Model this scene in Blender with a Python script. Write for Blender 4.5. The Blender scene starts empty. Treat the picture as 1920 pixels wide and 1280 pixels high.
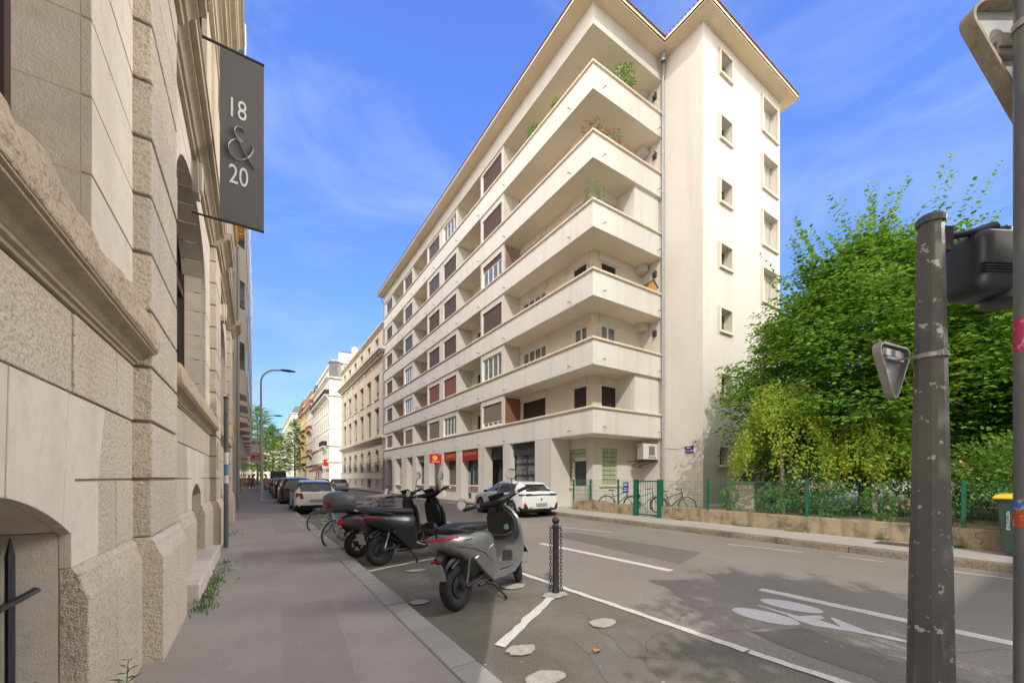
import bpy, bmesh, math, random
import numpy as np
from mathutils import Matrix, Vector, Euler
R = math.radians
random.seed(7)
S = bpy.context.scene
COL = S.collection

# ------------------------------------------------------------------ camera
cam = bpy.data.cameras.new('camera'); camo = bpy.data.objects.new('camera', cam); COL.objects.link(camo)
camo.location = (0, 0, 1.6); camo.rotation_euler = (R(90), 0, -R(32.83))
cam.sensor_width = 36; cam.lens = 13.95; cam.shift_y = 0.1328
cam.clip_start = 0.05; cam.clip_end = 3000
S.camera = camo

# ------------------------------------------------------------------ sky and sun
SUN_AZ = R(213); SUN_EL = R(41)
FILL_BACK = 6.5; FILL_EAST = 135.0; FILL_WEST = 22.0  # radiance of the fill light added in unseen parts of the sky
W = bpy.data.worlds.new('World'); S.world = W; W.use_nodes = True
wn = W.node_tree.nodes; wl = W.node_tree.links; wn.clear()
out = wn.new('ShaderNodeOutputWorld'); bg = wn.new('ShaderNodeBackground')
sky = wn.new('ShaderNodeTexSky'); sky.sky_type = 'NISHITA'; sky.sun_disc = False
sky.sun_elevation = SUN_EL; sky.sun_rotation = SUN_AZ; sky.altitude = 200
sky.air_density = 1.0; sky.dust_density = 0.6; sky.ozone_density = 2.2
tc = wn.new('ShaderNodeTexCoord')
sep = wn.new('ShaderNodeSeparateXYZ'); wl.new(tc.outputs['Generated'], sep.inputs[0])
hsv = wn.new('ShaderNodeHueSaturation'); hsv.inputs['Saturation'].default_value = 1.08; hsv.inputs['Hue'].default_value = 0.506; hsv.inputs['Value'].default_value = 1.47
wl.new(sky.outputs[0], hsv.inputs['Color'])
rp = wn.new('ShaderNodeValToRGB')       # thinner haze towards the horizon than the model gives, deeper blue above
for i, (pos, c_) in enumerate([(0.0, (0.36, 0.45, 0.46)), (0.12, (0.58, 0.74, 0.80)), (0.35, (0.92, 1.08, 1.28)), (0.62, (1.15, 1.35, 2.0)), (1.0, (1.2, 1.4, 2.0))]):
    e = rp.color_ramp.elements[i] if i < 2 else rp.color_ramp.elements.new(pos)
    e.position = pos; e.color = (*c_, 1)
wl.new(sep.outputs['Z'], rp.inputs['Fac'])
mul = wn.new('ShaderNodeMixRGB'); mul.blend_type = 'MULTIPLY'; mul.inputs['Fac'].default_value = 1
wl.new(hsv.outputs[0], mul.inputs['Color1']); wl.new(rp.outputs[0], mul.inputs['Color2'])
mp = wn.new('ShaderNodeMapping'); mp.inputs['Scale'].default_value = (1.3, 1.6, 3.4); mp.inputs['Rotation'].default_value = (0.1, 0.35, 1.4)
mp.inputs['Location'].default_value = (5.3, 2.4, 0.7)
wl.new(tc.outputs['Generated'], mp.inputs['Vector'])
nz = wn.new('ShaderNodeTexNoise'); nz.inputs['Scale'].default_value = 1.9; nz.inputs['Detail'].default_value = 11; nz.inputs['Roughness'].default_value = 0.6; nz.inputs['Distortion'].default_value = 0.5
wl.new(mp.outputs[0], nz.inputs['Vector'])
cr = wn.new('ShaderNodeValToRGB'); cr.color_ramp.elements[0].position = 0.47; cr.color_ramp.elements[1].position = 0.80
cr.color_ramp.elements[0].color = (0, 0, 0, 1); cr.color_ramp.elements[1].color = (0.45, 0.45, 0.45, 1)
wl.new(nz.outputs['Fac'], cr.inputs['Fac'])
mx = wn.new('ShaderNodeMixRGB'); mx.inputs['Color2'].default_value = (5.0, 5.9, 7.0, 1)
wl.new(cr.outputs['Color'], mx.inputs['Fac']); wl.new(mul.outputs[0], mx.inputs['Color1'])
# bright fill added to the unseen sky behind the viewer, lifting the shade
dt = wn.new('ShaderNodeVectorMath'); dt.operation = 'DOT_PRODUCT'; dt.inputs[1].default_value = (-0.51, -0.79, -0.34)
wl.new(tc.outputs['Generated'], dt.inputs[0])
n2 = wn.new('ShaderNodeMath'); n2.operation = 'MULTIPLY_ADD'; n2.inputs[1].default_value = 0.15; wl.new(nz.outputs['Fac'], n2.inputs[0]); wl.new(dt.outputs['Value'], n2.inputs[2])
cb = wn.new('ShaderNodeMapRange'); cb.interpolation_type = 'SMOOTHSTEP'; cb.inputs['From Min'].default_value = -0.36; cb.inputs['From Max'].default_value = -0.12
wl.new(n2.outputs[0], cb.inputs['Value'])
mx2 = wn.new('ShaderNodeMixRGB'); mx2.inputs['Color2'].default_value = (FILL_BACK * 1.0, FILL_BACK * 0.945, FILL_BACK * 0.87, 1)
wl.new(cb.outputs[0], mx2.inputs['Fac']); wl.new(mx.outputs[0], mx2.inputs['Color1'])
# strongest added fill, east-south-east and out of view, for the shaded left wall
ey = wn.new('ShaderNodeMapRange'); ey.interpolation_type = 'SMOOTHSTEP'; ey.inputs['From Min'].default_value = -0.06; ey.inputs['From Max'].default_value = -0.22; wl.new(sep.outputs['Y'], ey.inputs['Value'])
ex = wn.new('ShaderNodeMapRange'); ex.interpolation_type = 'SMOOTHSTEP'; ex.inputs['From Min'].default_value = 0.60; ex.inputs['From Max'].default_value = 0.88; wl.new(sep.outputs['X'], ex.inputs['Value'])
em = wn.new('ShaderNodeMath'); em.operation = 'MULTIPLY'; wl.new(ex.outputs[0], em.inputs[0]); wl.new(ey.outputs[0], em.inputs[1])
wx = wn.new('ShaderNodeMapRange'); wx.interpolation_type = 'SMOOTHSTEP'; wx.inputs['From Min'].default_value = -0.45; wx.inputs['From Max'].default_value = -0.7; wl.new(sep.outputs['X'], wx.inputs['Value'])  # further fill added in the western sky, out of view, for the street fronts
mx4 = wn.new('ShaderNodeMixRGB'); mx4.inputs['Color2'].default_value = (FILL_WEST, FILL_WEST * 0.95, FILL_WEST * 0.88, 1)
wl.new(wx.outputs[0], mx4.inputs['Fac']); wl.new(mx2.outputs[0], mx4.inputs['Color1'])
mx3 = wn.new('ShaderNodeMixRGB'); mx3.inputs['Color2'].default_value = (FILL_EAST, FILL_EAST * 0.95, FILL_EAST * 0.87, 1)
wl.new(em.outputs[0], mx3.inputs['Fac']); wl.new(mx4.outputs[0], mx3.inputs['Color1'])
wl.new(mx3.outputs[0], bg.inputs['Color']); bg.inputs['Strength'].default_value = 0.15
wl.new(bg.outputs[0], out.inputs['Surface'])

sl = bpy.data.lights.new('sun', 'SUN'); sl.energy = 3.05; sl.angle = R(0.53); sl.color = (1.0, 0.95, 0.87)
so = bpy.data.objects.new('sun', sl); COL.objects.link(so)
tosun = Vector((math.sin(SUN_AZ) * math.cos(SUN_EL), math.cos(SUN_AZ) * math.cos(SUN_EL), math.sin(SUN_EL)))
so.rotation_euler = (-tosun).to_track_quat('-Z', 'Y').to_euler(); so.location = (-20, -40, 60)

S.view_settings.view_transform = 'Standard'; S.view_settings.look = 'None'
S.view_settings.exposure = -0.1; S.view_settings.gamma = 1; S.view_settings.use_curve_mapping = False
S.cycles.max_bounces = 10; S.cycles.diffuse_bounces = 7; S.cycles.transparent_max_bounces = 8

# ------------------------------------------------------------------ materials
MATS = {}
def mat(name, col, rough=0.8, metal=0.0, n1=None, n2=None, bump=None, spec=0.5, coat=0.0, coords='Object', streak=None, emis=None, island=None):
    """n1,n2: (scale, strength, darker/other colour) noise mixes; bump: list of (scale, strength, distance)"""
    if name in MATS: return MATS[name]
    m = bpy.data.materials.new(name); m.use_nodes = True; N = m.node_tree.nodes; L = m.node_tree.links
    p = N['Principled BSDF']; p.inputs['Roughness'].default_value = rough; p.inputs['Metallic'].default_value = metal
    p.inputs['Specular IOR Level'].default_value = spec
    if coat: p.inputs['Coat Weight'].default_value = coat; p.inputs['Coat Roughness'].default_value = 0.06
    p.inputs['Base Color'].default_value = (*col, 1)
    t = N.new('ShaderNodeTexCoord'); src = t.outputs[coords]
    cur = None
    for i, n in enumerate((n1, n2)):
        if not n: continue
        sc, st, c2 = n[:3]
        x = N.new('ShaderNodeTexNoise'); x.inputs['Scale'].default_value = sc; x.inputs['Detail'].default_value = 6; x.inputs['Roughness'].default_value = 0.62
        L.new(src, x.inputs['Vector'])
        r = N.new('ShaderNodeValToRGB'); lo, hi = (n[3], n[4]) if len(n) > 4 else (0.38, 0.68)
        r.color_ramp.elements[0].position = lo; r.color_ramp.elements[1].position = hi
        r.color_ramp.elements[0].color = (0, 0, 0, 1); r.color_ramp.elements[1].color = (st, st, st, 1)
        L.new(x.outputs['Fac'], r.inputs['Fac'])
        k = N.new('ShaderNodeMixRGB'); k.inputs['Color2'].default_value = (*c2, 1)
        if cur: L.new(cur, k.inputs['Color1'])
        else: k.inputs['Color1'].default_value = (*col, 1)
        L.new(r.outputs['Color'], k.inputs['Fac']); cur = k.outputs[0]
    if streak:   # dirt runs: noise stretched along z
        sc, st, c2 = streak
        g = N.new('ShaderNodeMapping'); g.inputs['Scale'].default_value = (sc, sc, sc * 0.07); L.new(src, g.inputs['Vector'])
        x = N.new('ShaderNodeTexNoise'); x.inputs['Scale'].default_value = 1; x.inputs['Detail'].default_value = 5; L.new(g.outputs[0], x.inputs['Vector'])
        r = N.new('ShaderNodeValToRGB'); r.color_ramp.elements[0].position = 0.5; r.color_ramp.elements[1].position = 0.78
        r.color_ramp.elements[0].color = (0, 0, 0, 1); r.color_ramp.elements[1].color = (st, st, st, 1)
        L.new(x.outputs['Fac'], r.inputs['Fac'])
        k = N.new('ShaderNodeMixRGB'); k.inputs['Color2'].default_value = (*c2, 1)
        if cur: L.new(cur, k.inputs['Color1'])
        else: k.inputs['Color1'].default_value = (*col, 1)
        L.new(r.outputs['Color'], k.inputs['Fac']); cur = k.outputs[0]
    if island:
        g = N.new('ShaderNodeNewGeometry'); r = N.new('ShaderNodeValToRGB'); r.color_ramp.elements[0].color = (*island[0], 1); r.color_ramp.elements[1].color = (*island[1], 1)
        e = r.color_ramp.elements.new(0.5); e.color = (*island[2], 1); L.new(g.outputs['Random Per Island'], r.inputs['Fac'])
        k = N.new('ShaderNodeMixRGB'); k.blend_type = 'MULTIPLY'; k.inputs['Fac'].default_value = 1
        if cur: L.new(cur, k.inputs['Color1'])
        else: k.inputs['Color1'].default_value = (*col, 1)
        L.new(r.outputs['Color'], k.inputs['Color2']); cur = k.outputs[0]
    if cur: L.new(cur, p.inputs['Base Color'])
    last = None
    for (sc, st, di) in (bump or []):
        x = N.new('ShaderNodeTexNoise'); x.inputs['Scale'].default_value = sc; x.inputs['Detail'].default_value = 5; x.inputs['Roughness'].default_value = 0.6
        L.new(src, x.inputs['Vector'])
        b = N.new('ShaderNodeBump'); b.inputs['Strength'].default_value = st; b.inputs['Distance'].default_value = di
        L.new(x.outputs['Fac'], b.inputs['Height'])
        if last: L.new(last, b.inputs['Normal'])
        last = b.outputs[0]
    if last: L.new(last, p.inputs['Normal'])
    if emis: p.inputs['Emission Color'].default_value = (*emis, 1); p.inputs['Emission Strength'].default_value = 1
    MATS[name] = m; return m

def leafmat(name, c1, c2, trans=0.35, c3=None):
    m = bpy.data.materials.new(name); m.use_nodes = True; N = m.node_tree.nodes; L = m.node_tree.links
    p = N['Principled BSDF']; p.inputs['Roughness'].default_value = 0.55; p.inputs['Specular IOR Level'].default_value = 0.35
    g = N.new('ShaderNodeNewGeometry'); r = N.new('ShaderNodeValToRGB')
    r.color_ramp.elements[0].color = (*c1, 1); r.color_ramp.elements[1].color = (*c2, 1)
    if c3:
        r.color_ramp.elements[1].position = 0.93; e = r.color_ramp.elements.new(0.97); e.color = (*c3, 1)
    L.new(g.outputs['Random Per Island'], r.inputs['Fac']); L.new(r.outputs[0], p.inputs['Base Color'])
    t = N.new('ShaderNodeBsdfTranslucent'); mxs = N.new('ShaderNodeMixShader'); mxs.inputs[0].default_value = trans
    h = N.new('ShaderNodeHueSaturation'); h.inputs['Value'].default_value = 1.5; h.inputs['Hue'].default_value = 0.49
    L.new(r.outputs[0], h.inputs['Color']); L.new(h.outputs[0], t.inputs['Color'])
    L.new(p.outputs[0], mxs.inputs[1]); L.new(t.outputs[0], mxs.inputs[2]); L.new(mxs.outputs[0], N['Material Output'].inputs['Surface'])
    MATS[name] = m; return m

M_plaster = mat('facade_plaster', (0.64, 0.608, 0.562), 0.9, n1=(0.35, 0.6, (0.585, 0.548, 0.498)), n2=(3.0, 0.3, (0.55, 0.51, 0.455)), streak=(1.6, 0.5, (0.49, 0.44, 0.375)), bump=[(60, 0.15, 0.004), (6, 0.15, 0.01)])
M_band = mat('parapet_paint', (0.70, 0.68, 0.64), 0.85, n1=(0.5, 0.5, (0.645, 0.617, 0.57)), n2=(5, 0.25, (0.60, 0.565, 0.51)), streak=(2.2, 0.6, (0.53, 0.485, 0.42)), bump=[(40, 0.1, 0.004), (6, 0.12, 0.01)])
M_cap = mat('coping_cream', (0.72, 0.625, 0.50), 0.8, n1=(2.5, 0.4, (0.62, 0.52, 0.40)), streak=(3, 0.4, (0.48, 0.40, 0.31)))
M_soffit_bounce = mat('soffit_bounce_tint', (0.80, 0.72, 0.59), 0.9, n1=(0.8, 0.4, (0.72, 0.63, 0.50)))  # bounced light put into the colour: lighter and warmer than the parapets
M_recess_bounce = mat('loggia_plaster_bounce', (0.72, 0.65, 0.55), 0.9, n1=(0.6, 0.5, (0.65, 0.58, 0.48)), streak=(2, 0.3, (0.55, 0.48, 0.39)))  # plaster warmed in colour to stand for bounced light in the recesses
M_soff = mat('eave_cream', (0.792, 0.660, 0.480), 0.85, n1=(1.2, 0.35, (0.648, 0.516, 0.360)))
M_tile = mat('roof_tile', (0.20, 0.10, 0.075), 0.8, n1=(6, 0.6, (0.2, 0.09, 0.07)), bump=[(14, 0.6, 0.03)])
M_frame = mat('white_frame', (0.803, 0.793, 0.762), 0.5)
M_cframe = mat('cream_frame', (0.60, 0.53, 0.43), 0.6)
M_glass = mat('dark_glass', (0.035, 0.042, 0.045), 0.06, n1=(1.6, 0.6, (0.10, 0.11, 0.11)), spec=0.8)
M_glass2 = mat('curtained_glass', (0.20, 0.21, 0.21), 0.12, n1=(3.5, 0.8, (0.06, 0.065, 0.07)), spec=0.8)
M_sh_b = mat('shutter_brown', (0.125, 0.082, 0.072), 0.6)
M_sh_g = mat('shutter_grey', (0.135, 0.125, 0.13), 0.6)
M_sh_r = mat('shutter_red', (0.26, 0.10, 0.06), 0.6)
M_sh_t = mat('shutter_taupe', (0.23, 0.18, 0.14), 0.6)
M_sh_d = mat('shutter_dark', (0.045, 0.032, 0.03), 0.6)
M_metal = mat('zinc_grey', (0.36, 0.38, 0.39), 0.5, 0.3, n1=(8, 0.4, (0.26, 0.27, 0.28)))
M_dkmetal = mat('dark_iron', (0.03, 0.03, 0.034), 0.55, 0.2, n1=(20, 0.5, (0.06, 0.05, 0.045)), bump=[(60, 0.2, 0.003)])
M_anth = mat('anthracite', (0.045, 0.046, 0.05), 0.5)
M_green = mat('fence_green', (0.010, 0.125, 0.075), 0.45)
M_stone_r = mat('stone_hammered', (0.75, 0.68, 0.585), 0.92, n1=(1.3, 0.7, (0.66, 0.605, 0.53)), n2=(40, 0.6, (0.42, 0.355, 0.28), 0.50, 0.63), streak=(3.0, 0.45, (0.55, 0.44, 0.30)), bump=[(40, 0.9, 0.035), (110, 0.6, 0.008)], island=((0.82, 0.82, 0.82), (1.0, 0.98, 0.94), (0.96, 0.92, 0.86)))
M_stone_s = mat('stone_smooth', (0.76, 0.70, 0.61), 0.88, n1=(1.6, 0.8, (0.66, 0.615, 0.555)), n2=(7, 0.5, (0.57, 0.47, 0.35), 0.5, 0.72), streak=(2.5, 0.4, (0.52, 0.44, 0.34)), bump=[(25, 0.4, 0.008), (120, 0.6, 0.004)], island=((0.84, 0.83, 0.84), (1.0, 0.98, 0.95), (0.95, 0.92, 0.88)))
M_stone_y = mat('stone_ochre', (0.33, 0.26, 0.165), 0.92, n1=(5, 0.7, (0.27, 0.21, 0.15)), n2=(30, 0.5, (0.14, 0.11, 0.075), 0.48, 0.62), bump=[(22, 0.9, 0.03), (80, 0.6, 0.008)])
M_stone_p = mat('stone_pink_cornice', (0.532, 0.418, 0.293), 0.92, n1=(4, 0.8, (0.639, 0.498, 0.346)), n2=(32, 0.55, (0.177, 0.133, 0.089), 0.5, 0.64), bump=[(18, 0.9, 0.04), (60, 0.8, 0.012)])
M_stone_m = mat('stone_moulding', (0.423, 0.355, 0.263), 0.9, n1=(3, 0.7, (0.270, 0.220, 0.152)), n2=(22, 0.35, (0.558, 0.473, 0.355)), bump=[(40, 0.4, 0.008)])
M_joint = mat('stone_joint', (0.24, 0.20, 0.16), 0.95)
# ------------------------------------------------------------------ helpers
class MB:
    def __init__(s): s.v = []; s.f = []; s.mi = []; s.M = Matrix.Identity(4)
    def add(s, vs, fs, mi=0):
        b = len(s.v); s.v += [tuple(s.M @ Vector(p)) for p in vs]; s.f += [tuple(i + b for i in f) for f in fs]; s.mi += [mi] * len(fs)
    def box(s, x0, x1, y0, y1, z0, z1, mi=0):
        x0, x1 = min(x0, x1), max(x0, x1); y0, y1 = min(y0, y1), max(y0, y1); z0, z1 = min(z0, z1), max(z0, z1)
        s.add([(x0,y0,z0),(x1,y0,z0),(x1,y1,z0),(x0,y1,z0),(x0,y0,z1),(x1,y0,z1),(x1,y1,z1),(x0,y1,z1)],
              [(0,3,2,1),(4,5,6,7),(0,1,5,4),(1,2,6,5),(2,3,7,6),(3,0,4,7)], mi)
    def cbox(s, c, size, rz=0, rx=0, ry=0, mi=0):
        o = s.M; s.M = o @ Matrix.Translation(c) @ Euler((rx, ry, rz)).to_matrix().to_4x4()
        s.box(-size[0]/2, size[0]/2, -size[1]/2, size[1]/2, -size[2]/2, size[2]/2, mi); s.M = o
    def wbox(s, P, a0, a1, b0, b1, z0, z1, mi=0):
        p = P(a0, b0, z0); q = P(a1, b1, z1); s.box(p[0], q[0], p[1], q[1], p[2], q[2], mi)
    def tube(s, pts, r, n=8, cap=True, mi=0, flat=None):
        pts = [Vector(p) for p in pts]; k = len(pts); rs = r if isinstance(r, (list, tuple)) else [r] * k
        T = []
        for i in range(k):
            a = pts[max(i-1, 0)]; b = pts[min(i+1, k-1)]; t = (b - a); T.append(t.normalized() if t.length > 1e-9 else Vector((0,0,1)))
        up = Vector((0,0,1)) if abs(T[0].z) < 0.9 else Vector((1,0,0))
        u = T[0].cross(up).normalized(); vs = []
        for i in range(k):
            u = (u - T[i] * u.dot(T[i])).normalized(); w = T[i].cross(u)
            for j in range(n):
                a = 2 * math.pi * j / n; vs.append(tuple(pts[i] + (u * math.cos(a) + w * math.sin(a) * (flat or 1)) * rs[i]))
        fs = [(i*n+j, i*n+(j+1)%n, (i+1)*n+(j+1)%n, (i+1)*n+j) for i in range(k-1) for j in range(n)]
        if cap: fs += [tuple(range(n))[::-1], tuple((k-1)*n + j for j in range(n))]
        s.add(vs, fs, mi)
    def lathe(s, prof, n=16, c=(0,0,0), axis='z', mi=0, a0=0, a1=2*math.pi):
        """prof: list of (r, h) along axis"""
        full = abs(a1 - a0 - 2*math.pi) < 1e-6; m = n if full else n + 1; vs = []
        for (r, h) in prof:
            for j in range(m):
                a = a0 + (a1 - a0) * j / n; x, y = r*math.cos(a), r*math.sin(a)
                p = (x, y, h) if axis == 'z' else ((h, x, y) if axis == 'x' else (x, h, y)); vs.append((p[0]+c[0], p[1]+c[1], p[2]+c[2]))
        fs = []
        for i in range(len(prof)-1):
            for j in range(n):
                j2 = (j+1) % m if full else j+1
                fs.append((i*m+j, i*m+j2, (i+1)*m+j2, (i+1)*m+j))
        s.add(vs, fs, mi)
    def torus(s, c, R0, r, axis='y', n=28, k=8, mi=0):
        prof = [(R0 + r*math.cos(2*math.pi*i/k), r*math.sin(2*math.pi*i/k)) for i in range(k+1)]; s.lathe(prof, n, c, axis, mi)
    def loft(s, rings, closed=True, cap=True, mi=0):
        n = len(rings[0]); vs = [p for r in rings for p in r]; fs = []
        for i in range(len(rings)-1):
            for j in range(n if closed else n-1): fs.append((i*n+j, i*n+(j+1)%n, (i+1)*n+(j+1)%n, (i+1)*n+j))
        if cap and closed: fs += [tuple(range(n))[::-1], tuple((len(rings)-1)*n+j for j in range(n))]
        s.add(vs, fs, mi)
    def prism(s, poly, a0, a1, axis='y', mi=0):
        """poly in the plane across axis; axis y: (x,z); axis x: (y,z); axis z: (x,y)"""
        f = {'y': lambda p, a: (p[0], a, p[1]), 'x': lambda p, a: (a, p[0], p[1]), 'z': lambda p, a: (p[0], p[1], a)}[axis]
        n = len(poly); s.add([f(p, a0) for p in poly] + [f(p, a1) for p in poly],
            [tuple(range(n))[::-1], tuple(range(n, 2*n))] + [(i, (i+1)%n, n+(i+1)%n, n+i) for i in range(n)], mi)
    def build(s, name, mats, parent=None, smooth=None, bevel=None, world=False, sub=0, seg=2):
        vs = s.v
        if world and parent is not None:
            iv = wmat(parent).inverted(); vs = [tuple(iv @ Vector(p)) for p in vs]
        me = bpy.data.meshes.new(name); me.from_pydata(vs, [], s.f)
        for m in (mats if isinstance(mats, (list, tuple)) else [mats]): me.materials.append(m)
        if isinstance(mats, (list, tuple)) and len(mats) > 1: me.polygons.foreach_set('material_index', s.mi)
        bm = bmesh.new(); bm.from_mesh(me); bmesh.ops.recalc_face_normals(bm, faces=bm.faces); bm.to_mesh(me); bm.free()
        if smooth:
            me.polygons.foreach_set('use_smooth', [True] * len(me.polygons))
            if smooth < 180: me.set_sharp_from_angle(angle=R(smooth))
        o = bpy.data.objects.new(name, me); COL.objects.link(o)
        if parent: o.parent = parent
        if bevel:
            b = o.modifiers.new('bevel', 'BEVEL'); b.width = bevel; b.segments = seg; b.limit_method = 'ANGLE'; b.angle_limit = R(40)
        if sub:
            b = o.modifiers.new('subsurf', 'SUBSURF'); b.levels = sub; b.render_levels = sub
        return o
def wmat(o):
    m = Matrix.LocRotScale(o.location, o.rotation_euler, o.scale)
    return wmat(o.parent) @ m if o.parent else m
def tag(o, label=None, cat=None, group=None, kind=None):
    if label: o['label'] = label
    if cat: o['category'] = cat
    if group: o['group'] = group
    if kind: o['kind'] = kind
    return o
def thing(name, label, cat, loc=(0,0,0), rz=0, group=None, scale=1):
    o = bpy.data.objects.new(name, None); COL.objects.link(o); o.location = loc; o.rotation_euler = (0,0,rz); o.scale = (scale,)*3
    o.empty_display_size = 0.2
    return tag(o, label, cat, group)
def struct(o): return tag(o, kind='structure')
def copy_tree(o, parent=None):
    c = o.copy(); COL.objects.link(c)
    if parent: c.parent = parent
    for ch in list(o.children): copy_tree(ch, c)
    return c
def PX(X): return lambda a, b, z: (X + b, a, z)      # wall facing -X (street side right); a along Y, b inward
def PXm(X): return lambda a, b, z: (X - b, a, z)     # wall facing +X
def PY(Y): return lambda a, b, z: (a, Y + b, z)      # wall facing -Y
def wallplane(mb, P, a0, a1, z0, z1, ops, depth=0.2, mi=0, rmi=None, arcn=8):
    """front plane with openings (oa0,oa1,oz0,oz1[,rise]) and their reveals"""
    rmi = mi if rmi is None else rmi
    A = sorted({a0, a1, *[o[0] for o in ops], *[o[1] for o in ops]}); Z = sorted({z0, z1, *[o[2] for o in ops], *[o[3] for o in ops]})
    A = [a for a in A if a0 <= a <= a1]; Z = [z for z in Z if z0 <= z <= z1]
    for i in range(len(A)-1):
        for j in range(len(Z)-1):
            ca, cz = (A[i]+A[i+1])/2, (Z[j]+Z[j+1])/2
            if any(o[0] < ca < o[1] and o[2] < cz < o[3] for o in ops): continue
            mb.add([P(A[i],0,Z[j]), P(A[i+1],0,Z[j]), P(A[i+1],0,Z[j+1]), P(A[i],0,Z[j+1])], [(0,1,2,3)], mi)
    for o in ops:
        rise = o[4] if len(o) > 4 else 0; sgm = len(o) > 5; c0, c1, d0, d1 = o[:4]; sp = d1 - rise
        pts = [(c0, d0), (c1, d0), (c1, sp)]
        if rise:
            for k in range(1, arcn):
                t = math.pi * k / arcn; u = math.cos(t); pts.append(((c0+c1)/2 + (c1-c0)/2*u, sp + rise*((1-u*u) if sgm else math.sin(t))))
        pts.append((c0, sp))
        n = len(pts)
        for k in range(n):
            p, q = pts[k], pts[(k+1) % n]
            mb.add([P(p[0],0,p[1]), P(q[0],0,q[1]), P(q[0],depth,q[1]), P(p[0],depth,p[1])], [(0,1,2,3)], rmi)
        if rise:
            arc = pts[2:]
            for k in range(len(arc)-1):
                p, q = arc[k], arc[k+1]
                mb.add([P(p[0],0,p[1]), P(p[0],0,d1), P(q[0],0,d1), P(q[0],0,q[1])], [(0,1,2,3)], mi)
def textobj(name, body, size, M, mt, parent, depth=0.004, align='CENTER', sx=1.0):
    c = bpy.data.curves.new(name, 'FONT'); c.body = body; c.size = size; c.extrude = depth; c.align_x = align; c.align_y = 'CENTER'; c.resolution_u = 4
    t = bpy.data.objects.new(name, c); COL.objects.link(t)
    dg = bpy.context.evaluated_depsgraph_get(); me = bpy.data.meshes.new_from_object(t.evaluated_get(dg)); bpy.data.objects.remove(t)
    me.transform(Matrix.Diagonal((sx, 1, 1, 1))); me.transform(M)
    iv = wmat(parent).inverted() if parent else Matrix.Identity(4); me.transform(iv)
    me.materials.clear(); me.materials.append(mt)
    o = bpy.data.objects.new(name, me); COL.objects.link(o); o.parent = parent; return o
def MT_X(x, y, z):   # text on a wall facing -X: reads towards -Y
    return Matrix(((0,0,-1,x),(-1,0,0,y),(0,1,0,z),(0,0,0,1)))
def MT_Y(x, y, z):   # text on a plane facing -Y: reads towards +X
    return Matrix(((1,0,0,x),(0,0,-1,y),(0,1,0,z),(0,0,0,1)))
# ------------------------------------------------------------------ ground, road, pavements
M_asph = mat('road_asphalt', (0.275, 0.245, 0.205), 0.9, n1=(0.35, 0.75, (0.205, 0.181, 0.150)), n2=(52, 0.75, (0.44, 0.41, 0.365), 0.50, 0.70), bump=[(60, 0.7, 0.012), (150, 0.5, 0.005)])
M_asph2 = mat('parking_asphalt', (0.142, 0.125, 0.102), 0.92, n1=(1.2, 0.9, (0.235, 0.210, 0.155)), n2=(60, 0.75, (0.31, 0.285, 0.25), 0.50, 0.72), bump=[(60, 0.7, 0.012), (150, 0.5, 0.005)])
M_pave = mat('pavement_asphalt', (0.385, 0.342, 0.295), 0.93, n1=(0.9, 0.85, (0.285, 0.250, 0.216)), n2=(85, 0.6, (0.56, 0.51, 0.475), 0.5, 0.74), bump=[(110, 0.5, 0.004)])
M_pave2 = mat('pavement_light', (0.468, 0.423, 0.370), 0.93, n1=(0.9, 0.5, (0.390, 0.351, 0.305)), n2=(160, 0.4, (0.286, 0.260, 0.234), 0.5, 0.75), bump=[(200, 0.3, 0.002)])
M_kerb = mat('kerb_granite', (0.405, 0.378, 0.338), 0.9, n1=(3, 0.6, (0.297, 0.270, 0.236)), n2=(110, 0.7, (0.189, 0.176, 0.149), 0.5, 0.7), bump=[(60, 0.5, 0.006)])
M_kerb2 = mat('kerb_worn', (0.34, 0.29, 0.22), 0.92, n1=(2.2, 0.85, (0.15, 0.125, 0.09)), n2=(30, 0.7, (0.10, 0.085, 0.065), 0.5, 0.64), bump=[(22, 0.9, 0.03)])
M_paint = mat('road_paint', (0.750, 0.712, 0.625), 0.85, n1=(5, 0.35, (0.562, 0.525, 0.463)), n2=(60, 0.75, (0.275, 0.250, 0.225), 0.54, 0.66))
M_resin = mat('resin_patch', (0.520, 0.488, 0.403), 0.9, n1=(14, 0.8, (0.325, 0.312, 0.260)), n2=(60, 0.6, (0.208, 0.195, 0.156), 0.5, 0.7), bump=[(40, 0.6, 0.01)])
M_soil = mat('garden_soil', (0.360, 0.270, 0.168), 0.95, n1=(2, 0.7, (0.204, 0.156, 0.102)), bump=[(20, 0.6, 0.03)])
M_iron_c = mat('cast_iron_cover', (0.10, 0.088, 0.078), 0.7, 0.2, n1=(30, 0.5, (0.16, 0.14, 0.12)), bump=[(60, 0.5, 0.004)])
m = MB(); m.box(-300, 400, -200, 700, -0.5, -0.02); struct(m.build('ground', M_asph))
m = MB(); m.add([(3.86,-12,0),(10.62,-12,0),(10.62,320,0),(3.86,320,0)], [(0,1,2,3)]); struct(m.build('road', M_asph))
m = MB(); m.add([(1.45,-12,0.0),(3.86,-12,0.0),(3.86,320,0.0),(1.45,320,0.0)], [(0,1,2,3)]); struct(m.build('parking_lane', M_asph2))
m = MB(); m.box(-2.0, 1.24, -4, 320, -0.3, 0.13); struct(m.build('pavement_left', M_pave))
m = MB(); m.box(10.86, 17.2, 9.1, 60, -0.3, 0.13); m.box(10.86, 12.6, -14, 9.1, -0.3, 0.13); m.box(10.86,17.2,60,73,-0.3,0.13); m.box(10.86,30,87,320,-0.3,0.13)
struct(m.build('pavement_right', M_pave2))
random.seed(3)
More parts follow.
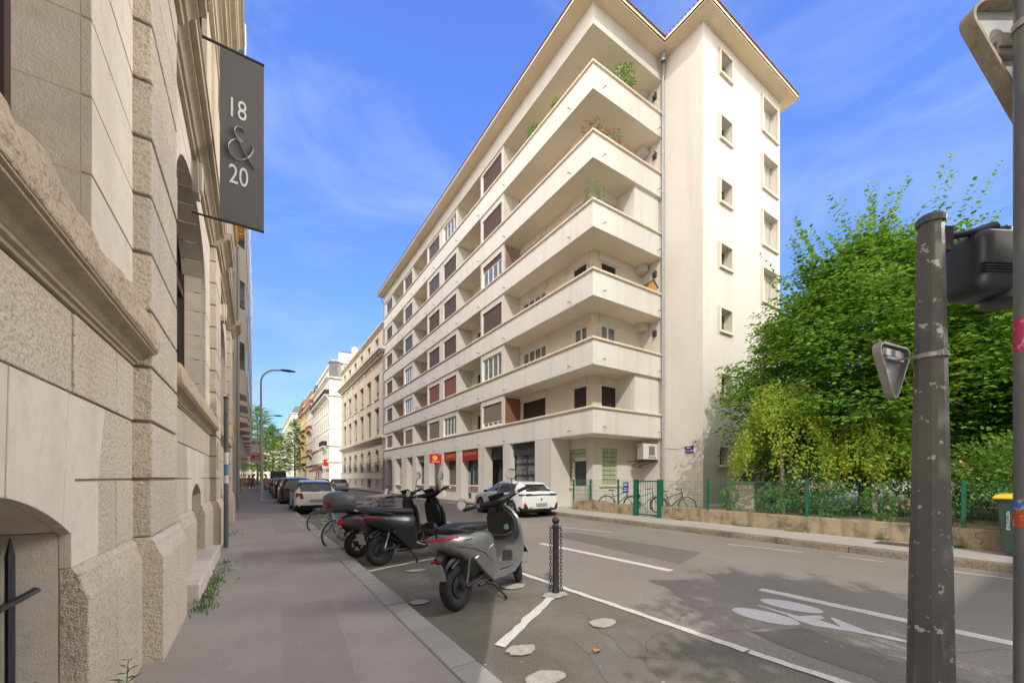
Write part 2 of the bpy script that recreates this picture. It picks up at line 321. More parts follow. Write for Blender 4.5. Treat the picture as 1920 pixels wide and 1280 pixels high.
def kerb(name, x0, x1, y0, y1, mt, ln, h=0.131):
    m = MB(); y = y0
    while y < y1:
        l = ln * random.uniform(0.85, 1.15); dz = random.uniform(-0.006, 0.006); dx = random.uniform(-0.008, 0.008)
        m.box(x0 + dx, x1 + (0.012 if mt is M_kerb2 else dx), y + 0.006, y + l - 0.006, -0.3, h + dz); y += l
    struct(m.build(name, mt, bevel=0.018))
kerb('kerb_left', 1.242, 1.49, -3.9, 110, M_kerb, 1.0, 0.134)
kerb('kerb_right', 10.61, 10.858, -12, 72, M_kerb2, 1.3, 0.138)
m = MB(); m.box(12.75, 45, -14, 9.2, -0.3, 0.42); struct(m.build('garden_ground', M_soil))
m = MB(); m.box(17.25, 45, 9.2, 10.4, -0.3, 0.40); struct(m.build('garden_path', M_pave2))
# markings, each its own thin sheet with its real shape
def jag(pts, amt=0.012, seg=0.12):
    o = []
    for i in range(len(pts)):
        a = Vector(pts[i]); b = Vector(pts[(i+1) % len(pts)]); n = max(1, int((b-a).length / seg))
        for k in range(n):
            p = a.lerp(b, k / n); o.append((p.x + random.uniform(-amt, amt), p.y + random.uniform(-amt, amt)))
    return o
def sheet(name, polys, z, mt, kind='structure'):
    m = MB()
    for p in polys: m.add([(x, y, z) for x, y in p], [tuple(range(len(p)))])
    return tag(m.build(name, mt), kind=kind)
def band(x0, y0, x1, y1, w, amt=0.008):
    d = Vector((x1-x0, y1-y0)).normalized(); n = Vector((-d.y, d.x)) * w / 2
    return jag([(x0+n.x, y0+n.y), (x1+n.x, y1+n.y), (x1-n.x, y1-n.y), (x0-n.x, y0-n.y)], amt)
sheet('road_marking_lane_dashes', [band(5.82, 7.75, 6.0, 4.25, 0.17), band(6.07, 2.85, 6.16, -0.6, 0.17), band(5.75, 14.5, 5.75, 11.2, 0.16), band(5.7, 21.5, 5.7, 18.2, 0.16), band(5.7,28.5,5.7,25.2,0.16)], 0.004, M_paint)
sheet('road_marking_parking_line', [band(3.66, 26, 3.70, 6.7, 0.10), band(3.70, 6.68, 3.80, 1.9, 0.10, 0.012), band(3.8, 1.88, 4.0, -1.5, 0.10, 0.012)], 0.008, M_paint)
sheet('road_marking_bay_lines', [band(1.94, 3.22, 3.40, 4.22, 0.11, 0.014), band(1.6, 7.0, 3.4, 7.55, 0.10, 0.012), band(1.6, 16.6, 3.6, 16.6, 0.1)], 0.012, M_paint)
sheet('road_marking_thin_dashes', [band(8.3, 9.9, 8.75, 8.15, 0.07), band(9.55, 5.2, 9.85, 3.75, 0.06), band(9.95,3.2,10.05,2.5,0.05), band(10.0, 1.6, 10.1, 0.2, 0.06)], 0.004, M_paint)
def blob(cx, cy, rx, ry, a=0):
    o = []
    for i in range(18):
        t = 2*math.pi*i/18; r = 1 + random.uniform(-0.16, 0.12); x, y = rx*r*math.cos(t), ry*r*math.sin(t)
        o.append((cx + x*math.cos(a) - y*math.sin(a), cy + x*math.sin(a) + y*math.cos(a)))
    return o
sheet('resin_patches', [blob(3.42, 4.21, 0.19, 0.13), blob(3.16, 4.86, 0.2, 0.12), blob(3.18, 3.10, 0.17, 0.12), blob(2.06, 3.03, 0.15, 0.11), blob(1.93, 2.50, 0.17, 0.12), blob(2.3, 6.6, 0.17, 0.10), blob(2.75,6.25,0.15,0.1), blob(1.75,4.9,0.12,0.1)], 0.016, M_resin)
# bicycle symbol painted on the lane
def ell(cx, cy, rx, ry, a, n=28):
    return [(cx + rx*math.cos(2*math.pi*i/n)*math.cos(a) - ry*math.sin(2*math.pi*i/n)*math.sin(a), cy + rx*math.cos(2*math.pi*i/n)*math.sin(a) + ry*math.sin(2*math.pi*i/n)*math.cos(a)) for i in range(n)]
BIKE = dict(w1=(4.85, 2.55, 0.46, 0.185), w2=(5.45, 2.44, 0.46, 0.185))
sheet('road_marking_bicycle', [ell(4.93, 2.27, 0.20, 0.34, 0.12), ell(5.61, 2.28, 0.19, 0.33, 0.12),
  [(5.27,2.52),(5.30,2.50),(5.26,2.05),(5.42,1.98),(5.50,1.93),(5.44,1.86),(5.32,1.88),(5.26,1.66),(5.50,1.84),(5.54,1.81),(5.34,1.45),(5.36,1.34),(5.38,1.22),(5.33,1.10),(5.27,1.22),(5.27,1.34),(5.22,1.46),(5.12,1.72),(5.06,1.84),(5.10,2.02),(5.20,2.15)]], 0.0045, mat('road_paint_grey', (0.672, 0.656, 0.624), 0.85, n1=(50,0.5,(0.400, 0.384, 0.352))))
tag(sheet('manhole_cover', [[(11.62,2.2),(12.2,2.2),(12.2,3.1),(11.62,3.1)]], 0.135, M_iron_c, kind=None), 'dark square cast iron cover set in the pale far pavement', 'manhole cover')

M_patch = mat('asphalt_patch', (0.165, 0.148, 0.124), 0.93, n1=(3, 0.6, (0.205, 0.185, 0.155)), n2=(60, 0.6, (0.30, 0.275, 0.235), 0.5, 0.74), bump=[(60, 0.6, 0.01)])
M_crack = mat('asphalt_crack', (0.110, 0.099, 0.088), 0.95)
random.seed(21)
sheet('asphalt_repairs', [jag([(2.35, 4.9), (3.45, 5.6), (3.3, 6.1), (2.2, 5.5)], 0.03), jag([(3.0, 2.2), (3.5, 3.6), (3.35, 3.75), (2.8, 2.4)], 0.03), jag([(4.5, -0.5), (4.9, 1.9), (4.3, 2.1), (3.95, 0.2)], 0.03), jag([(6.6, 4.5), (8.0, 4.9), (7.8, 8.8), (6.9, 8.8)], 0.02), jag([(1.6, 1.0), (2.4, 1.4), (2.9, 3.0), (2.7, 3.1), (2.1, 1.7), (1.55, 1.5)], 0.03)], 0.0035, M_patch)
def crackline(p, n, step, a):
    pts = [p]
    for i in range(n): a += random.uniform(-0.35, 0.35); p = (p[0] + step*math.cos(a), p[1] + step*math.sin(a)); pts.append(p)
    return pts
m = MB()
for p, n, a in (((3.9, 2.3), 60, 0.12), ((4.4, 0.7), 40, 0.9), ((2.7, 2.0), 30, 1.2), ((3.4, 3.0), 26, 2.6), ((6.4, 6.5), 50, 1.5), ((5.2, 9.0), 60, 1.6), ((8.9, 3.3), 50, 1.4), ((2.2, 6.0), 20, 0.4), ):
    q = crackline(p, n, 0.08, a); z = 0.006 if p[0] > 1.3 else 0.1325
    w = 0.0026
    for u, v in zip(q[:-1], q[1:]):
        dx, dy = v[0]-u[0], v[1]-u[1]; L = math.hypot(dx, dy); nx, ny = -dy/L*w, dx/L*w
        if u[0] < 1.2 or u[0] > 1.5: m.add([(u[0]+nx, u[1]+ny, z), (v[0]+nx, v[1]+ny, z), (v[0]-nx, v[1]-ny, z), (u[0]-nx, u[1]-ny, z)], [(0,1,2,3)])
struct(m.build('asphalt_cracks', M_crack))
M_gum = mat('pale_spot', (0.420, 0.399, 0.378), 0.9)
random.seed(4); sheet('pavement_repairs', [jag([(0.15, 3.0), (0.62, 2.9), (0.75, 5.2), (0.25, 5.3)], 0.015), jag([(-0.2, 8.0), (0.9, 7.9), (0.95, 9.4), (-0.25, 9.5)], 0.02), jag([(0.4, 12.0), (1.1, 12.0), (1.1, 16.0), (0.5, 16.0)], 0.02)], 0.1312, mat('pavement_patch', (0.31, 0.268, 0.232), 0.94, n1=(2.0, 0.7, (0.36, 0.315, 0.275)), n2=(85, 0.6, (0.46, 0.42, 0.38), 0.5, 0.74)))
sheet('pavement_spots', [[(x + r*math.cos(t), y + r*math.sin(t)) for t in [0.9*k for k in range(7)]] for x, y, r in [(random.uniform(-0.5, 1.15), random.uniform(1.8, 16), random.uniform(0.006, 0.016)) for _ in range(90)]], 0.1322, M_gum)
sheet('road_specks', [[(x + r*math.cos(t), y + r*math.sin(t)) for t in [0.9*k for k in range(7)]] for x, y, r in [(random.uniform(1.6, 9.5), random.uniform(0.8, 12), random.uniform(0.006, 0.018)) for _ in range(160)]], 0.0065, M_gum)
# ------------------------------------------------------------------ the corner apartment building
XF, YG = 12.35, 12.62          # street front, gable loggia front
XB, YB = 13.6, 13.9            # recessed walls
XT, YT, XE = 17.07, 10.45, 24.43   # tower: side wall x, front y, end x
YE = 46.25; PITCH = 3.004
bld = thing('apartment_building', 'cream corner apartment block with seven storeys, wrapping balconies, deep eaves and shops below', 'building', (XF, YG, 0.1))
CAP = [4.76 + PITCH * k for k in range(6)]; BOT = [3.55 + PITCH * k for k in range(6)]
ZTOP = 22.36
def bb(m, name, mt, parent=None, **k): return m.build(name, mt, parent or bld, world=True, **k)
# walls: solid cores and bays
m = MB(); mrs = [MB() for _ in range(4)]
bays = [(43.0, 45.75), (36.3, 39.3), (26.6, 32.75), (20.15, 23.05)]     # closed bays flush with the street
wins = {0: (43.15, 45.5), 1: (36.55, 39.0), 2: (29.97, 32.5), 3: (26.8, 29.25), 4: (20.35, 22.85)}
bw = [[0], [1], [2, 3], [4]]
XW = XF + 0.07
logg = [(39.3, 43.0), (32.75, 36.3), (23.05, 26.6)]
lw = [(39.9, 41.9), (33.4, 35.2), (23.6, 25.8)]
for k in range(6):
    z0 = CAP[k] - 1.05; z1 = BOT[k+1] if k < 5 else 21.4
    for (a0, a1), ws in zip(bays, bw):
        ops = [(*wins[w], CAP[k] + 0.03, CAP[k] + 1.50) for w in ws]
        wallplane(m, PX(XW), a0, a1, z0, z1 + 0.02, ops, 0.16)
        for a in (a0, a1): m.add([(XW, a, z0), (XB, a, z0), (XB, a, z1 + 0.02), (XW, a, z1 + 0.02)], [(0, 1, 2, 3)])
    # recessed walls of the loggias
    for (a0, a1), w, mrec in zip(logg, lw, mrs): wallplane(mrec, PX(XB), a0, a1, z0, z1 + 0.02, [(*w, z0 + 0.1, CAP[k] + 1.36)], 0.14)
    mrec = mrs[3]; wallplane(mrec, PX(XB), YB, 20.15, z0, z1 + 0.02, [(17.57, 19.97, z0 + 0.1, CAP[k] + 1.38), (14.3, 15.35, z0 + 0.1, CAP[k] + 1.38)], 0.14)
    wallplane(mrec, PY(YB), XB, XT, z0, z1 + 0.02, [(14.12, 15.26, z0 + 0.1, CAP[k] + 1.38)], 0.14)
m.box(XW, XB, 45.75, YE, 0.1, ZTOP)             # end pier, full height
# ground-floor recess walls
wallplane(m, PX(XB), YB, 17.0, 0.1, 3.7, [(14.36, 16.8, 1.2, 3.04)], 0.18)
wallplane(m, PY(YB), XB, XT, 0.1, 3.7, [(14.2, 15.26, 1.28, 3.05), (16.7, 17.0, 2.55, 3.05)], 0.18)
for a in (YB,): pass
m.box(XB, 28, 46.0, YE, 0.1, ZTOP)
m.box(14.4, 28, 14.3, 46.0, 3.3, ZTOP - 0.1); m.box(14.6, 28, 17.2, 46.0, 0.1, 3.3); m.box(14.5, 28, 14.5, 17.2, 0.1, 3.3)
# top lintel band under the eaves
m.box(XF, XB, YG, YE, 21.4, ZTOP); m.box(XB, XT, YG, YB, 21.4, ZTOP)
m2 = MB(); m2.box(XF + 0.02, XB, YG + 0.02, YE - 0.02, 21.394, 21.399); m2.box(XB, XT - 0.01, YG + 0.02, YB, 21.394, 21.399); bb(m2, 'soffit_bounce_sheet', M_soffit_bounce)  # thin sheet added to carry the brightened underside colour
bb(m, 'wall', M_plaster); [bb(q_, 'loggia_wall', M_recess_bounce) for q_ in mrs]
# tower
m = MB()
small = [(18.48, 19.45, z - 0.52, z + 0.52) for z in (21.3, 18.22, 15.2, 12.15, 9.1, 6.0)] + [(18.45, 19.2, 2.2, 3.05)]
large = [(22.5, 24.1, z - 0.95, z + 0.80) for z in (20.9, 17.9, 14.9, 11.9, 8.9)]
wallplane(m, PY(YT), XT, XE, 0.1, ZTOP, small + large + [(22.9, 23.9, 0.4, 2.6)], 0.38)
m.add([(XT, YT, 0.1), (XT, 14, 0.1), (XT, 14, ZTOP), (XT, YT, ZTOP)], [(0, 1, 2, 3)])
m.add([(XE, YT, 0.1), (XE, 30, 0.1), (XE, 30, ZTOP), (XE, YT, ZTOP)], [(0, 1, 2, 3)])
m.box(XT + 0.5, XE - 0.02, YT + 0.75, 30, 0.1, ZTOP - 0.05)
bb(m, 'tower_wall', M_plaster)
# window surrounds on the tower
m_l = mat('shutter_white', (0.62, 0.60, 0.56), 0.6)
for (a0, a1, z0, z1) in small + large:
    m = MB(); t = 0.09; p = 0.07
    m.box(a0 - t, a1 + t, YT - p - 0.04, YT + 0.02, z0 - t - 0.02, z0)
    if a1 - a0 > 0.8 and z1 - z0 > 0.9:
        m.box(a0 - t, a1 + t, YT - p, YT + 0.02, z1, z1 + t); m.box(a0 - t, a0, YT - p, YT + 0.02, z0, z1); m.box(a1, a1 + t, YT - p, YT + 0.02, z0, z1)
    f = bb(m, 'window_surround', M_cap, bevel=0.008)
    m = MB()
    if a1 - a0 > 1.2:
        m.box(a0, a1, YT + 0.32, YT + 0.36, z0, z1); n = 4
        for i in range(n + 1): m.box(a0 + (a1-a0)*i/n - 0.03, a0 + (a1-a0)*i/n + 0.03, YT + 0.26, YT + 0.33, z0, z1)
        for q in range(int((z1-z0)/0.08)): m.box(a0, a1, YT + 0.305, YT + 0.325, z0 + q*0.08, z0 + q*0.08 + 0.05)
        bb(m, 'louvred_shutter', m_l, f)
    else:
        m.box(a0, a1, YT + 0.36, YT + 0.37, z0, z1); bb(m, 'pane', M_glass, f)
        m = MB()
        for i in (0.0, 0.5, 1.0): m.box(a0 + (a1-a0)*i - 0.03, a0 + (a1-a0)*i + 0.03, YT + 0.32, YT + 0.355, z0, z1)
        m.box(a0, a1, YT + 0.32, YT + 0.355, z1 - 0.06, z1); bb(m, 'casement', M_cframe, f)
m = MB(); m.box(22.9, 23.9, YT + 0.3, YT + 0.36, 0.4, 2.6); bb(m, 'side_door', mat('door_pale', (0.5,0.47,0.42), 0.6))
# balconies: slab, parapet, coping, drain spouts
for k in range(6):
    zb, zc = BOT[k], CAP[k]
    m = MB()
    m.box(XF, XF + 0.12, YG, YE, zb, zc - 0.09); m.box(XF + 0.12, XT, YG, YG + 0.12, zb, zc - 0.09)
    m.box(XF + 0.12, XB + 0.05, YG + 0.12, YE, zb, zb + 0.2); m.box(XB + 0.05, XT, YG + 0.12, YB + 0.05, zb, zb + 0.2)
    b = bb(m, 'balcony', M_band, bevel=0.012)
    m = MB(); m.box(XF - 0.085, XF + 0.20, YG - 0.085, YE + 0.02, zc - 0.115, zc); m.box(XF + 0.20, XT, YG - 0.085, YG + 0.20, zc - 0.115, zc)
    bb(m, 'coping', M_cap, b, bevel=0.035, seg=3)
    m = MB(); m.box(XF + 0.03, XB + 0.04, YG + 0.03, YE - 0.02, zb - 0.006, zb - 0.001); m.box(XB + 0.04, XT - 0.01, YG + 0.03, YB + 0.04, zb - 0.006, zb - 0.001)  # thin sheet added under the slab, its colour lightened against the shade
    bb(m, 'soffit_bounce_sheet', M_soffit_bounce, b)
    for y in (14.1, 19.9, 23.1, 26.4, 30.9, 32.9, 36.4, 39.4, 42.9):
        m = MB(); m.tube([(XF + 0.02, y, zb + 0.22), (XF - 0.16, y, zb + 0.22), (XF - 0.18, y, zb + 0.16)], 0.016, 6); bb(m, 'drain_spout', M_dkmetal, b)
    for x in (12.95, 16.75): m = MB(); m.tube([(x, YG + 0.02, zb + 0.3), (x, YG - 0.17, zb + 0.3), (x, YG - 0.19, zb + 0.2)], 0.016, 6); bb(m, 'drain_spout', M_dkmetal, b)
# closets at the end of the gable loggias
for k in (0, 3):
    m = MB(); zc = BOT[k+1]
    m.box(15.2, 16.98, YG + 0.13, YB, CAP[k] - 0.9, zc)
    for i in range(1, 4): m.box(15.2 + i*0.44, 15.2 + i*0.44 + 0.012, YG + 0.124, YG + 0.14, CAP[k], zc)
    bb(m, 'storage_closet', M_band)
for k in (1, 2, 4, 5):
    m = MB(); m.box(16.62, 17.0, YG + 0.75, YB, CAP[k] + 1.42, BOT[k+1] if k < 5 else 21.4); bb(m, 'duct_box', M_plaster)
    m = MB(); m.box(17.045, 17.068, YG + 0.3, YG + 0.55, CAP[k] + 1.0, CAP[k] + 1.3); m.box(16.9, 17.066, YG + 0.3, YG + 0.32, CAP[k] + 1.0, CAP[k] + 1.3); bb(m, 'duct_grille', M_anth)
# windows -------------------------------------------------
KIND = {5: 'gGGOS', 4: 'SGGSS', 3: 'SGSSP', 2: 'SOSSS', 1: 'SORRO', 0: 'LTTOQ'}
def leafs(m, P, a0, a1, z0, z1, n, b, w=0.05, mi=0):
    for i in range(n + 1):
        a = a0 + (a1 - a0) * i / n; ww = w if 0 < i < n else w
        m.wbox(P, max(a0, a - ww), min(a1, a + ww), b, b + 0.05, z0, z1, mi)
    m.wbox(P, a0, a1, b + 0.004, b + 0.046, z0, z0 + w * 1.3, mi); m.wbox(P, a0, a1, b + 0.004, b + 0.046, z1 - w * 1.3, z1, mi)
def slats(m, P, a0, a1, z0, z1, b, pitch=0.055):
    n = max(1, int((z1 - z0) / pitch)); h = (z1 - z0) / n
    for i in range(n):
        zz = z0 + i * h
        m.add([P(a0, b, zz), P(a1, b, zz), P(a1, b + 0.012, zz + h * 0.9), P(a0, b + 0.012, zz + h * 0.9)], [(0, 1, 2, 3)])
        m.add([P(a0, b + 0.012, zz + h * 0.9), P(a1, b + 0.012, zz + h * 0.9), P(a1, b, zz + h), P(a0, b, zz + h)], [(0, 1, 2, 3)])
def window(P, a0, a1, z0, z1, kind, depth=0.11, n=4, par=None, lab=None):
    m = MB(); t = 0.045
    m.wbox(P, a0, a0 + t, -0.004, depth, z0, z1); m.wbox(P, a1 - t, a1, -0.004, depth, z0, z1)
    m.wbox(P, a0 + t, a1 - t, -0.002, depth, z1 - t, z1); m.wbox(P, a0 + t, a1 - t, -0.002, depth, z0, z0 + t)
    f = m.build('window', M_frame, par or bld, world=True); a0 += t; a1 -= t; z0 += t; z1 -= t
    if lab: f['label'] = lab
    SH = {'S': M_sh_b, 'G': M_sh_g, 'g': M_sh_g, 'R': M_sh_r, 'T': M_sh_t, 'L': M_sh_t, 'Q': M_sh_t, 'P': M_sh_b, 'D': M_sh_d}
    zs = {'P': z1 - 0.32, 'Q': z0 + 0.28, 'L': z0 + 0.18, 'O': z1}.get(kind, z0)
    if kind in SH:
        m = MB(); slats(m, P, a0, a1, zs, z1, depth - 0.045); m.build('roller_shutter', SH[kind], f, world=True)
    if kind in 'OPQL':
        m = MB(); leafs(m, P, a0, a1, z0, zs, n, depth - 0.02); m.build('casement', M_frame, f, world=True)
        m = MB(); m.wbox(P, a0, a1, depth + 0.0, depth + 0.01, z0, zs); m.build('pane', M_glass2, f, world=True)
    return f
for k in range(6):
    for w in range(5):
        window(PX(XW), wins[w][0], wins[w][1], CAP[k] + 0.03, CAP[k] + 1.50, KIND[k][w], 0.12, lab={'R': 'window with faded red roller shutter', 'O': 'uncovered window with white frames'}.get(KIND[k][w]))
LK = {5: 'DDD', 4: 'OOD', 3: 'DDO', 2: 'DOD', 1: 'DDD', 0: 'ODD'}
for k in range(6):
    for i, w in enumerate(lw): window(PX(XB), w[0], w[1], CAP[k] - 0.95, CAP[k] + 1.36, LK[k][i], 0.12, n=3)
    kk = {0: 'DDD', 1: 'OOO', 2: 'ODD', 3: 'TTD', 4: 'TTT', 5: 'TTT'}[k]
    window(PX(XB), 17.57, 19.97, CAP[k] - 0.95, CAP[k] + 1.38, kk[0], 0.12, n=4)
    window(PX(XB), 14.3, 15.35, CAP[k] - 0.95, CAP[k] + 1.38, kk[1], 0.12, n=2)
    window(PY(YB), 14.12, 15.26, CAP[k] - 0.95, CAP[k] + 1.38, kk[2], 0.12, n=2)
    zt = (BOT[k+1] if k < 5 else 21.4)
    for P_, a0, a1 in ((PX(XB), 17.5, 20.05), (PX(XB), 14.15, 15.5), (PY(YB), 14.0, 15.45), *[(PX(XB), w[0] - 0.1, w[1] + 0.1) for w in lw]):
        m = MB(); m.wbox(P_, a0, a1, -0.07, 0.02, CAP[k] + 1.385, zt); bb(m, 'shutter_box', M_recess_bounce)
# trellis and brick-red screen in the corner loggia
m = MB(); z0, z1 = CAP[3] - 0.6, CAP[3] + 1.70
for i in range(-14, 16):
    for sgn in (1, -1):
        a = XF + 0.15 + i * 0.13; pts = []
        x0, x1 = a, a + sgn * (z1 - z0) * 0.6
        lo, hi = XF + 0.15, XB - 0.03
        p, q = (x0, z0), (x1, z1)
        def clip(p, q):
            t0, t1 = 0.0, 1.0; dx = q[0] - p[0]
            for e, s_ in ((lo, 1), (hi, -1)):
                d = s_ * (p[0] - e); dd = s_ * dx
                if abs(dd) < 1e-9: continue
                t = -d / dd
                if dd > 0: t0 = max(t0, t)
                else: t1 = min(t1, t)
            return (t0, t1)
        t0, t1 = clip(p, q)
        if t1 - t0 > 0.02:
            f = lambda t: (p[0] + (q[0]-p[0])*t, 20.11 - 0.008*sgn, p[1] + (q[1]-p[1])*t)
            m.tube([f(t0), f(t1)], 0.014, 4)
bb(m, 'trellis', mat('trellis_wood', (0.20, 0.10, 0.055), 0.8))
m = MB(); m.box(XF + 0.16, XB - 0.02, 20.10, 20.14, CAP[0] - 0.6, CAP[0] + 1.62); bb(m, 'wooden_screen', mat('screen_brown', (0.24, 0.10, 0.06), 0.8, streak=(12, 0.5, (0.15, 0.06, 0.04))))
# ground floor: columns, shop fronts
cols = [(15.55, 16.94, 1), (19.37, 20.17, 0), (22.4, 23.3, 0), (25.85, 26.75, 0), (29.1, 30.1, 0), (32.2, 33.3, 0), (35.35, 36.4, 0), (38.1, 39.8, 0), (41.9, 43.15, 0), (45.0, 45.75, 0)]
for i, (a0, a1, _) in enumerate(cols):
    m = MB(); m.box(XF + 0.01, XB if i == 0 else XF + 0.6, a0, a1, 0.1, 3.56); bb(m, 'column', M_plaster, bevel=0.01)
XS = XF + 0.52
def backing(a0, a1, z0, z1, mt, name, parent=None, x=XS): mm = MB(); mm.box(x, x + 0.05, a0, a1, z0, z1); return bb(mm, name, mt, parent)
# stall risers and sills
for a0, a1, z in ((23.3, 24.7, 1.0), (26.75, 29.1, 0.95), (30.1, 32.2, 0.9), (33.3, 35.35, 0.9), (39.8, 41.9, 0.8), (43.15, 45.0, 0.8)):
    m = MB(); m.box(XS - 0.3, XS + 0.2, a0, a1, 0.1, z); r_ = bb(m, 'shop_riser', M_plaster); ms = MB(); ms.box(XF - 0.05, XS, a0 - 0.0, a1 + 0.0, z, z + 0.09); bb(ms, 'shop_sill', M_cap, r_, bevel=0.01)
M_grille = mat('shop_grille', (0.20, 0.17, 0.15), 0.6, 0.3)
def grille(a0, a1, z0, z1, x):
    m = MB(); nz = int((z1 - z0) / 0.10)
    for i in range(nz + 1):
        z = z0 + (z1 - z0) * i / nz; pts = []
        na = int((a1 - a0) / 0.07)
        for j in range(na + 1): pts.append((x, a0 + (a1 - a0) * j / na, z + (0.045 if (i + j) % 2 else -0.045)))
        m.tube(pts, 0.011, 4, cap=False)
    return m
for (a0, a1, z0, z1) in ((26.75, 29.1, 1.04, 2.9), (30.1, 32.2, 0.99, 3.5), (33.3, 35.35, 0.99, 3.0)):
    g = backing(a0, a1, z0, z1, M_glass, 'shop_window', x=XS + 0.06); bb(grille(a0, a1, z0, z1, XS), 'security_grille', M_grille, g)
m = MB(); m.box(XF + 0.25, XF + 0.6, 33.3, 35.35, 3.0, 3.56); bb(m, 'shop_box', M_sh_t)
# the green-glazed shop with its red fascia
g = backing(23.3, 24.9, 1.09, 2.75, mat('green_glass', (0.04, 0.085, 0.075), 0.1, n1=(2.5, 0.6, (0.11, 0.16, 0.14)), spec=0.8), 'shop_window')
m = MB(); m.box(XS + 0.1, XS + 0.15, 24.9, 25.85, 0.13, 2.75); bb(m, 'shop_door', mat('green_door', (0.03, 0.06, 0.05), 0.3))
m = MB(); m.box(XS + 0.04, XS + 0.1, 25.0, 25.06, 0.13, 2.7); m.box(XS - 0.02, XS + 0.1, 24.86, 24.94, 0.13, 2.75); m.box(XS - 0.02, XS + 0.04, 25.45, 25.75, 0.5, 2.0); bb(m, 'door_frame', mat('pale_frame', (0.3,0.32,0.3), 0.5))
M_redf = mat('fascia_red', (0.30, 0.028, 0.022), 0.5); M_redb = mat('sign_red', (0.62, 0.02, 0.03), 0.45)
m = MB(); m.box(XF + 0.08, XF + 0.2, 23.3, 25.85, 2.78, 3.54); f1 = bb(m, 'shop_fascia', M_redf)
textobj('lettering', 'BOULANGERIE', 0.30, MT_X(XF + 0.075, 24.6, 3.24), mat('gold_letters', (0.5, 0.22, 0.10), 0.5), f1, sx=0.95)
m = MB(); m.box(XF + 0.08, XF + 0.2, 26.75, 29.1, 2.88, 3.54); f2 = bb(m, 'shop_fascia', M_redf)
textobj('lettering', 'SNACK', 0.42, MT_X(XF + 0.075, 27.9, 3.2), mat('orange_letters', (0.75, 0.22, 0.06), 0.5), f2, sx=1.2)
# entrances
m = MB(); m.box(XS + 0.5, XS + 0.55, 20.17, 22.4, 0.13, 2.9); e = bb(m, 'entrance_door', M_glass)
m = MB(); m.box(XS, XS + 0.5, 20.17, 22.4, 2.75, 3.56); m.box(XS + 0.3, XS + 0.5, 20.9, 21.0, 0.13, 2.75); m.box(XS + 0.3, XS + 0.5, 21.75, 21.8, 0.13, 2.75); bb(m, 'entrance_frame', M_anth)
m = MB(); m.box(XF + 0.25, XF + 0.34, 16.94, 19.37, 2.85, 3.55); bb(m, 'shop_header', M_anth)
g = backing(16.94, 19.37, 0.95, 2.85, M_glass2, 'shop_window', x=XF + 0.4)
m = MB()
for a in (16.97, 18.15, 19.34): m.box(XF + 0.33, XF + 0.42, a - 0.035, a + 0.035, 0.95, 2.85)
for z in (0.98, 1.75, 2.4): m.box(XF + 0.335, XF + 0.415, 16.97, 19.34, z - 0.03, z + 0.03)
bb(m, 'shop_window_frame', M_anth, g); m = MB(); m.box(XF + 0.3, XF + 0.6, 16.94, 19.37, 0.1, 0.95); bb(m, 'shop_base', M_anth)
m = MB(); m.box(XS + 0.1, XS + 0.16, 36.4, 38.1, 0.13, 3.2); bb(m, 'entrance_door', mat('wood_door', (0.14, 0.075, 0.045), 0.6))
m = MB()
for a in (36.45, 37.2, 38.05): m.box(XS + 0.02, XS + 0.1, a - 0.06, a + 0.06, 0.13, 3.5)
bb(m, 'entrance_frame', mat('beige_frame', (0.4, 0.34, 0.26), 0.6))
for (a0, a1) in ((39.8, 41.9), (43.15, 45.0)):
    g = backing(a0 + 0.1, a1 - 0.1, 0.89, 3.2, M_glass, 'shop_window', x=XS + 0.06)
    m = MB(); a = a0 + 0.1
    while a < a1 - 0.1: m.box(XS - 0.02, XS + 0.01, a, a + 0.04, 0.89, 3.2); a += 0.28
    m.box(XS - 0.01, XS + 0.02, a0 + 0.1, a1 - 0.1, 1.8, 1.86); bb(m, 'window_bars', mat('bars_brown', (0.16, 0.11, 0.08), 0.6), g)
    m = MB(); m.box(XS - 0.02, XS + 0.3, a0, a1, 3.2, 3.56); bb(m, 'shop_box', M_plaster)
# glass-block windows
M_gb = mat('glass_block', (0.36, 0.41, 0.27), 0.18, n1=(7, 0.6, (0.58, 0.62, 0.45)), spec=0.7); M_gm = mat('glass_mortar', (0.17, 0.18, 0.115), 0.8)
def blocks(P, a0, a1, z0, z1, nc, nr, skip=None):
    m = MB(); dw, dh = (a1-a0)/nc, (z1-z0)/nr
    for i in range(nc):
        for j in range(nr):
            ca, cz = a0 + (i+0.5)*dw, z0 + (j+0.5)*dh
            if skip and skip[0] < ca < skip[1] and cz < skip[2]: continue
            m.wbox(P, ca - dw*0.42, ca + dw*0.42, 0.04, 0.1, cz - dh*0.42, cz + dh*0.42)
    o = m.build('glass_block_window', M_gb, bld, world=True, bevel=0.012)
    m = MB(); m.wbox(P, a0, a1, 0.075, 0.13, z0, z1); m.build('mortar', M_gm, o, world=True)
blocks(PX(XB), 14.36, 16.8, 1.2, 3.04, 11, 8, (14.2, 15.35, 2.65))
blocks(PY(YB), 14.2, 15.26, 1.28, 3.05, 5, 8)
m = MB(); m.box(XB - 0.04, XB + 0.1, 15.18, 15.32, 0.13, 2.55); m.box(XB - 0.04, XB + 0.1, 14.3, 15.32, 2.42, 2.6); f = bb(m, 'door_frame', M_plaster)
m = MB(); m.box(XB + 0.02, XB + 0.06, 14.3, 15.18, 0.13, 2.42); bb(m, 'back_door', mat('door_dark', (0.03, 0.035, 0.034), 0.45), f)
m = MB(); m.box(XB - 0.1, XB + 0.02, 15.3, 17.0, 1.06, 1.18); m.box(14.0, 15.5, YB - 0.08, YB + 0.02, 1.14, 1.26); m.box(16.2, 17.05, YB - 0.1, YB + 0.02, 2.0, 2.1); bb(m, 'ledge', M_cap, bevel=0.01)
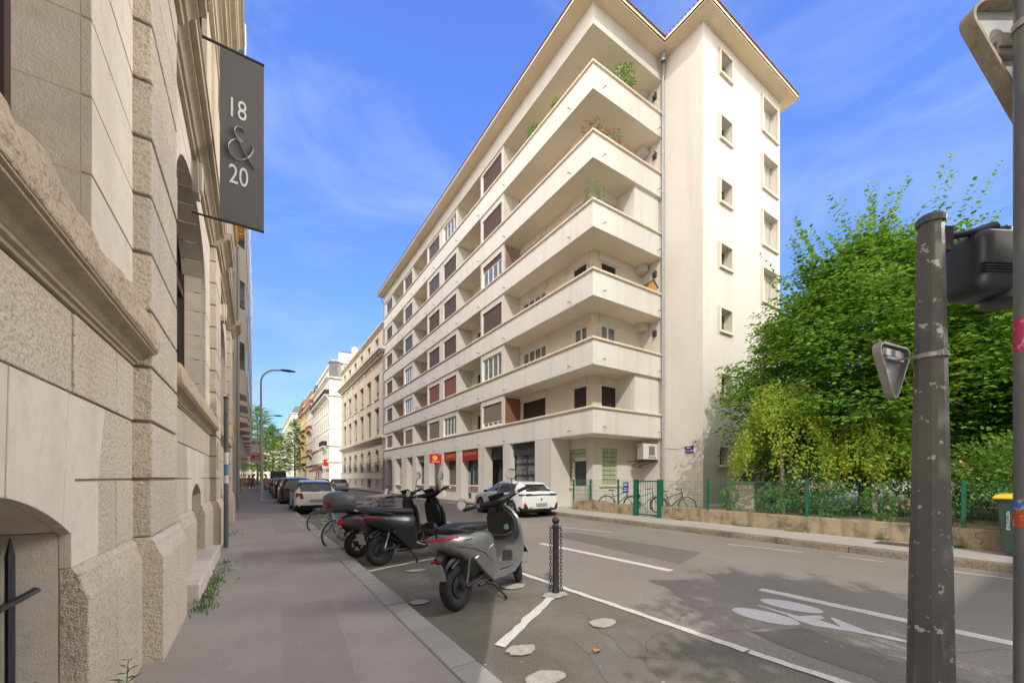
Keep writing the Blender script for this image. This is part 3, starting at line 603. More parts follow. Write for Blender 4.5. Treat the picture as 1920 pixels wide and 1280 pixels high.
# wall lamp / bracket near the tower corner, pipe on the tower side
m = MB(); m.tube([(XT - 0.09, 12.5, 0.13), (XT - 0.09, 12.5, 21.3), (XT - 0.09, 12.44, 21.6), (XT - 0.30, 12.3, 22.0), (XT - 0.34, 12.28, ZTOP)], 0.062, 10)
for z in [2.4 + 1.9 * i for i in range(10)]: m.lathe([(0.075, z), (0.08, z + 0.03), (0.075, z + 0.07)], 10, (XT - 0.09, 12.5, 0))
m.lathe([(0.12, 21.9), (0.13, 22.2), (0.12, 22.3)], 10, (XT - 0.34, 12.28, 0))
bb(m, 'downpipe', M_metal, smooth=50)
m = MB(); m.tube([(XF - 0.09, YE + 0.05, 0.13), (XF - 0.09, YE + 0.05, 21.5), (XF - 0.35, YE - 0.05, 22.2)], 0.06, 8); bb(m, 'downpipe', M_metal, smooth=50)
m = MB(); m.tube([(XT - 0.16, 10.75, 3.30), (XT, 10.78, 3.33)], 0.035, 8); m.cbox((XT - 0.22, 10.7, 3.32), (0.18, 0.1, 0.1)); bb(m, 'wall_lamp', M_frame)
# eaves and roof
OV = 0.65
outl = [(XF - OV, YG - OV), (XT - OV, YG - OV), (XT - OV, YT - OV), (XE + OV, YT - OV), (XE + OV, YE + 0.4), (XF - OV, YE + 0.4)]
m = MB(); m.prism(outl, ZTOP, ZTOP + 0.10, 'z'); eav = bb(m, 'eaves', M_soff)
m = MB()
for i in range(len(outl)):
    a, b = Vector(outl[i]), Vector(outl[(i+1) % len(outl)]); d = (b - a).normalized(); n = Vector((d.y, -d.x))
    a2, b2 = a - d * 0.0, b + d * 0.0
    m.add([(a2.x, a2.y, ZTOP - 0.02), (b2.x, b2.y, ZTOP - 0.02), (b2.x, b2.y, ZTOP + 0.24), (a2.x, a2.y, ZTOP + 0.24)] +
          [(a2.x - n.x*0.05, a2.y - n.y*0.05, ZTOP - 0.02), (b2.x - n.x*0.05, b2.y - n.y*0.05, ZTOP - 0.02), (b2.x - n.x*0.05, b2.y - n.y*0.05, ZTOP + 0.24), (a2.x - n.x*0.05, a2.y - n.y*0.05, ZTOP + 0.24)],
          [(0,1,2,3), (4,7,6,5), (0,4,5,1), (3,2,6,7)])
bb(m, 'fascia_board', M_soff, eav)
cxs = [(19.5, 18.5)]
m = MB(); vs = [(x + (0.05 if x > 15 else -0.05), y + (-0.05 if y < 20 else 0.05), ZTOP + 0.25) for x, y in outl] ; k0 = len(vs)
vs += [(x, y, ZTOP + 0.29) for x, y, _ in vs]
vs += [(18.4, 18.6, 24.0), (20.75, 14.5, 24.0), (18.4, 40.0, 24.0)]
A = k0 * 2
m.add(vs, [(i, (i+1) % 6, k0 + (i+1) % 6, k0 + i) for i in range(6)] + [(6, 7, A), (7, 8, A + 1, A), (8, 9, A + 1), (9, 10, A + 2, A, A + 1), (10, 11, A + 2), (11, 6, A, A + 2), (5, 4, 3, 2, 1, 0)])
rf = bb(m, 'roof', M_tile)
# rounded tile ends along the eaves
m = MB()
for i in range(5):
    a, b = Vector(outl[i]), Vector(outl[(i+1) % 6]); L = (b - a).length; d = (b-a).normalized(); nn = Vector((-d.y, d.x)); t = 0.1
    if i == 3 : continue
    while t < L:
        p = a + d * t; m.tube([(p.x - nn.x*0.06, p.y - nn.y*0.06, ZTOP + 0.275), (p.x + nn.x*0.5, p.y + nn.y*0.5, ZTOP + 0.35)], 0.035, 6); t += 0.2
bb(m, 'eaves_tiles', M_tile, rf)
m = MB(); m.box(18.0, 18.7, 15.7, 16.3, 23.0, 24.75); ch = bb(m, 'chimney', mat('chimney_brick', (0.33, 0.17, 0.11), 0.9), rf)
m.v = []; m.f = []; m.mi = []; m.lathe([(0.22, 24.7), (0.2, 25.1), (0.3, 25.2), (0.3, 25.3), (0, 25.35)], 12, (18.35, 16.0, 0)); bb(m, 'chimney_pot', M_dkmetal, rf)
# a metre of cable along the tower wall
m = MB(); m.tube([(XT - 0.012, 12.4, 3.05), (XT - 0.012, 11.7, 2.98), (XT - 0.012, 11.3, 3.06)], 0.008, 5); bb(m, 'cable', M_metal)

# things fixed to or standing on the building ------------------------
t = thing('air_conditioner', 'white outdoor air conditioning unit with dark grille bolted beneath the first balcony beside the drainpipe', 'air conditioner', (16.55, 13.0, 2.45))
m = MB(); m.box(15.95, 17.0, 12.82, 13.25, 2.5, 3.28); m.build('casing', mat('ac_white', (0.70, 0.68, 0.64), 0.5), t, world=True, bevel=0.02)
m = MB(); m.box(16.33, 16.75, 12.80, 12.83, 2.72, 3.16)
m.build('fan_grille', mat('ac_grille', (0.20, 0.18, 0.16), 0.7), t, world=True)
m = MB()
for i in range(5): m.box(15.935, 15.952, 12.86 + i*0.075, 12.9 + i*0.075, 2.56, 3.22)
for i in range(6): m.box(15.93, 15.94, 12.84, 13.22, 2.58 + i*0.12, 2.6 + i*0.12)
m.build('side_louvre', mat('ac_side', (0.32,0.33,0.31), 0.6), t, world=True)
m = MB(); m.box(15.85, 17.05, 12.80, 13.3, 2.42, 2.46); m.tube([(16.0, 12.9, 2.42), (16.3, 13.9, 2.2)], 0.02, 6); m.tube([(16.9, 12.9, 2.42), (16.9, 13.9, 2.2)], 0.02, 6); m.box(16.0,16.04,13.2,13.9,2.4,2.44); m.box(16.88,16.92,13.2,13.9,2.4,2.44); m.build('bracket', M_dkmetal, t, world=True)
M_tag = mat('scrawl_black', (0.03, 0.03, 0.035), 0.6)
m = MB()
random.seed(5); x = 16.28
while x < 16.86:
    m.tube([(x, 12.812, 2.56), (x + 0.03, 12.812, 2.66), (x + 0.055, 12.812, 2.57), (x + 0.02, 12.812, 2.61)], 0.009, 4); x += 0.085
m.build('spray_tag', M_tag, t, world=True)
t = thing('street_name_sign', 'blue enamel street name plate with white letters on the tower wall', 'sign', (XT - 0.02, 11.1, 2.9))
m = MB(); m.box(XT - 0.035, XT - 0.01, 10.87, 11.33, 2.74, 3.09); m.build('plate', mat('sign_white', (0.6, 0.6, 0.65), 0.4), t, world=True)
m = MB(); m.box(XT - 0.045, XT - 0.034, 10.885, 11.315, 2.755, 3.075); m.build('enamel', mat('enamel_blue', (0.012, 0.02, 0.22), 0.3), t, world=True)
textobj('lettering', 'RUE', 0.13, MT_X(XT - 0.05, 11.1, 2.99), mat('sign_letters', (0.75, 0.75, 0.8), 0.5), t, 0.003)
textobj('lettering', 'TRONCHET', 0.11, MT_X(XT - 0.05, 11.1, 2.85), MATS['sign_letters'], t, 0.003, sx=0.72)
t = thing('shop_sign', 'bright red projecting shop sign with a yellow emblem above the grilled shop', 'sign', (XF, 29.6, 3.0))
m = MB(); m.box(XF - 0.95, XF - 0.02, 29.45, 29.6, 2.72, 3.44); m.build('board', M_redb, t, world=True, bevel=0.01)
m = MB(); m.lathe([(0, 29.43), (0.2, 29.43), (0.2, 29.45)], 20, (XF - 0.55, 0, 3.14), 'y'); m.build('emblem', mat('sign_yellow', (0.85, 0.5, 0.08), 0.5), t, world=True)
textobj('lettering', 'SNACK', 0.2, MT_Y(XF - 0.48, 29.44, 2.84), MATS['sign_letters'], t, 0.003)
m = MB(); m.box(XF - 0.02, XF + 0.3, 29.50, 29.55, 2.85, 2.9); m.box(XF - 0.02, XF + 0.3, 29.50, 29.55, 3.25, 3.3); m.build('arm', M_dkmetal, t, world=True)
t = thing('birdhouse', 'small pitched-roof wooden birdhouse on the gable balcony coping', 'birdhouse', (16.35, YG + 0.1, CAP[2]))
zz = CAP[2]; hw = mat('birdhouse_wood', (0.55, 0.27, 0.07), 0.8, n1=(9, 0.4, (0.4, 0.18, 0.05)))
m = MB(); m.prism([(16.0, zz), (16.62, zz), (16.62, zz + 0.22), (16.31, zz + 0.46), (16.0, zz + 0.22)], YG - 0.05, YG + 0.25, 'y'); m.build('box', hw, t, world=True)
m = MB(); m.prism([(15.93, zz + 0.17), (16.31, zz + 0.48), (16.31, zz + 0.52), (15.93, zz + 0.22)], YG - 0.1, YG + 0.3, 'y'); m.prism([(16.69, zz + 0.17), (16.31, zz + 0.48), (16.31, zz + 0.52), (16.69, zz + 0.22)], YG - 0.1, YG + 0.3, 'y'); m.build('roof', mat('birdhouse_roof', (0.13, 0.10, 0.08), 0.8), t, world=True)
# ------------------------------------------------------------------ left side: the old stone building
def lbb(m, name, mt, par, **k): return m.build(name, mt, par, world=True, **k)
XWL, XPL = -0.814, -0.70          # wall face, pilaster face (both face +X)
ZJ = [1.118, 1.585, 2.045, 2.48, 2.93, 3.387, 3.845, 4.303, 4.76, 5.22, 5.68, 6.14, 6.45]
pil = [(-0.645, -0.25), (4.24, 5.44), (10.40, 11.60), (16.0, 16.95)]
old = thing('stone_building', 'old building of weathered pale stone blocks with arched windows, towering over the near left pavement', 'building', (XWL, 3.0, 0.13))
random.seed(11)
def stones(m, x, y0, y1, z0, z1, vj, g=0.007, th=0.05, rnd=0.004):
    ys = [y0] + [v for v in vj if y0 + 0.05 < v < y1 - 0.05] + [y1]
    for a, b in zip(ys[:-1], ys[1:]):
        dx = random.uniform(-rnd, rnd); m.box(x - th, x + dx, a + (g if a > y0 else 0.0), b - (g if b < y1 else 0.0), z0 + g, z1 - g)
# backing wall (joints show it)
m = MB()
opb = [(o, e_, 0.30, 1.30 + r_, r_, 1) for o, e_, r_ in ((1.15, 3.01, 0.24), (7.62, 8.84, 0.20), (12.9, 14.12, 0.20))]      # basement windows
opw = [(c_ - 1.70, c_ + 1.70, 2.95, 6.12, 1.0) for c_ in (1.62, 7.92, 13.9)]  # big arched windows
wallplane(m, PXm(XWL - 0.014), -0.65, 16.95, 0.1, 6.5, [(o[0] - 0.03, o[1] + 0.03, o[2] - 0.03, o[3] + 0.04, *o[4:]) for o in opb + opw], 0.004)
bk = lbb(m, 'wall_joint', M_joint, old)
# courses
bays_l = [(-0.25, 4.24), (5.44, 10.40), (11.60, 16.0)]
for bi, (y0, y1) in enumerate(bays_l):
    mr = MB(); ms = MB(); wb0, wb1 = opb[bi][:2]; ww0, ww1 = opw[bi][:2]; cb = (wb0 + wb1) / 2
    for j in range(len(ZJ) - 1):
        z0, z1 = ZJ[j], ZJ[j+1]
        if j == 0:     # springing course of the basement arch: smooth surround
            stones(ms, XWL, wb1, wb1 + 0.42, z0, z1, []); stones(mr, XWL, wb1 + 0.42, y1, z0, z1, [wb1 + 0.78])
            stones(ms, XWL, wb0 - 0.42, wb0, z0, z1, []); stones(mr, XWL, y0, wb0 - 0.42, z0, z1, [wb0 - 0.8])
        elif j == 1:
            stones(mr, XWL, wb1 + 0.42, y1, z0, z1, []); stones(mr, XWL, y0, wb0 - 0.42, z0, z1, [])
            # voussoirs over the arch, smooth lower part
            n = 5; ys = [wb0 - 0.42 + (wb1 - wb0 + 0.84) * i / n for i in range(n + 1)]; hwb = (wb1 - wb0) / 2; rsb = opb[bi][4]
            for i in range(n):
                def zl(y):
                    t = (y - cb) / hwb
                    return 1.30 + rsb * (1 - t*t) if abs(t) < 1 else z0 + 0.007
                a, b = ys[i] + 0.006, ys[i+1] - 0.006; k = 10
                low = [(a + (b-a)*q/k, max(z0 + 0.007, zl(a + (b-a)*q/k))) if abs(a + (b-a)*q/k - cb) >= hwb else (a + (b-a)*q/k, zl(a + (b-a)*q/k)) for q in range(k + 1)]
                poly = low + [(b + (b - cb)*0.10, z1 - 0.007), (a + (a - cb)*0.10, z1 - 0.007)]
                ms.prism(poly, XWL - 0.05, XWL + random.uniform(0, 0.005), 'x')
        elif z1 <= 2.5:
            if j == 2: stones(mr, XWL, y0, y1, z0, z1, [cb - 1.45, cb - 0.35, cb + 0.95, cb + 1.72])
            else: stones(mr, XWL, y0, y1, z0, z1, [cb - 1.0, cb + 0.3, cb + 1.3])
        else:
            # beside the big window, smooth ashlar; arch cut by the opening profile
            c_ = (ww0 + ww1) / 2
            def edge(z):
                if z <= 5.12: return 1.70
                t = min(1, (z - 5.12) / 1.0); return 1.70 * math.sqrt(max(0, 1 - t*t))
            k = 6; zz = [z0 + 0.007 + (z1 - z0 - 0.014) * q / k for q in range(k + 1)]
            for sgn, ye in ((1, y1), (-1, y0)):
                pts = [(c_ + sgn * edge(z), z) for z in zz]
                if z0 > 6.13: continue
                ms.prism(pts + [(ye, zz[-1]), (ye, zz[0])], XWL - 0.05, XWL + random.uniform(-0.002, 0.003), 'x')
                if j % 2 == 0 and z1 < 5.2: ms_j = None
    ms.box(XWL - 0.05, XWL, y0, y1, 6.14, 6.5)
    lbb(mr, 'hammered_stone_wall', M_stone_r, old, bevel=0.006); lbb(ms, 'dressed_stone_wall', M_stone_s, old, bevel=0.004)
# pilasters
for (y0, y1) in pil:
    mp_ = MB(); mpr = MB()
    for j in range(len(ZJ) - 1):
        z0, z1 = ZJ[j], ZJ[j+1]; g = 0.013
        dx = random.uniform(-0.004, 0.004)
        (mpr).box(XWL - 0.02, XPL + dx, y0, y1, z0 + g, z1 - g)
    mp_.box(XWL - 0.02, XPL - 0.022, y0 + 0.02, y1 - 0.02, 1.118, 6.45)
    pl_ = lbb(mpr, 'pilaster', M_stone_r, old, bevel=0.012); lbb(mp_, 'pilaster_joint', M_joint, pl_)
# plinth with sloping top, broken at basement windows, stepping out under the pilasters
def plinth(m, y0, y1, xo, up):
    iu = -0.864; m.prism([(iu, 0.1), (xo, 0.1), (xo, 0.955), (xo - 0.012, 0.99), (up + 0.035, 1.05), (up + 0.03, 1.085), (up + 0.0, 1.123), (iu, 1.123)], y0, y1, 'y')
m = MB()
for bi, (y0, y1) in enumerate(bays_l):
    wb0, wb1 = opb[bi][:2]
    for a, b in ((y0, wb0), (wb1, y1)):
        mid = (a + b) / 2 - 0.1; plinth(m, a, mid - 0.004, -0.75, XWL); plinth(m, mid + 0.004, b, -0.75, XWL)
    m.box(-1.1, -0.72, wb0 - 0.0, wb1 + 0.0, 0.1, 0.30)
for (y0, y1) in pil: plinth(m, y0 - 0.05, y1 + 0.05, -0.622, XPL)
lbb(m, 'plinth', M_stone_r, old, bevel=0.008)
m = MB(); m.box(-0.90, -0.56, 6.0, 9.3, 0.1, 0.34); lbb(m, 'step', M_stone_s, old, bevel=0.02)
# reveals lining + basement grilles
for bi, o in enumerate(opb):
    m = MB(); m.box(-1.45, -1.13, o[0] - 0.3, o[1] + 0.3, 0.1, 1.6); lbb(m, 'cellar_window', M_glass, old)
    m = MB()
    for a, sg in ((o[0], -1), (o[1], 1)):
        m.box(-1.13, XWL - 0.051, a, a + sg*0.2, 0.12, 1.312)
    cb = (o[0] + o[1]) / 2; k = 10
    hwb = (o[1] - o[0]) / 2; k = 14; low = [(o[0] - 0.1 + (2*hwb + 0.2) * q / k) for q in range(k + 1)]
    poly = [(y, 1.30 + o[4] * (1 - min(1, abs(y - cb) / hwb) ** 2)) for y in low]
    m.prism(poly + [(low[-1], 1.62), (low[0], 1.62)], -1.13, XWL - 0.052, 'x')
    lbb(m, 'window_reveal', M_stone_s, old)
    m = MB()
    nb = int((o[1] - o[0]) / 0.15) + 1
    for i in range(nb):
        y = o[0] + 0.08 + i * (o[1] - o[0] - 0.16) / (nb - 1); zt = 1.22
        m.tube([(-1.0, y, 0.3), (-1.0, y, zt), (-1.0, y, zt + 0.09)], [0.017, 0.017, 0.002], 6)
    for z in (0.52, 1.0):
        ya, yb = o[0] - 0.0, o[1] + 0.0
        m.tube([(-1.06, ya, z), (-0.98, ya + 0.05, z), (-0.98, yb - 0.1, z), (-0.93, yb - 0.02, z + 0.035)], 0.022, 6, flat=0.6)
    lbb(m, 'iron_grille', M_dkmetal, old, smooth=40)
# arched window frames, glass, reveals
for bi, o in enumerate(opw):
    m = MB(); m.box(-1.24, -1.20, o[0] - 0.1, o[1] + 0.1, 2.9, 6.3); gl = lbb(m, 'arched_window', M_glass, old)
    m = MB(); c_ = (o[0] + o[1]) / 2
    for y in (o[0] + 0.035, o[0] + 0.035 + 0.84, c_, o[1] - 0.035 - 0.84, o[1] - 0.035): m.box(-1.2, -1.13, y - 0.035, y + 0.035, 2.9, 6.2)
    m.box(-1.2, -1.14, o[0], o[1], 4.95, 5.07); m.box(-1.2, -1.14, o[0], o[1], 2.9, 3.0)
    lbb(m, 'window_frame', mat('frame_oxblood', (0.055, 0.035, 0.032), 0.6), gl)
    m = MB()        # stone reveal
    pts = []
    for q in range(13):
        t = math.pi * q / 12; pts.append((c_ + 1.70 * math.cos(t), 5.12 + 1.0 * math.sin(t)))
    prof = [(o[1], 2.8)] + pts + [(o[0], 2.8)]
    zcut = [z for z in ZJ if 2.9 < z < 5.1]
    for k2 in range(len(prof) - 1):
        (a, za), (b, zb) = prof[k2], prof[k2+1]
        segs = [(a, za, b, zb)]
        if k2 in (0, len(prof) - 2):
            zz = sorted({za, zb, *zcut}); segs = [(a, p, b, q) for p, q in zip(zz[:-1], zz[1:])]
        for (p0, p1, q0, q1) in segs:
            dy, dz = q0 - p0, q1 - p1; L = math.hypot(dy, dz); ux, uz = dy / L * 0.006, dz / L * 0.006
            m.add([(XWL - 0.049, p0 + ux, p1 + uz), (XWL - 0.049, q0 - ux, q1 - uz), (-1.16, q0 - ux, q1 - uz), (-1.16, p0 + ux, p1 + uz)], [(0, 1, 2, 3)])
            off = 0.004 if abs(p0 - c_) < 1.7 and False else 0
    lbb(m, 'window_reveal', M_stone_s, old)
    # keystone
    m = MB(); m.prism([(c_ - 0.13, 6.0), (c_ + 0.13, 6.0), (c_ + 0.2, 6.5), (c_ - 0.2, 6.5)], XWL - 0.02, XWL + 0.07, 'x'); m.prism([(c_ - 0.07, 6.08), (c_ + 0.07, 6.08), (c_ + 0.12, 6.48), (c_ - 0.12, 6.48)], XWL + 0.07, XWL + 0.11, 'x')
    lbb(m, 'keystone', M_stone_s, old, bevel=0.01)
    # sill: moulded cornice with a rough hammered face
    y0, y1 = bays_l[bi][0] + (0.0), bays_l[bi][1] - 0.0
    prof = [(XWL - 0.02, 2.485), (XWL + 0.012, 2.485), (XWL + 0.016, 2.503), (XWL + 0.034, 2.508), (XWL + 0.036, 2.525), (XWL + 0.046, 2.53), (XWL + 0.056, 2.545), (XWL + 0.075, 2.562), (XWL + 0.105, 2.575), (XWL + 0.135, 2.580), (XWL + 0.137, 2.594), (XWL + 0.15, 2.596), (XWL + 0.15, 2.604), (XWL - 0.02, 2.604)]
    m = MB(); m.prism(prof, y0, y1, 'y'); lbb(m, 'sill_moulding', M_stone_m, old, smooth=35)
    # rough band: fine grid displaced in x
    ny, nzz = int((y1 - y0) / 0.022), 14; vs = []; fs = []
    from mathutils import noise as NZ
    prf = [(XWL + 0.02, 2.604), (XWL + 0.153, 2.606), (XWL + 0.158, 2.63), (XWL + 0.155, 2.66), (XWL + 0.15, 2.70), (XWL + 0.146, 2.74), (XWL + 0.14, 2.78), (XWL + 0.13, 2.82), (XWL + 0.115, 2.85), (XWL + 0.09, 2.875), (XWL + 0.04, 2.89), (XWL - 0.10, 2.92), (XWL - 0.25, 2.95), (XWL - 0.38, 2.97)]
    for i in range(ny + 1):
        y = y0 + (y1 - y0) * i / ny
        for q, (x, z) in enumerate(prf):
            d = 0
            if 1 < q < 13:
                d = NZ.fractal((x*9, y*5, z*9), 1.0, 2.0, 5) * 0.022 + max(0, NZ.noise((y*3.1, z*14, 2.2)) - 0.15) * -0.05
                if q < 3: d *= 0.4
            vs.append((x + d * 0.9, y, z + d * 0.8 * (q > 6)))
    n = len(prf)
    for i in range(ny):
        for q in range(n - 1): fs.append((i*n+q, (i+1)*n+q, (i+1)*n+q+1, i*n+q+1))
    fs += [tuple(range(n)), tuple(ny*n + q for q in range(n))[::-1]]
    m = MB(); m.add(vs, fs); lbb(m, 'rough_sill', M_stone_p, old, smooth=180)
# cornice above the ground floor, breaking forward over pilasters
def cornice(m, y0, y1, o=0.0, zb=6.45):
    X = XWL
    pr = [(X - 0.05, zb), (X + 0.05, zb), (X + 0.06, zb + 0.05), (X + 0.09, zb + 0.06), (X + 0.10, zb + 0.10), (X + 0.13, zb + 0.13), (X + 0.18, zb + 0.15), (X + 0.185, zb + 0.19), (X + 0.25, zb + 0.2), (X + 0.255, zb + 0.28), (X + 0.275, zb + 0.29), (X + 0.275, zb + 0.33), (X - 0.05, zb + 0.40)]
    m.prism([(x + (o if x > X else 0), z) for x, z in pr], y0, y1, 'y')
m = MB(); cornice(m, -0.65, 16.95)
for y0, y1 in pil: cornice(m, y0 - 0.06, y1 + 0.06, 0.11, 6.445)
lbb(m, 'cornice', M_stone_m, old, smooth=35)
# upper storeys
M_stone_u = mat('stone_upper', (0.567, 0.486, 0.365), 0.9, n1=(1.5, 0.6, (0.486, 0.419, 0.311)), streak=(2.5, 0.5, (0.365, 0.297, 0.216)), bump=[(30, 0.3, 0.006)])
m = MB(); upw = [(c_ - 0.8 + q, c_ + 0.8 + q, z, z + 2.5) for c_ in (1.62, 7.92, 13.9) for q in (0,) for z in (7.6, 11.4)]
wallplane(m, PXm(XWL + 0.02), -0.65, 16.95, 6.8, 16.6, upw, 0.3); m.add([(XWL + 0.02, 16.95, 0.1), (-9, 16.95, 0.1), (-9, 16.95, 16.6), (XWL + 0.02, 16.95, 16.6)], [(0, 1, 2, 3)])
m.add([(XWL + 0.02, -0.65, 0.1), (-9, -0.65, 0.1), (-9, -0.65, 16.6), (XWL + 0.02, -0.65, 16.6)], [(0, 1, 2, 3)])
for (y0, y1) in pil: m.box(XWL, XPL - 0.04, y0 + 0.1, y1 - 0.1, 6.8, 16.6)
lbb(m, 'upper_wall', M_stone_u, old)
for o in upw:
    m = MB(); m.box(-1.3, -1.05, o[0], o[1], o[2], o[3]); f = lbb(m, 'upper_window', M_glass, old)
    m = MB(); m.box(-0.9, XWL + 0.1, o[0] - 0.2, o[0], o[2] - 0.1, o[3] + 0.1); m.box(-0.9, XWL + 0.1, o[1], o[1] + 0.2, o[2] - 0.1, o[3] + 0.1); m.box(-0.9, XWL + 0.13, o[0] - 0.3, o[1] + 0.3, o[3] + 0.1, o[3] + 0.35); m.box(-0.9, XWL + 0.22, o[0] - 0.36, o[1] + 0.36, o[3] + 0.35, o[3] + 0.45)
    lbb(m, 'window_surround', M_stone_u, f, bevel=0.01)
m = MB(); cornice(m, -0.65, 16.9, 0.22, 16.5); cornice(m, -0.65, 16.9, 0.05, 10.85); m.box(-9, XWL + 0.3, -0.65, 16.9, 16.9, 17.2); lbb(m, 'upper_cornice', M_stone_u, old)
m = MB(); m.box(-0.56, XPL - 0.05, 11.7, 11.74, 1.35, 1.85); lbb(m, 'drainage_board', M_frame, old)
m = MB(); m.box(XPL - 0.01, XPL + 0.02, 10.55, 11.4, 1.78, 2.35); lbb(m, 'brass_plaque', mat('plaque', (0.5, 0.48, 0.44), 0.3, 0.3), old)

# next buildings along the left pavement
M_ochre = mat('ochre_cornice', (0.644, 0.402, 0.115), 0.85, n1=(2, 0.4, (0.529, 0.322, 0.092)))
M_greyst = mat('grey_render', (0.567, 0.499, 0.419), 0.9, n1=(1, 0.5, (0.486, 0.425, 0.358)), streak=(1.5, 0.3, (0.378, 0.324, 0.270)))
yb = thing('ochre_building', 'building with a deep ochre dentilled cornice above the left pavement', 'building', (XWL, 19.5, 0.13))
m = MB(); ops = [(17.9, 19.2, z, z + 2.1) for z in (1.0, 4.9, 8.4)] + [(20.2, 21.5, z, z + 2.1) for z in (1.0, 4.9, 8.4)]
wallplane(m, PXm(XWL), 16.95, 22.4, 0.1, 12.6, ops, 0.25); m.box(-9, XWL - 0.3, 17.0, 22.3, 0.1, 13.5); m.add([(XWL,22.4,.1),(XWL-.5,22.4,.1),(XWL-.5,22.4,12.6),(XWL,22.4,12.6)],[(0,1,2,3)]); lbb(m, 'wall', M_greyst, yb)
for o in ops: mm = MB(); mm.box(-1.1, XWL - 0.2, o[0], o[1], o[2], o[3]); lbb(mm, 'window', M_glass, yb)
m = MB(); X = XWL
m.prism([(X - 0.2, 12.3), (X + 0.06, 12.3), (X + 0.09, 12.5), (X + 0.14, 12.6), (X + 0.16, 12.85), (X + 0.36, 12.87), (X + 0.37, 13.1), (X + 0.44, 13.25), (X + 0.46, 13.4), (X - 0.2, 13.5)], 16.97, 22.4, 'y')
y = 17.1
while y < 22.3: m.box(X + 0.14, X + 0.31, y, y + 0.13, 12.66, 12.86); y += 0.3
lbb(m, 'cornice', M_ochre, yb, bevel=0.008)
m = MB(); m.box(X - 0.05, X + 0.02, 16.97, 22.4, 3.7, 3.95); m.box(X, X + 0.1, 17.3, 18.0, 3.0, 3.6); lbb(m, 'string_course', M_ochre, yb)
m = MB(); m.tube([(X + 0.12, 22.2, 0.13), (X + 0.12, 22.2, 12.2)], 0.06, 8); lbb(m, 'downpipe', M_metal, yb, smooth=50)
mb_ = thing('modern_building', 'modern beige block with stepped balconies projecting over the far left pavement', 'building', (XWL, 42, 0.13))
m = MB(); m.box(-12, XWL, 22.5, 64, 0.1, 24)
lbb(m, 'wall', M_greyst, mb_)
M_pinkr = mat('pale_pink_render', (0.650, 0.559, 0.481), 0.9, n1=(0.7, 0.4, (0.559, 0.481, 0.403)))
y = 23.2; q = 0
while y < 62:
    m = MB(); zb = 5.7 - (q % 2) * 0.0; pts = [(XWL - 0.02, y), (-0.42, y + 0.7), (-0.42, y + 3.0), (XWL - 0.02, y + 3.8)]
    m.prism(pts, zb, 24.2, 'z'); b = lbb(m, 'bay', M_pinkr, mb_)
    m = MB()
    for k in range(6):
        for (p, r_) in ((pts[0], pts[1]),):
            a = Vector(p).lerp(Vector(r_), 0.2); c_ = Vector(p).lerp(Vector(r_), 0.85); n = Vector((0.86, -0.5)) * 0.01
            z = 6.9 + k * 3.0
            m.add([(a.x + n.x, a.y + n.y, z), (c_.x + n.x, c_.y + n.y, z), (c_.x + n.x, c_.y + n.y, z + 1.35), (a.x + n.x, a.y + n.y, z + 1.35)], [(0, 1, 2, 3)])
        m.box(-0.43, -0.405, y + 0.9, y + 2.7, 6.9 + k*3.0, 8.2 + k*3.0)
    lbb(m, 'window', M_glass, b)
    m = MB(); m.prism([(XWL, y + 0.3), (-0.36, y + 0.9), (-0.36, y + 2.9), (XWL, y + 3.6)], 4.35, 4.6, 'z'); m.prism([(XWL, y + 0.3), (-0.40, y + 0.9), (-0.40, y + 2.9), (XWL, y + 3.6)], 5.2, 5.42, 'z'); lbb(m, 'balcony', M_pinkr, mb_)
    m = MB(); m.box(XWL - 0.02, XWL + 0.01, y + 0.6, y + 3.2, 0.6, 3.4); lbb(m, 'ground_window', M_glass, mb_)
    y += 4.4; q += 1
fb = thing('pale_building', 'pale building beyond the modern block at the far end of the left pavement', 'building', (XWL, 100, 0.13))
m = MB(); m.box(-14, XWL, 100, 150, 0.1, 19); lbb(m, 'wall', M_stone_u, fb)
m = MB()
for k in range(5):
    for i in range(14): m.box(XWL, XWL + 0.02, 101.2 + i*3.4, 102.6 + i*3.4, 1.2 + k*3.5, 3.2 + k*3.5)
lbb(m, 'window_row', M_glass, fb)

# banner, poles, lamps on the left
t = thing('hanging_banner', 'dark grey rectangular banner with white 18 & 20 lettering hanging from the stone building', 'banner', (-0.46, 7.45, 5.6))
m = MB(); m.box(-0.46, 0.105, 7.44, 7.465, 5.52, 8.12); m.build('cloth', mat('banner_grey', (0.111, 0.111, 0.117), 0.75, n1=(3, 0.3, (0.130, 0.130, 0.137)), bump=[(300, 0.2, 0.001)]), t, world=True)
m = MB(); m.tube([(XWL - 0.05, 7.45, 8.15), (0.11, 7.45, 8.15)], 0.02, 6); m.tube([(XWL + 0.02, 7.45, 5.5), (0.11, 7.45, 5.5)], 0.016, 6); m.box(XWL, XWL + 0.04, 7.38, 7.52, 8.05, 8.25); m.build('bracket', M_anth, t, world=True)
M_wl = mat('white_lettering', (0.72, 0.72, 0.72), 0.6)
textobj('lettering', '18', 0.42, MT_Y(-0.245, 7.435, 7.26), M_wl, t, 0.002, sx=0.62)
textobj('lettering', '20', 0.42, MT_Y(-0.225, 7.435, 6.24), M_wl, t, 0.002, sx=0.62)
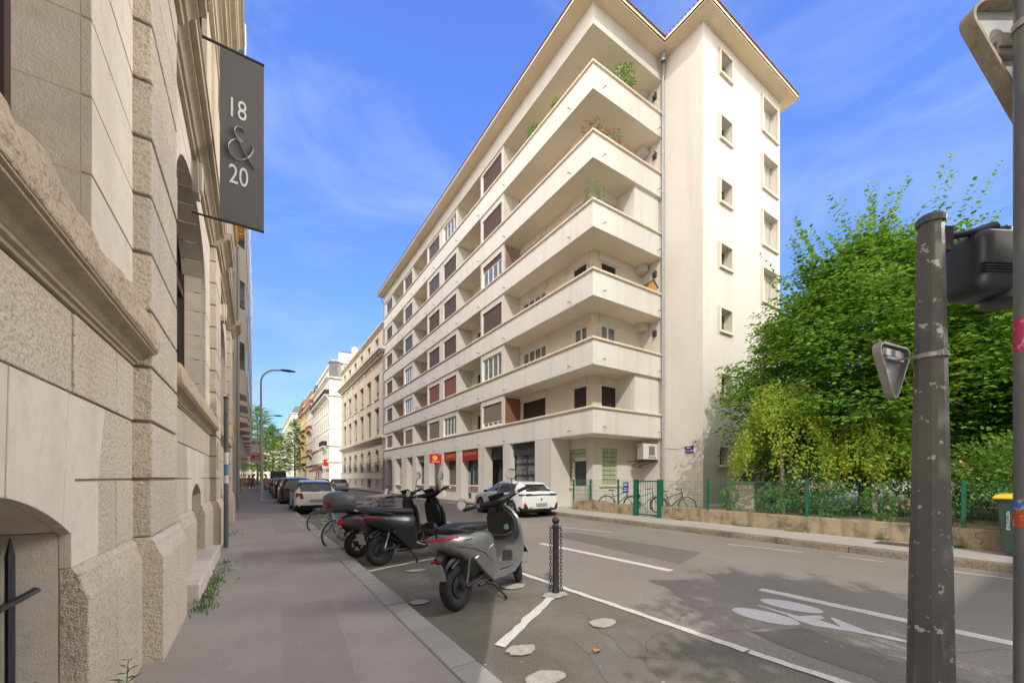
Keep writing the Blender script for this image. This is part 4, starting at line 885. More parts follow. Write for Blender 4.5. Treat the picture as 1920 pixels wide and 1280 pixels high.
# the flourished ampersand, drawn as a stroke
amp = [(0.62, 0.98), (0.50, 1.10), (0.33, 1.08), (0.24, 0.94), (0.30, 0.78), (0.48, 0.66), (0.30, 0.66), (0.10, 0.52), (0.04, 0.33), (0.14, 0.14), (0.34, 0.06), (0.56, 0.14), (0.74, 0.32), (0.82, 0.50), (0.80, 0.62)]
amp = [(0.60, 1.0), (0.48, 1.09), (0.32, 1.07), (0.23, 0.93), (0.30, 0.77), (0.50, 0.66), (0.28, 0.66), (0.09, 0.52), (0.03, 0.33), (0.13, 0.13), (0.34, 0.05), (0.56, 0.12), (0.76, 0.30), (0.86, 0.52), (0.84, 0.66)]
def smoothc(p, n=6):
    o = []
    for i in range(len(p) - 1):
        a, b, c_, d = p[max(i-1,0)], p[i], p[i+1], p[min(i+2, len(p)-1)]
        for k in range(n):
            u = k / n; o.append(tuple(0.5 * ((2*b[j]) + (-a[j]+c_[j])*u + (2*a[j]-5*b[j]+4*c_[j]-d[j])*u*u + (-a[j]+3*b[j]-3*c_[j]+d[j])*u**3) for j in range(len(b))))
    return o + [tuple(p[-1])]
m = MB(); cvt = lambda p: (-0.365 + p[0]*0.38, 7.436, 6.47 + p[1]*0.49)
m.tube([cvt(p) for p in smoothc(amp)], 0.034, 6, flat=0.04); m.tube([cvt(p) for p in smoothc([(0.34, 0.74), (0.62, 0.30), (0.86, 0.02), (0.98, -0.04)])], 0.03, 6, flat=0.04); m.build('ampersand', M_wl, t, world=True)
t = thing('street_post', 'plain grey steel post with peeling stickers on the left pavement', 'post', (-0.53, 10.3, 0.13))
m = MB(); m.tube([(0,0,0), (0,0,3.15)], 0.043, 12); m.build('post', mat('post_grey', (0.085, 0.10, 0.115), 0.5, n1=(9, 0.4, (0.13, 0.14, 0.15))), t, smooth=50)
m = MB(); m.lathe([(0.048, 3.12), (0.05, 3.17), (0, 3.19)], 12); m.lathe([(0.0455, 2.78), (0.0455, 2.8)], 12); m.build('cap', M_anth, t)
for i, (z0, z1, c_) in enumerate(((1.75, 2.0, (0.6,0.6,0.6)), (1.55, 1.72, (0.06,0.2,0.4)), (1.35, 1.52, (0.62,0.62,0.6)))):
    m = MB(); m.lathe([(0.0445, z0), (0.0445, z1)], 10, a0=-2.4, a1=0.4); m.build('sticker', mat('sticker_%d' % i, c_, 0.6), t)
def lamp(loc, h, arm, label, rz=0, group=None, mt=None):
    t = thing('street_lamp', label, 'street lamp', loc, rz, group)
    m = MB(); n = 8; r = 0.9
    pts = [(0, 0, 0), (0, 0, h * 0.4), (0, 0, h - r)] + [(r - r*math.cos(math.pi/2*i/n), 0, h - r + r*math.sin(math.pi/2*i/n)) for i in range(1, n+1)] + [(arm, 0, h + 0.03)]
    m.tube(pts, [0.09, 0.075] + [0.055] * (n + 2), 10); m.lathe([(0.16, 0), (0.15, 0.05), (0.1, 0.1)], 12); m.build('pole', mt or mat('lamp_grey', (0.58, 0.58, 0.56), 0.5), t, smooth=50)
    m = MB(); m.loft([[(x, w*math.cos(a), h + 0.03 + hh*math.sin(a) + 0.02) for a in [2*math.pi*j/12 for j in range(12)]] for x, w, hh in ((arm - 0.08, 0.05, 0.05), (arm + 0.1, 0.13, 0.08), (arm + 0.4, 0.15, 0.09), (arm + 0.72, 0.12, 0.05), (arm + 0.8, 0.04, 0.02))]); m.build('lamp_head', mat('lamp_head', (0.10, 0.10, 0.105), 0.4), t, smooth=60)
lamp((0.27, 30.0, 0.13), 8.45, 1.15, 'tall grey street lamp with curved arm, the nearer one on the left pavement', group='street lamps')
lamp((0.62, 52.0, 0.13), 8.4, 1.15, 'smaller street lamp seen behind the nearer one against the green tree', group='street lamps')
t = thing('hanging_sign', 'white projecting sign with dark and red lettering behind the tall lamp', 'sign', (-0.3, 40, 2.8))
m = MB(); m.box(-0.42, 0.52, 39.96, 40.04, 3.9, 4.9); m.box(-0.42, 0.52, 39.96, 40.04, 2.85, 3.85); m.build('board', mat('board_white', (0.72, 0.72, 0.70), 0.5), t, world=True)
m = MB(); m.box(-0.42, 0.5, 39.94, 39.959, 3.0, 3.7); m.build('lower_panel', mat('board_pink', (0.66, 0.48, 0.46), 0.5), t, world=True)
textobj('lettering', 'BLAJE', 0.34, MT_Y(0.08, 39.93, 4.55), M_tag, t, 0.003, sx=0.8)
m = MB(); m.box(-0.32, -0.08, 39.92, 39.935, 3.2, 3.5); m.box(-0.02, 0.4, 39.92, 39.935, 3.4, 3.47); m.box(-0.02, 0.32, 39.92, 39.935, 3.24, 3.3); m.build('red_logo', M_redb, t, world=True)
m = MB(); m.box(XWL, -0.42, 39.98, 40.02, 4.6, 4.66); m.box(XWL, -0.42, 39.98, 40.02, 3.1, 3.16); m.build('bracket', M_anth, t, world=True)
# ------------------------------------------------------------------ far buildings on the right of the street
M_lime = mat('limestone', (0.650, 0.572, 0.468), 0.9, n1=(0.6, 0.5, (0.559, 0.488, 0.390)), n2=(5, 0.3, (0.494, 0.429, 0.338)), streak=(2, 0.3, (0.416, 0.351, 0.273)))
M_limew = mat('limestone_white', (0.750, 0.706, 0.625), 0.9, n1=(0.6, 0.4, (0.663, 0.613, 0.537)), streak=(2, 0.25, (0.475, 0.425, 0.362)))
M_blind = mat('blind_grey', (0.324, 0.294, 0.258), 0.7)
M_slate = mat('slate', (0.14, 0.14, 0.15), 0.6, n1=(6, 0.5, (0.2, 0.2, 0.21)))
XQ = 12.42
b2 = thing('classical_building', 'pale classical stone building with arched ground floor windows next to the corner block', 'building', (XQ, 60, 0.13))
wc = [(48.7, 50.6), (52.8, 54.6), (56.95, 58.75), (61.15, 62.95), (65.25, 67.05), (69.5, 71.2)]
Y0, Y1 = 46.36, 73.2
ops = []
for i, (a, b) in enumerate(wc):
    ops += [(a, b, 2.35 if i != 1 else 0.3, 5.05, 0.85), (a, b, 6.75, 10.0), (a, b, 11.2, 13.9), (a + 0.3, b - 0.3, 17.1, 18.4), (a + 0.3, a + 0.7, 0.5, 1.35, 0.2), (b - 0.7, b - 0.3, 0.5, 1.35, 0.2)]
ops = [o for o in ops if not (abs(o[0] - 53.1) < 0.01 and o[2] == 0.5) and not (abs(o[0] - 53.9) < 0.01 and o[2] == 0.5)]
m = MB(); wallplane(m, PX(XQ), Y0, Y1, 0.1, 19.2, ops, 0.3)
m.add([(XQ, Y1, 0.1), (XQ + 14, Y1, 0.1), (XQ + 14, Y1, 19.2), (XQ, Y1, 19.2)], [(0,1,2,3)]); m.box(XQ + 0.6, 26, Y0, Y1 - 0.1, 0.1, 19.0)
bb(m, 'wall', M_lime, b2)
m = MB()
m.box(XQ - 0.12, XQ, Y0, Y1, 1.45, 2.25); bb(m, 'white_band', M_limew, b2)
def course(m, X, y0, y1, z, out_, h):
    m.box(X - out_ * 0.4, X, y0, y1, z, z + h * 0.35); m.box(X - out_ * 0.7, X, y0 - out_*0.4, y1 + out_*0.4, z + h * 0.35, z + h * 0.6); m.box(X - out_, X, y0 - out_*0.7, y1 + out_*0.7, z + h * 0.6, z + h)
m = MB(); course(m, XQ, Y0, Y1, 5.85, 0.5, 0.6); course(m, XQ, Y0, Y1, 15.7, 0.75, 0.9); course(m, XQ, Y0, Y1, 19.1, 0.3, 0.4); course(m, XQ, Y0, Y1, 2.25, 0.2, 0.14); bb(m, 'cornice', M_lime, b2)
for i, (a, b) in enumerate(wc):
    for (z0, z1, d) in ((2.35 if i != 1 else 0.3, 5.05, 0.25), (6.75, 10.0, 0.25), (11.2, 13.9, 0.25), (17.1, 18.4, 0.2)):
        aa, b_ = (a, b) if z0 < 17 else (a + 0.3, b - 0.3)
        m = MB(); m.box(XQ + d, XQ + d + 0.03, aa, b_, z0, z1 - (0.9 if z0 > 6 and z0 < 17 else 0.0) if False else z1)
        f = bb(m, 'window', M_glass, b2)
        m = MB(); cy = (aa + b_) / 2
        for y in (aa + 0.05, cy, b_ - 0.05): m.box(XQ + d - 0.05, XQ + d, y - 0.05, y + 0.05, z0, z1)
        m.box(XQ + d - 0.05, XQ + d, aa, b_, z0 + (z1-z0)*0.72, z0 + (z1-z0)*0.72 + 0.1); bb(m, 'window_frame', M_blind, f)
        if 2 < z0 < 14 and i != 1:
            m = MB(); m.box(XQ + d - 0.09, XQ + d - 0.06, aa + 0.1, b_ - 0.1, z0 + 0.75, z0 + (z1-z0)*0.72); bb(m, 'blind', M_blind, f)
        if z0 > 6: 
            m = MB(); m.box(XQ - 0.12, XQ + 0.02, aa - 0.15, b_ + 0.15, z0 - 0.14, z0); m.box(XQ - 0.1, XQ, aa - 0.15, b_ + 0.15, z1 + 0.02, z1 + 0.22); bb(m, 'window_sill', M_lime, f)
    for z0, z1 in ((6.6, 10.4), (10.9, 14.6)):
        m = MB(); m.box(XQ - 0.14, XQ, b + 0.75, b + 1.35, z0, z1 + 0.5); m.box(XQ - 0.2, XQ, b + 0.68, b + 1.42, z1 + 0.5, z1 + 0.75); bb(m, 'pilaster', M_lime, b2)
m = MB()
for z in [2.6 + 0.42 * i for i in range(8)]: m.box(XQ - 0.006, XQ + 0.004, Y0, Y1, z, z + 0.035)
bb(m, 'rustication', mat('lime_joint', (0.22, 0.18, 0.14), 0.9), b2)
m = MB(); m.prism([(XQ - 0.25, 19.5), (XQ + 13, 19.5), (XQ + 8, 21.2), (XQ + 4, 21.2)], Y0, Y1, 'y'); r_ = bb(m, 'roof', M_tile, b2)
m = MB(); m.box(XQ + 1.5, XQ + 2.3, 71.9, 73.0, 19.5, 24.0); bb(m, 'chimney', M_lime, r_)

def haussmann(name, label, X, y0, y1, H, nf, nw, mt, roofm, balc=(), ground=4.6, side=True, depthx=18, bm=None, pan=M_glass, cr=0.5, mans=True):
    b = thing(name, label, 'building', (X, (y0+y1)/2, 0.13))
    fh = (H - ground) / nf; ops = []; wy = (y1 - y0) / nw
    for k in range(nf):
        for i in range(nw):
            c_ = y0 + (i + 0.5) * wy; w = min(0.6, wy * 0.27); ops.append((c_ - w, c_ + w, ground + k*fh + 0.5, ground + k*fh + 0.5 + fh * 0.62))
    for i in range(nw): c_ = y0 + (i + 0.5) * wy; ops.append((c_ - wy*0.34, c_ + wy*0.34, 0.5, ground - 1.0))
    m = MB(); wallplane(m, PX(X), y0, y1, 0.1, H, ops, 0.10); m.box(X + 0.5, X + depthx, y0 + 0.02, y1, 0.1, H - 0.05)
    m.add([(X, y1, 0.1), (X+0.6, y1, 0.1), (X+0.6, y1, H), (X, y1, H)], [(0,1,2,3)])
    so_ = []
    if side:
        for k in range(nf):
            so_.append((X + 1.45, X + 2.6, ground + k*fh + 0.4, ground + k*fh + 0.4 + fh*0.68))
        wallplane(m, PY(y0), X, X + depthx, 0.1, H, so_ + [(X + 1.2, X + 2.9, 2.4, 4.0)], 0.25)
    bb(m, 'wall', mt, b)
    for o in ops: mm = MB(); mm.box(X + 0.07, X + 0.11, *o[:2], *o[2:4]); bb(mm, 'window', pan, b)
    for o in so_ + ([(X + 1.2, X + 2.9, 2.4, 4.0)] if side else []):
        mm = MB(); mm.box(o[0], o[1], y0 + 0.15, y0 + 0.19, o[2], o[3]); f = bb(mm, 'window', M_blind, b)
        mm = MB(); mm.box(o[0] - 0.1, o[1] + 0.1, y0 - 0.1, y0 + 0.02, o[2] - 0.15, o[2]); bb(mm, 'window_sill', mt, f)
    m = MB()
    for k in range(nf + 1):
        z = ground + k*fh - 0.1; o = 0.6 if k == nf else (0.35 if k in (0, 1, nf - 1) else 0.12); h = 0.5 if k in (0, nf) else 0.25
        course(m, X, y0 - (0.01 if side else 0), y1, z, o, h)
        if side: m.box(X, X + depthx, y0 - o*0.8, y0, z + h*0.5, z + h)
    bb(m, 'cornice', mt, b)
    for (k, i0, i1, c) in balc:
        z = ground + k*fh + 0.2; a, e = y0 + i0 * wy + 0.1, y0 + i1 * wy - 0.1
        m = MB(); m.box(X - 0.9, X, a, e, z - 0.2, z); 
        for yy in (a + 0.2, (a+e)/2, e - 0.2): m.prism([(X, z - 0.2), (X - 0.75, z - 0.2), (X - 0.5, z - 0.45), (X, z - 1.1)], yy - 0.12, yy + 0.12, 'y')
        f = bb(m, 'balcony', mt, b)
        m = MB(); m.box(X - 0.9, X - 0.86, a, e, z + 0.95, z + 1.0)
        yy = a
        while yy < e: m.box(X - 0.89, X - 0.87, yy, yy + 0.05, z, z + 0.95); yy += 0.17
        m.box(X - 0.88, X, a, a + 0.03, z, z + 1.0); bb(m, 'railing', c, f)
    if mans:
        m = MB(); m.prism([(X - 0.1, H + 0.4), (X + depthx, H + 0.4), (X + depthx - 2, H + 3.3), (X + 1.3, H + 3.3)], y0, y1, 'y'); bb(m, 'roof', roofm, b)
    return b
b3 = haussmann('corner_building', 'tall white corner building with rounded roof turret and long railing at the side street', XF + 0.03, 87, 113, 21.5, 5, 9, M_limew, M_slate, balc=[(1, 1, 3, M_dkmetal), (4, 0, 9, M_dkmetal)], depthx=15, mans=False)
X = XF + 0.03
m = MB(); m.box(X + 1.0, X + 15, 88.0, 113, 21.9, 25.2); m.box(X + 0.6, X + 15.3, 87.6, 113.4, 25.2, 25.6); bb(m, 'attic', M_limew, b3)
m = MB(); m.lathe([(1.25, 21.9), (1.2, 24.9), (1.4, 25.0), (1.3, 25.3), (0.3, 25.75), (0, 25.8)], 10, (X + 1.35, 88.4, 0)); bb(m, 'turret', M_slate, b3)
m = MB(); m.prism([(X + 3, 25.6), (X + 15, 25.6), (X + 15, 27.6), (X + 6, 27.6)], 90, 112, 'y'); r_ = bb(m, 'roof', M_tile, b3)
m = MB(); m.box(X + 2.6, X + 5.2, 91, 92.5, 25.4, 28.3); ch = bb(m, 'chimney', M_limew, b3)
m = MB()
for i in range(5): m.lathe([(0.18, 28.3), (0.15, 28.9)], 8, (X + 2.95 + i*0.48, 91.7, 0))
bb(m, 'chimney_pot', M_tile, ch)
m = MB(); m.box(X + 2.9, X + 4.1, 87.9, 87.99, 22.4, 24.6); bb(m, 'attic_window', M_glass, b3)
t = thing('shop_awning', 'dark red shop awning on the far white corner building', 'awning', (X, 96, 2.5))
m = MB(); m.prism([(X, 4.3), (X - 1.6, 3.2), (X - 1.6, 2.9), (X, 4.1)], 97, 108, 'y'); m.build('canvas', mat('awning_red', (0.20, 0.04, 0.045), 0.8), t, world=True)
t = thing('pharmacy_sign', 'small red projecting sign on the far white corner building', 'sign', (X, 88.3, 3.6))
m = MB(); m.box(X - 0.9, X - 0.05, 88.2, 88.3, 3.9, 5.3); m.build('board', M_redb, t, world=True); m = MB(); m.box(X - 0.05, X + 0.1, 88.2, 88.26, 4.4, 4.5); m.build('arm', M_dkmetal, t, world=True)
b4 = haussmann('apartment_house', 'white apartment house with reddish balconies between the corner and the yellow house', XF + 0.05, 113.2, 131, 23.6, 6, 6, mat('plaster_ivory', (0.700, 0.625, 0.525), 0.9, n1=(0.5, 0.5, (0.600, 0.525, 0.438))), M_slate, balc=[(1, 1, 3, mat('rail_red', (0.275, 0.088, 0.075), 0.7)), (3, 1, 4, MATS['rail_red']), (5, 0, 6, MATS['rail_red'])], side=False)
b5 = haussmann('yellow_house', 'yellow apartment house with corbelled balconies far down the street', XF + 0.0, 131.2, 147, 24.3, 6, 5, mat('plaster_yellow', (0.690, 0.506, 0.218), 0.9, n1=(0.5, 0.4, (0.598, 0.425, 0.172))), M_slate, balc=[(0, 0, 2, M_dkmetal), (2, 1, 3, M_dkmetal), (3, 0, 3, M_dkmetal), (5, 0, 5, M_dkmetal)], side=False)
b6 = haussmann('grey_house', 'grey white apartment house with dark mansard roof beyond the yellow house', XF + 0.05, 147.2, 172, 21.5, 5, 7, M_lime, M_slate, balc=[(1, 0, 3, M_blind), (3, 0, 4, M_blind)], side=False)
b7 = haussmann('distant_building', 'distant pale building with a grey roof closing the row past the street tree', XF - 0.2, 184, 250, 27.5, 7, 12, M_limew, M_slate, balc=[(0, 0, 4, M_blind)], side=True, depthx=20)
b8 = haussmann('closing_building', 'hazy pale building at the very end of the street', XF - 4.2, 262, 330, 22, 5, 8, M_limew, M_slate, side=True, depthx=22)
b9 = thing('end_facade', 'far cream facade seen below the trees where the street ends', 'building', (0, 420, 0))
m = MB(); m.box(-60, 40, 420, 440, 0, 26); bb(m, 'wall', M_lime, b9)
for k in range(5):
    for i in range(5): m = MB(); m.box(-6 + i*4, -4.4 + i*4, 419.9, 420.05, 3 + k*3.8, 5.3 + k*3.8); bb(m, 'window', M_glass, b9)
# white facade glimpsed behind the garden trees
b10 = thing('courtyard_building', 'white building glimpsed through the leaves behind the garden', 'building', (40, 0, 0.4))
m = MB(); ops = [(y, y + 1.3, z, z + 1.6) for y in (-12, -8.5, -5, -1.5, 2, 5.5) for z in (2, 5, 8, 11)]
wallplane(m, PX(40), -26, 9, 0.3, 14, ops, 0.3); m.box(40.6, 48, -26, 9, 0.3, 14.0); bb(m, 'wall', M_limew, b10)
for o in ops: mm = MB(); mm.box(40.2, 40.25, *o[:2], *o[2:4]); bb(mm, 'window', M_glass2, b10)
# building across the crossing, behind the camera (its shadow falls over the near road)
b11 = thing('crossing_building', 'cream building behind the viewer across the crossing', 'building', (8, -14, 0))
m = MB(); m.box(-1.5, 30, -26, -12.3, 0, 13.2); m.box(-2, 30.5, -26.5, -11.9, 13.2, 13.6); bb(m, 'wall', M_lime, b11)
# ------------------------------------------------------------------ cars
M_tyre = mat('tyre_rubber', (0.022, 0.022, 0.024), 0.85, n1=(20, 0.4, (0.05, 0.047, 0.043)))
M_rim = mat('alloy_rim', (0.42, 0.42, 0.43), 0.35, 0.7)
M_black = mat('black_plastic', (0.018, 0.018, 0.02), 0.5)
M_cglass = mat('car_glass', (0.02, 0.026, 0.028), 0.04, spec=0.9, n1=(1.8, 0.7, (0.055, 0.07, 0.07)))
M_tail = mat('tail_red', (0.28, 0.008, 0.012), 0.2, coat=0.6)
M_plate = mat('plate_grey', (0.33, 0.33, 0.33), 0.6)
M_wpaint = mat('paint_white', (0.80, 0.81, 0.80), 0.25, coat=0.8)
M_dpaint = mat('paint_graphite', (0.055, 0.05, 0.052), 0.3, 0.3, coat=0.8)
M_kpaint = mat('paint_black', (0.012, 0.011, 0.012), 0.32, coat=0.45)
M_spaint = mat('paint_silver', (0.50, 0.51, 0.52), 0.3, 0.4, coat=0.7)
M_chrome = mat('chrome', (0.62, 0.62, 0.63), 0.15, 0.95)
def cr_interp(ctrl, t):
    """catmull-rom over list of tuples with first item as key"""
    n = len(ctrl); i = 0
    while i < n - 2 and ctrl[i+1][0] <= t: i += 1
    a, b, c, d = ctrl[max(i-1,0)], ctrl[i], ctrl[i+1], ctrl[min(i+2,n-1)]
    u = (t - b[0]) / max(1e-9, (c[0] - b[0])); u = min(1, max(0, u)); o = []
    for j in range(1, len(b)):
        m0 = (c[j]-a[j]) / max(1e-9, c[0]-a[0]) * (c[0]-b[0]); m1 = (d[j]-b[j]) / max(1e-9, d[0]-b[0]) * (c[0]-b[0])
        o.append((2*u**3-3*u**2+1)*b[j] + (u**3-2*u**2+u)*m0 + (-2*u**3+3*u**2)*c[j] + (u**3-u**2)*m1)
    return o
def make_car(name, label, loc, rz, ctrl, wheels, paint, glass, patches, group=None, wr=0.33, roofm=None, plate=(0.0, 0.55), NX=110, detail=True):
    """ctrl: (x, zbottom, zbelt, ztop, half-width, half-width at roof); x rear -> front (+x). patches: list (name, material, pred(x,y,z,nz))"""
    t = thing(name, label, 'car', loc, rz, group)
    x0, x1 = ctrl[0][0], ctrl[-1][0]; G = []; NJ = 26
    # denser stations at both ends
    xs = [x0 + (x1 - x0) * (0.5 - 0.5 * math.cos(math.pi * (i / NX))) * 0.6 + (x1 - x0) * (i / NX) * 0.4 for i in range(NX + 1)]
    for x in xs:
        zb, zl, zt, w, wr_ = cr_interp(ctrl, x)
        hp = [(0, 0, zb), (0.3, w*0.9, zb), (0.45, w*0.985, zb + 0.10), (1.2, w, zb + (zl-zb)*0.55), (1.9, w*0.985, zl - 0.03), (2.1, w*0.955, zl + 0.01), (3.1, wr_*1.0 + (w*0.955-wr_)*0.12, zt - 0.07*(zt-zl)/0.5 - 0.005), (3.35, wr_*0.86, zt - 0.008), (4, 0, zt + 0.012)]
        row = []
        for j in range(NJ + 1): y, z = cr_interp(hp, 4 * j / NJ); row.append((x, y, z))
        G.append(row)
    def mirror(p): return (p[0], -p[1], p[2])
    body = MB(); pm = {p[0]: MB() for p in patches}; well = []
    def inwheel(x, y, z): return any((x-wx)**2 + (z-wr)**2 < (wr+0.055)**2 for wx in wheels) and abs(y) > 0.45
    V = [v for r in G for v in r]; n = NJ + 1
    vn = {}
    faces = []
    for i in range(NX):
        for j in range(NJ): faces.append((i*n+j, (i+1)*n+j, (i+1)*n+j+1, i*n+j+1))
    P = [Vector(v) for v in V]
    for f in faces:
        c = (P[f[0]] + P[f[1]] + P[f[2]] + P[f[3]]) / 4; nr = (P[f[2]]-P[f[0]]).cross(P[f[3]]-P[f[1]]); nr = nr.normalized() if nr.length > 1e-12 else Vector((0,0,1))
        if nr.dot(Vector((0, c.y, c.z - 0.6))) < 0: nr = -nr
        if inwheel(c.x, c.y, c.z) and c.z < wr + wr + 0.1: continue
        hit = None
        for pn, pmtl, pred in patches:
            if pred(c.x, c.y, c.z, nr): hit = pn; break
        if hit:
            b = pm[hit]; off = nr * 0.004
            b.add([tuple(P[k] + off) for k in f], [(0,1,2,3)]); b.add([mirror(tuple(P[k] + off)) for k in f], [(0,1,2,3)])
        body.add([tuple(P[k]) for k in f], [(0,1,2,3)]); body.add([mirror(tuple(P[k])) for k in f], [(0,1,2,3)])
    for (i, sg) in ((0, 1), (NX, 1)):
        row = G[i]; body.add([row[j] for j in range(n)] + [mirror(row[j]) for j in range(n)], [(j, j+1, n+j+1, n+j) for j in range(n-1)])
    def weld(o):
        bm = bmesh.new(); bm.from_mesh(o.data); bmesh.ops.remove_doubles(bm, verts=bm.verts, dist=0.0005); bmesh.ops.recalc_face_normals(bm, faces=bm.faces); bm.to_mesh(o.data); bm.free()
        o.data.polygons.foreach_set('use_smooth', [True]*len(o.data.polygons)); o.data.set_sharp_from_angle(angle=R(38))
    weld(body.build('body', paint, t))
    for pn, pmtl, pred in patches:
        if pm[pn].v: weld(pm[pn].build(pn, pmtl, t))
    m = MB(); hw = max(c[4] for c in ctrl)
    m.box(x0 + 0.25, x1 - 0.25, -hw + 0.22, hw - 0.22, 0.2, 0.62)
    for wx in wheels: m.lathe([(wr+0.055, -hw+0.03), (wr+0.055, -hw+0.3)], 24, (wx, 0, wr), 'y'); m.lathe([(wr+0.055, hw-0.03), (wr+0.055, hw-0.3)], 24, (wx, 0, wr), 'y')
    m.build('underbody', M_black, t)
    for wx in wheels:
        for sg in (-1, 1):
            m = MB(); m.M = Matrix.Translation((wx, sg*(hw - 0.13), wr))
            m.lathe([(wr*0.66, -0.1), (wr*0.9, -0.105), (wr, -0.07), (wr, 0.07), (wr*0.9, 0.105), (wr*0.66, 0.1)], 28, axis='y'); w_ = m.build('wheel', M_tyre, t, smooth=50)
            m = MB(); m.M = Matrix.Translation((wx, sg*(hw - 0.13), wr)); k = sg
            m.lathe([(wr*0.68, 0.10*k), (wr*0.64, 0.10*k), (wr*0.62, 0.0)], 28, axis='y'); m.lathe([(0.0, 0.06*k), (0.06, 0.07*k), (0.07, 0.02*k)], 12, axis='y')
            for q in range(5):
                a = 2*math.pi*q/5 + 0.3
                for da in (-0.13, 0.13): m.tube([(0.05*math.cos(a), 0.05*k, 0.05*math.sin(a)), (wr*0.65*math.cos(a+da), 0.085*k, wr*0.65*math.sin(a+da))], 0.014, 5)
            m.build('rim', M_rim, w_, smooth=40)
            m = MB(); m.M = Matrix.Translation((wx, sg*(hw - 0.13), wr)); m.lathe([(0, 0.0), (wr*0.64, 0.01*k)], 20, axis='y'); m.build('brake_disc', M_black, w_)
    # door mirrors, plate, aerial
    zl = cr_interp(ctrl, 0.55)[1]
    for sg in (-1, 1):
        m = MB(); m.loft([[(0.6 + 0.09*math.cos(a)*s + dx, sg*(hw - 0.02 + d), zl + 0.1 + 0.065*math.sin(a)*s) for a in [2*math.pi*q/10 for q in range(10)]] for d, s, dx in ((0.0, 0.35, 0.05), (0.05, 0.9, 0.02), (0.12, 1.0, 0), (0.18, 0.8, 0), (0.2, 0.3, 0))]); m.build('door_mirror', M_black, t, smooth=60)
    if detail:
        m = MB(); m.box(x0 - 0.035, x0 + 0.1, -0.26, 0.26, plate[1] - 0.06, plate[1] + 0.06); m.build('number_plate', M_plate, t)
    return t
# white hatchback parked ahead of the scooters
c1 = [(-1.97, 0.42, 0.62, 0.70, 0.66, 0.60), (-1.95, 0.34, 0.84, 0.92, 0.76, 0.66), (-1.90, 0.30, 0.93, 0.985, 0.81, 0.66), (-1.80, 0.28, 0.97, 1.10, 0.84, 0.62), (-1.62, 0.26, 0.98, 1.33, 0.855, 0.57), (-1.45, 0.24, 0.97, 1.42, 0.86, 0.57), (-1.0, 0.2, 0.95, 1.47, 0.86, 0.58), (-0.3, 0.2, 0.94, 1.49, 0.86, 0.59), (0.25, 0.2, 0.93, 1.44, 0.86, 0.57), (0.75, 0.2, 0.93, 1.20, 0.86, 0.62), (1.05, 0.2, 0.92, 1.0, 0.85, 0.70), (1.5, 0.22, 0.82, 0.90, 0.83, 0.68), (1.85, 0.26, 0.66, 0.76, 0.76, 0.6), (1.98, 0.35, 0.5, 0.6, 0.6, 0.5)]
def P_glass(rear0, rear1, side0, side1, zmin, roofz, ws0, ws1, ymax=0.60):
    def f(x, y, z, n):
        if z > roofz: return False
        if rear0 < x < rear1 and z > zmin and n.x < -0.35 and abs(y) < ymax: return True
        if side0 < x < side1 and z > zmin and abs(n.y) > 0.5 and z < roofz - 0.03 and not (-0.16 < x < -0.06): return True
        if ws0 < x < ws1 and z > zmin and n.x > 0.3 and abs(y) < ymax + 0.03: return True
        return False
    return f
pt1 = [('window', M_cglass, P_glass(-1.92, -1.5, -1.66, 0.75, 1.0, 1.405, 0.3, 1.05, 0.62)),
       ('tail_light', M_tail, lambda x, y, z, n: x < -1.7 and 0.50 < y < 0.80 and 0.76 < z < 0.94),
       ('bumper_insert', M_black, lambda x, y, z, n: x < -1.6 and z < 0.40),
       ('roof_panel', M_spaint, lambda x, y, z, n: -1.5 < x < 0.3 and z > 1.405),
       ('sill_trim', M_black, lambda x, y, z, n: z < 0.27 and abs(n.y) > 0.3)]
car1 = make_car('parked_car', 'nearest parked car at the left kerb, a white hatchback seen from behind', (2.22, 21.1, 0), R(90), c1, (-1.2, 1.25), M_wpaint, None, pt1, 'cars parked along the left kerb', plate=(0, 0.60))
m = MB(); m.tube([(-1.35, 0, 1.44), (-1.5, 0, 1.6)], 0.008, 5); m.build('aerial', M_black, car1)
m = MB(); m.tube([(-1.93, 0.02, 1.01), (-1.86, 0.3, 1.06)], 0.012, 5); m.build('rear_wiper', M_black, car1)
# white estate-like hatchback on the right
c2 = [(-2.18, 0.38, 0.60, 0.72, 0.70, 0.62), (-2.16, 0.33, 0.82, 0.90, 0.82, 0.70), (-2.10, 0.30, 0.95, 1.00, 0.87, 0.70), (-1.98, 0.28, 0.99, 1.09, 0.89, 0.64), (-1.75, 0.26, 1.00, 1.28, 0.905, 0.58), (-1.55, 0.24, 0.99, 1.39, 0.91, 0.57), (-1.1, 0.2, 0.96, 1.44, 0.91, 0.60), (-0.3, 0.18, 0.93, 1.47, 0.91, 0.60), (0.2, 0.18, 0.92, 1.43, 0.91, 0.58), (0.75, 0.18, 0.92, 1.20, 0.91, 0.62), (1.15, 0.18, 0.92, 1.0, 0.90, 0.74), (1.7, 0.2, 0.84, 0.93, 0.88, 0.72), (2.05, 0.25, 0.68, 0.80, 0.80, 0.64), (2.2, 0.35, 0.52, 0.62, 0.62, 0.5)]
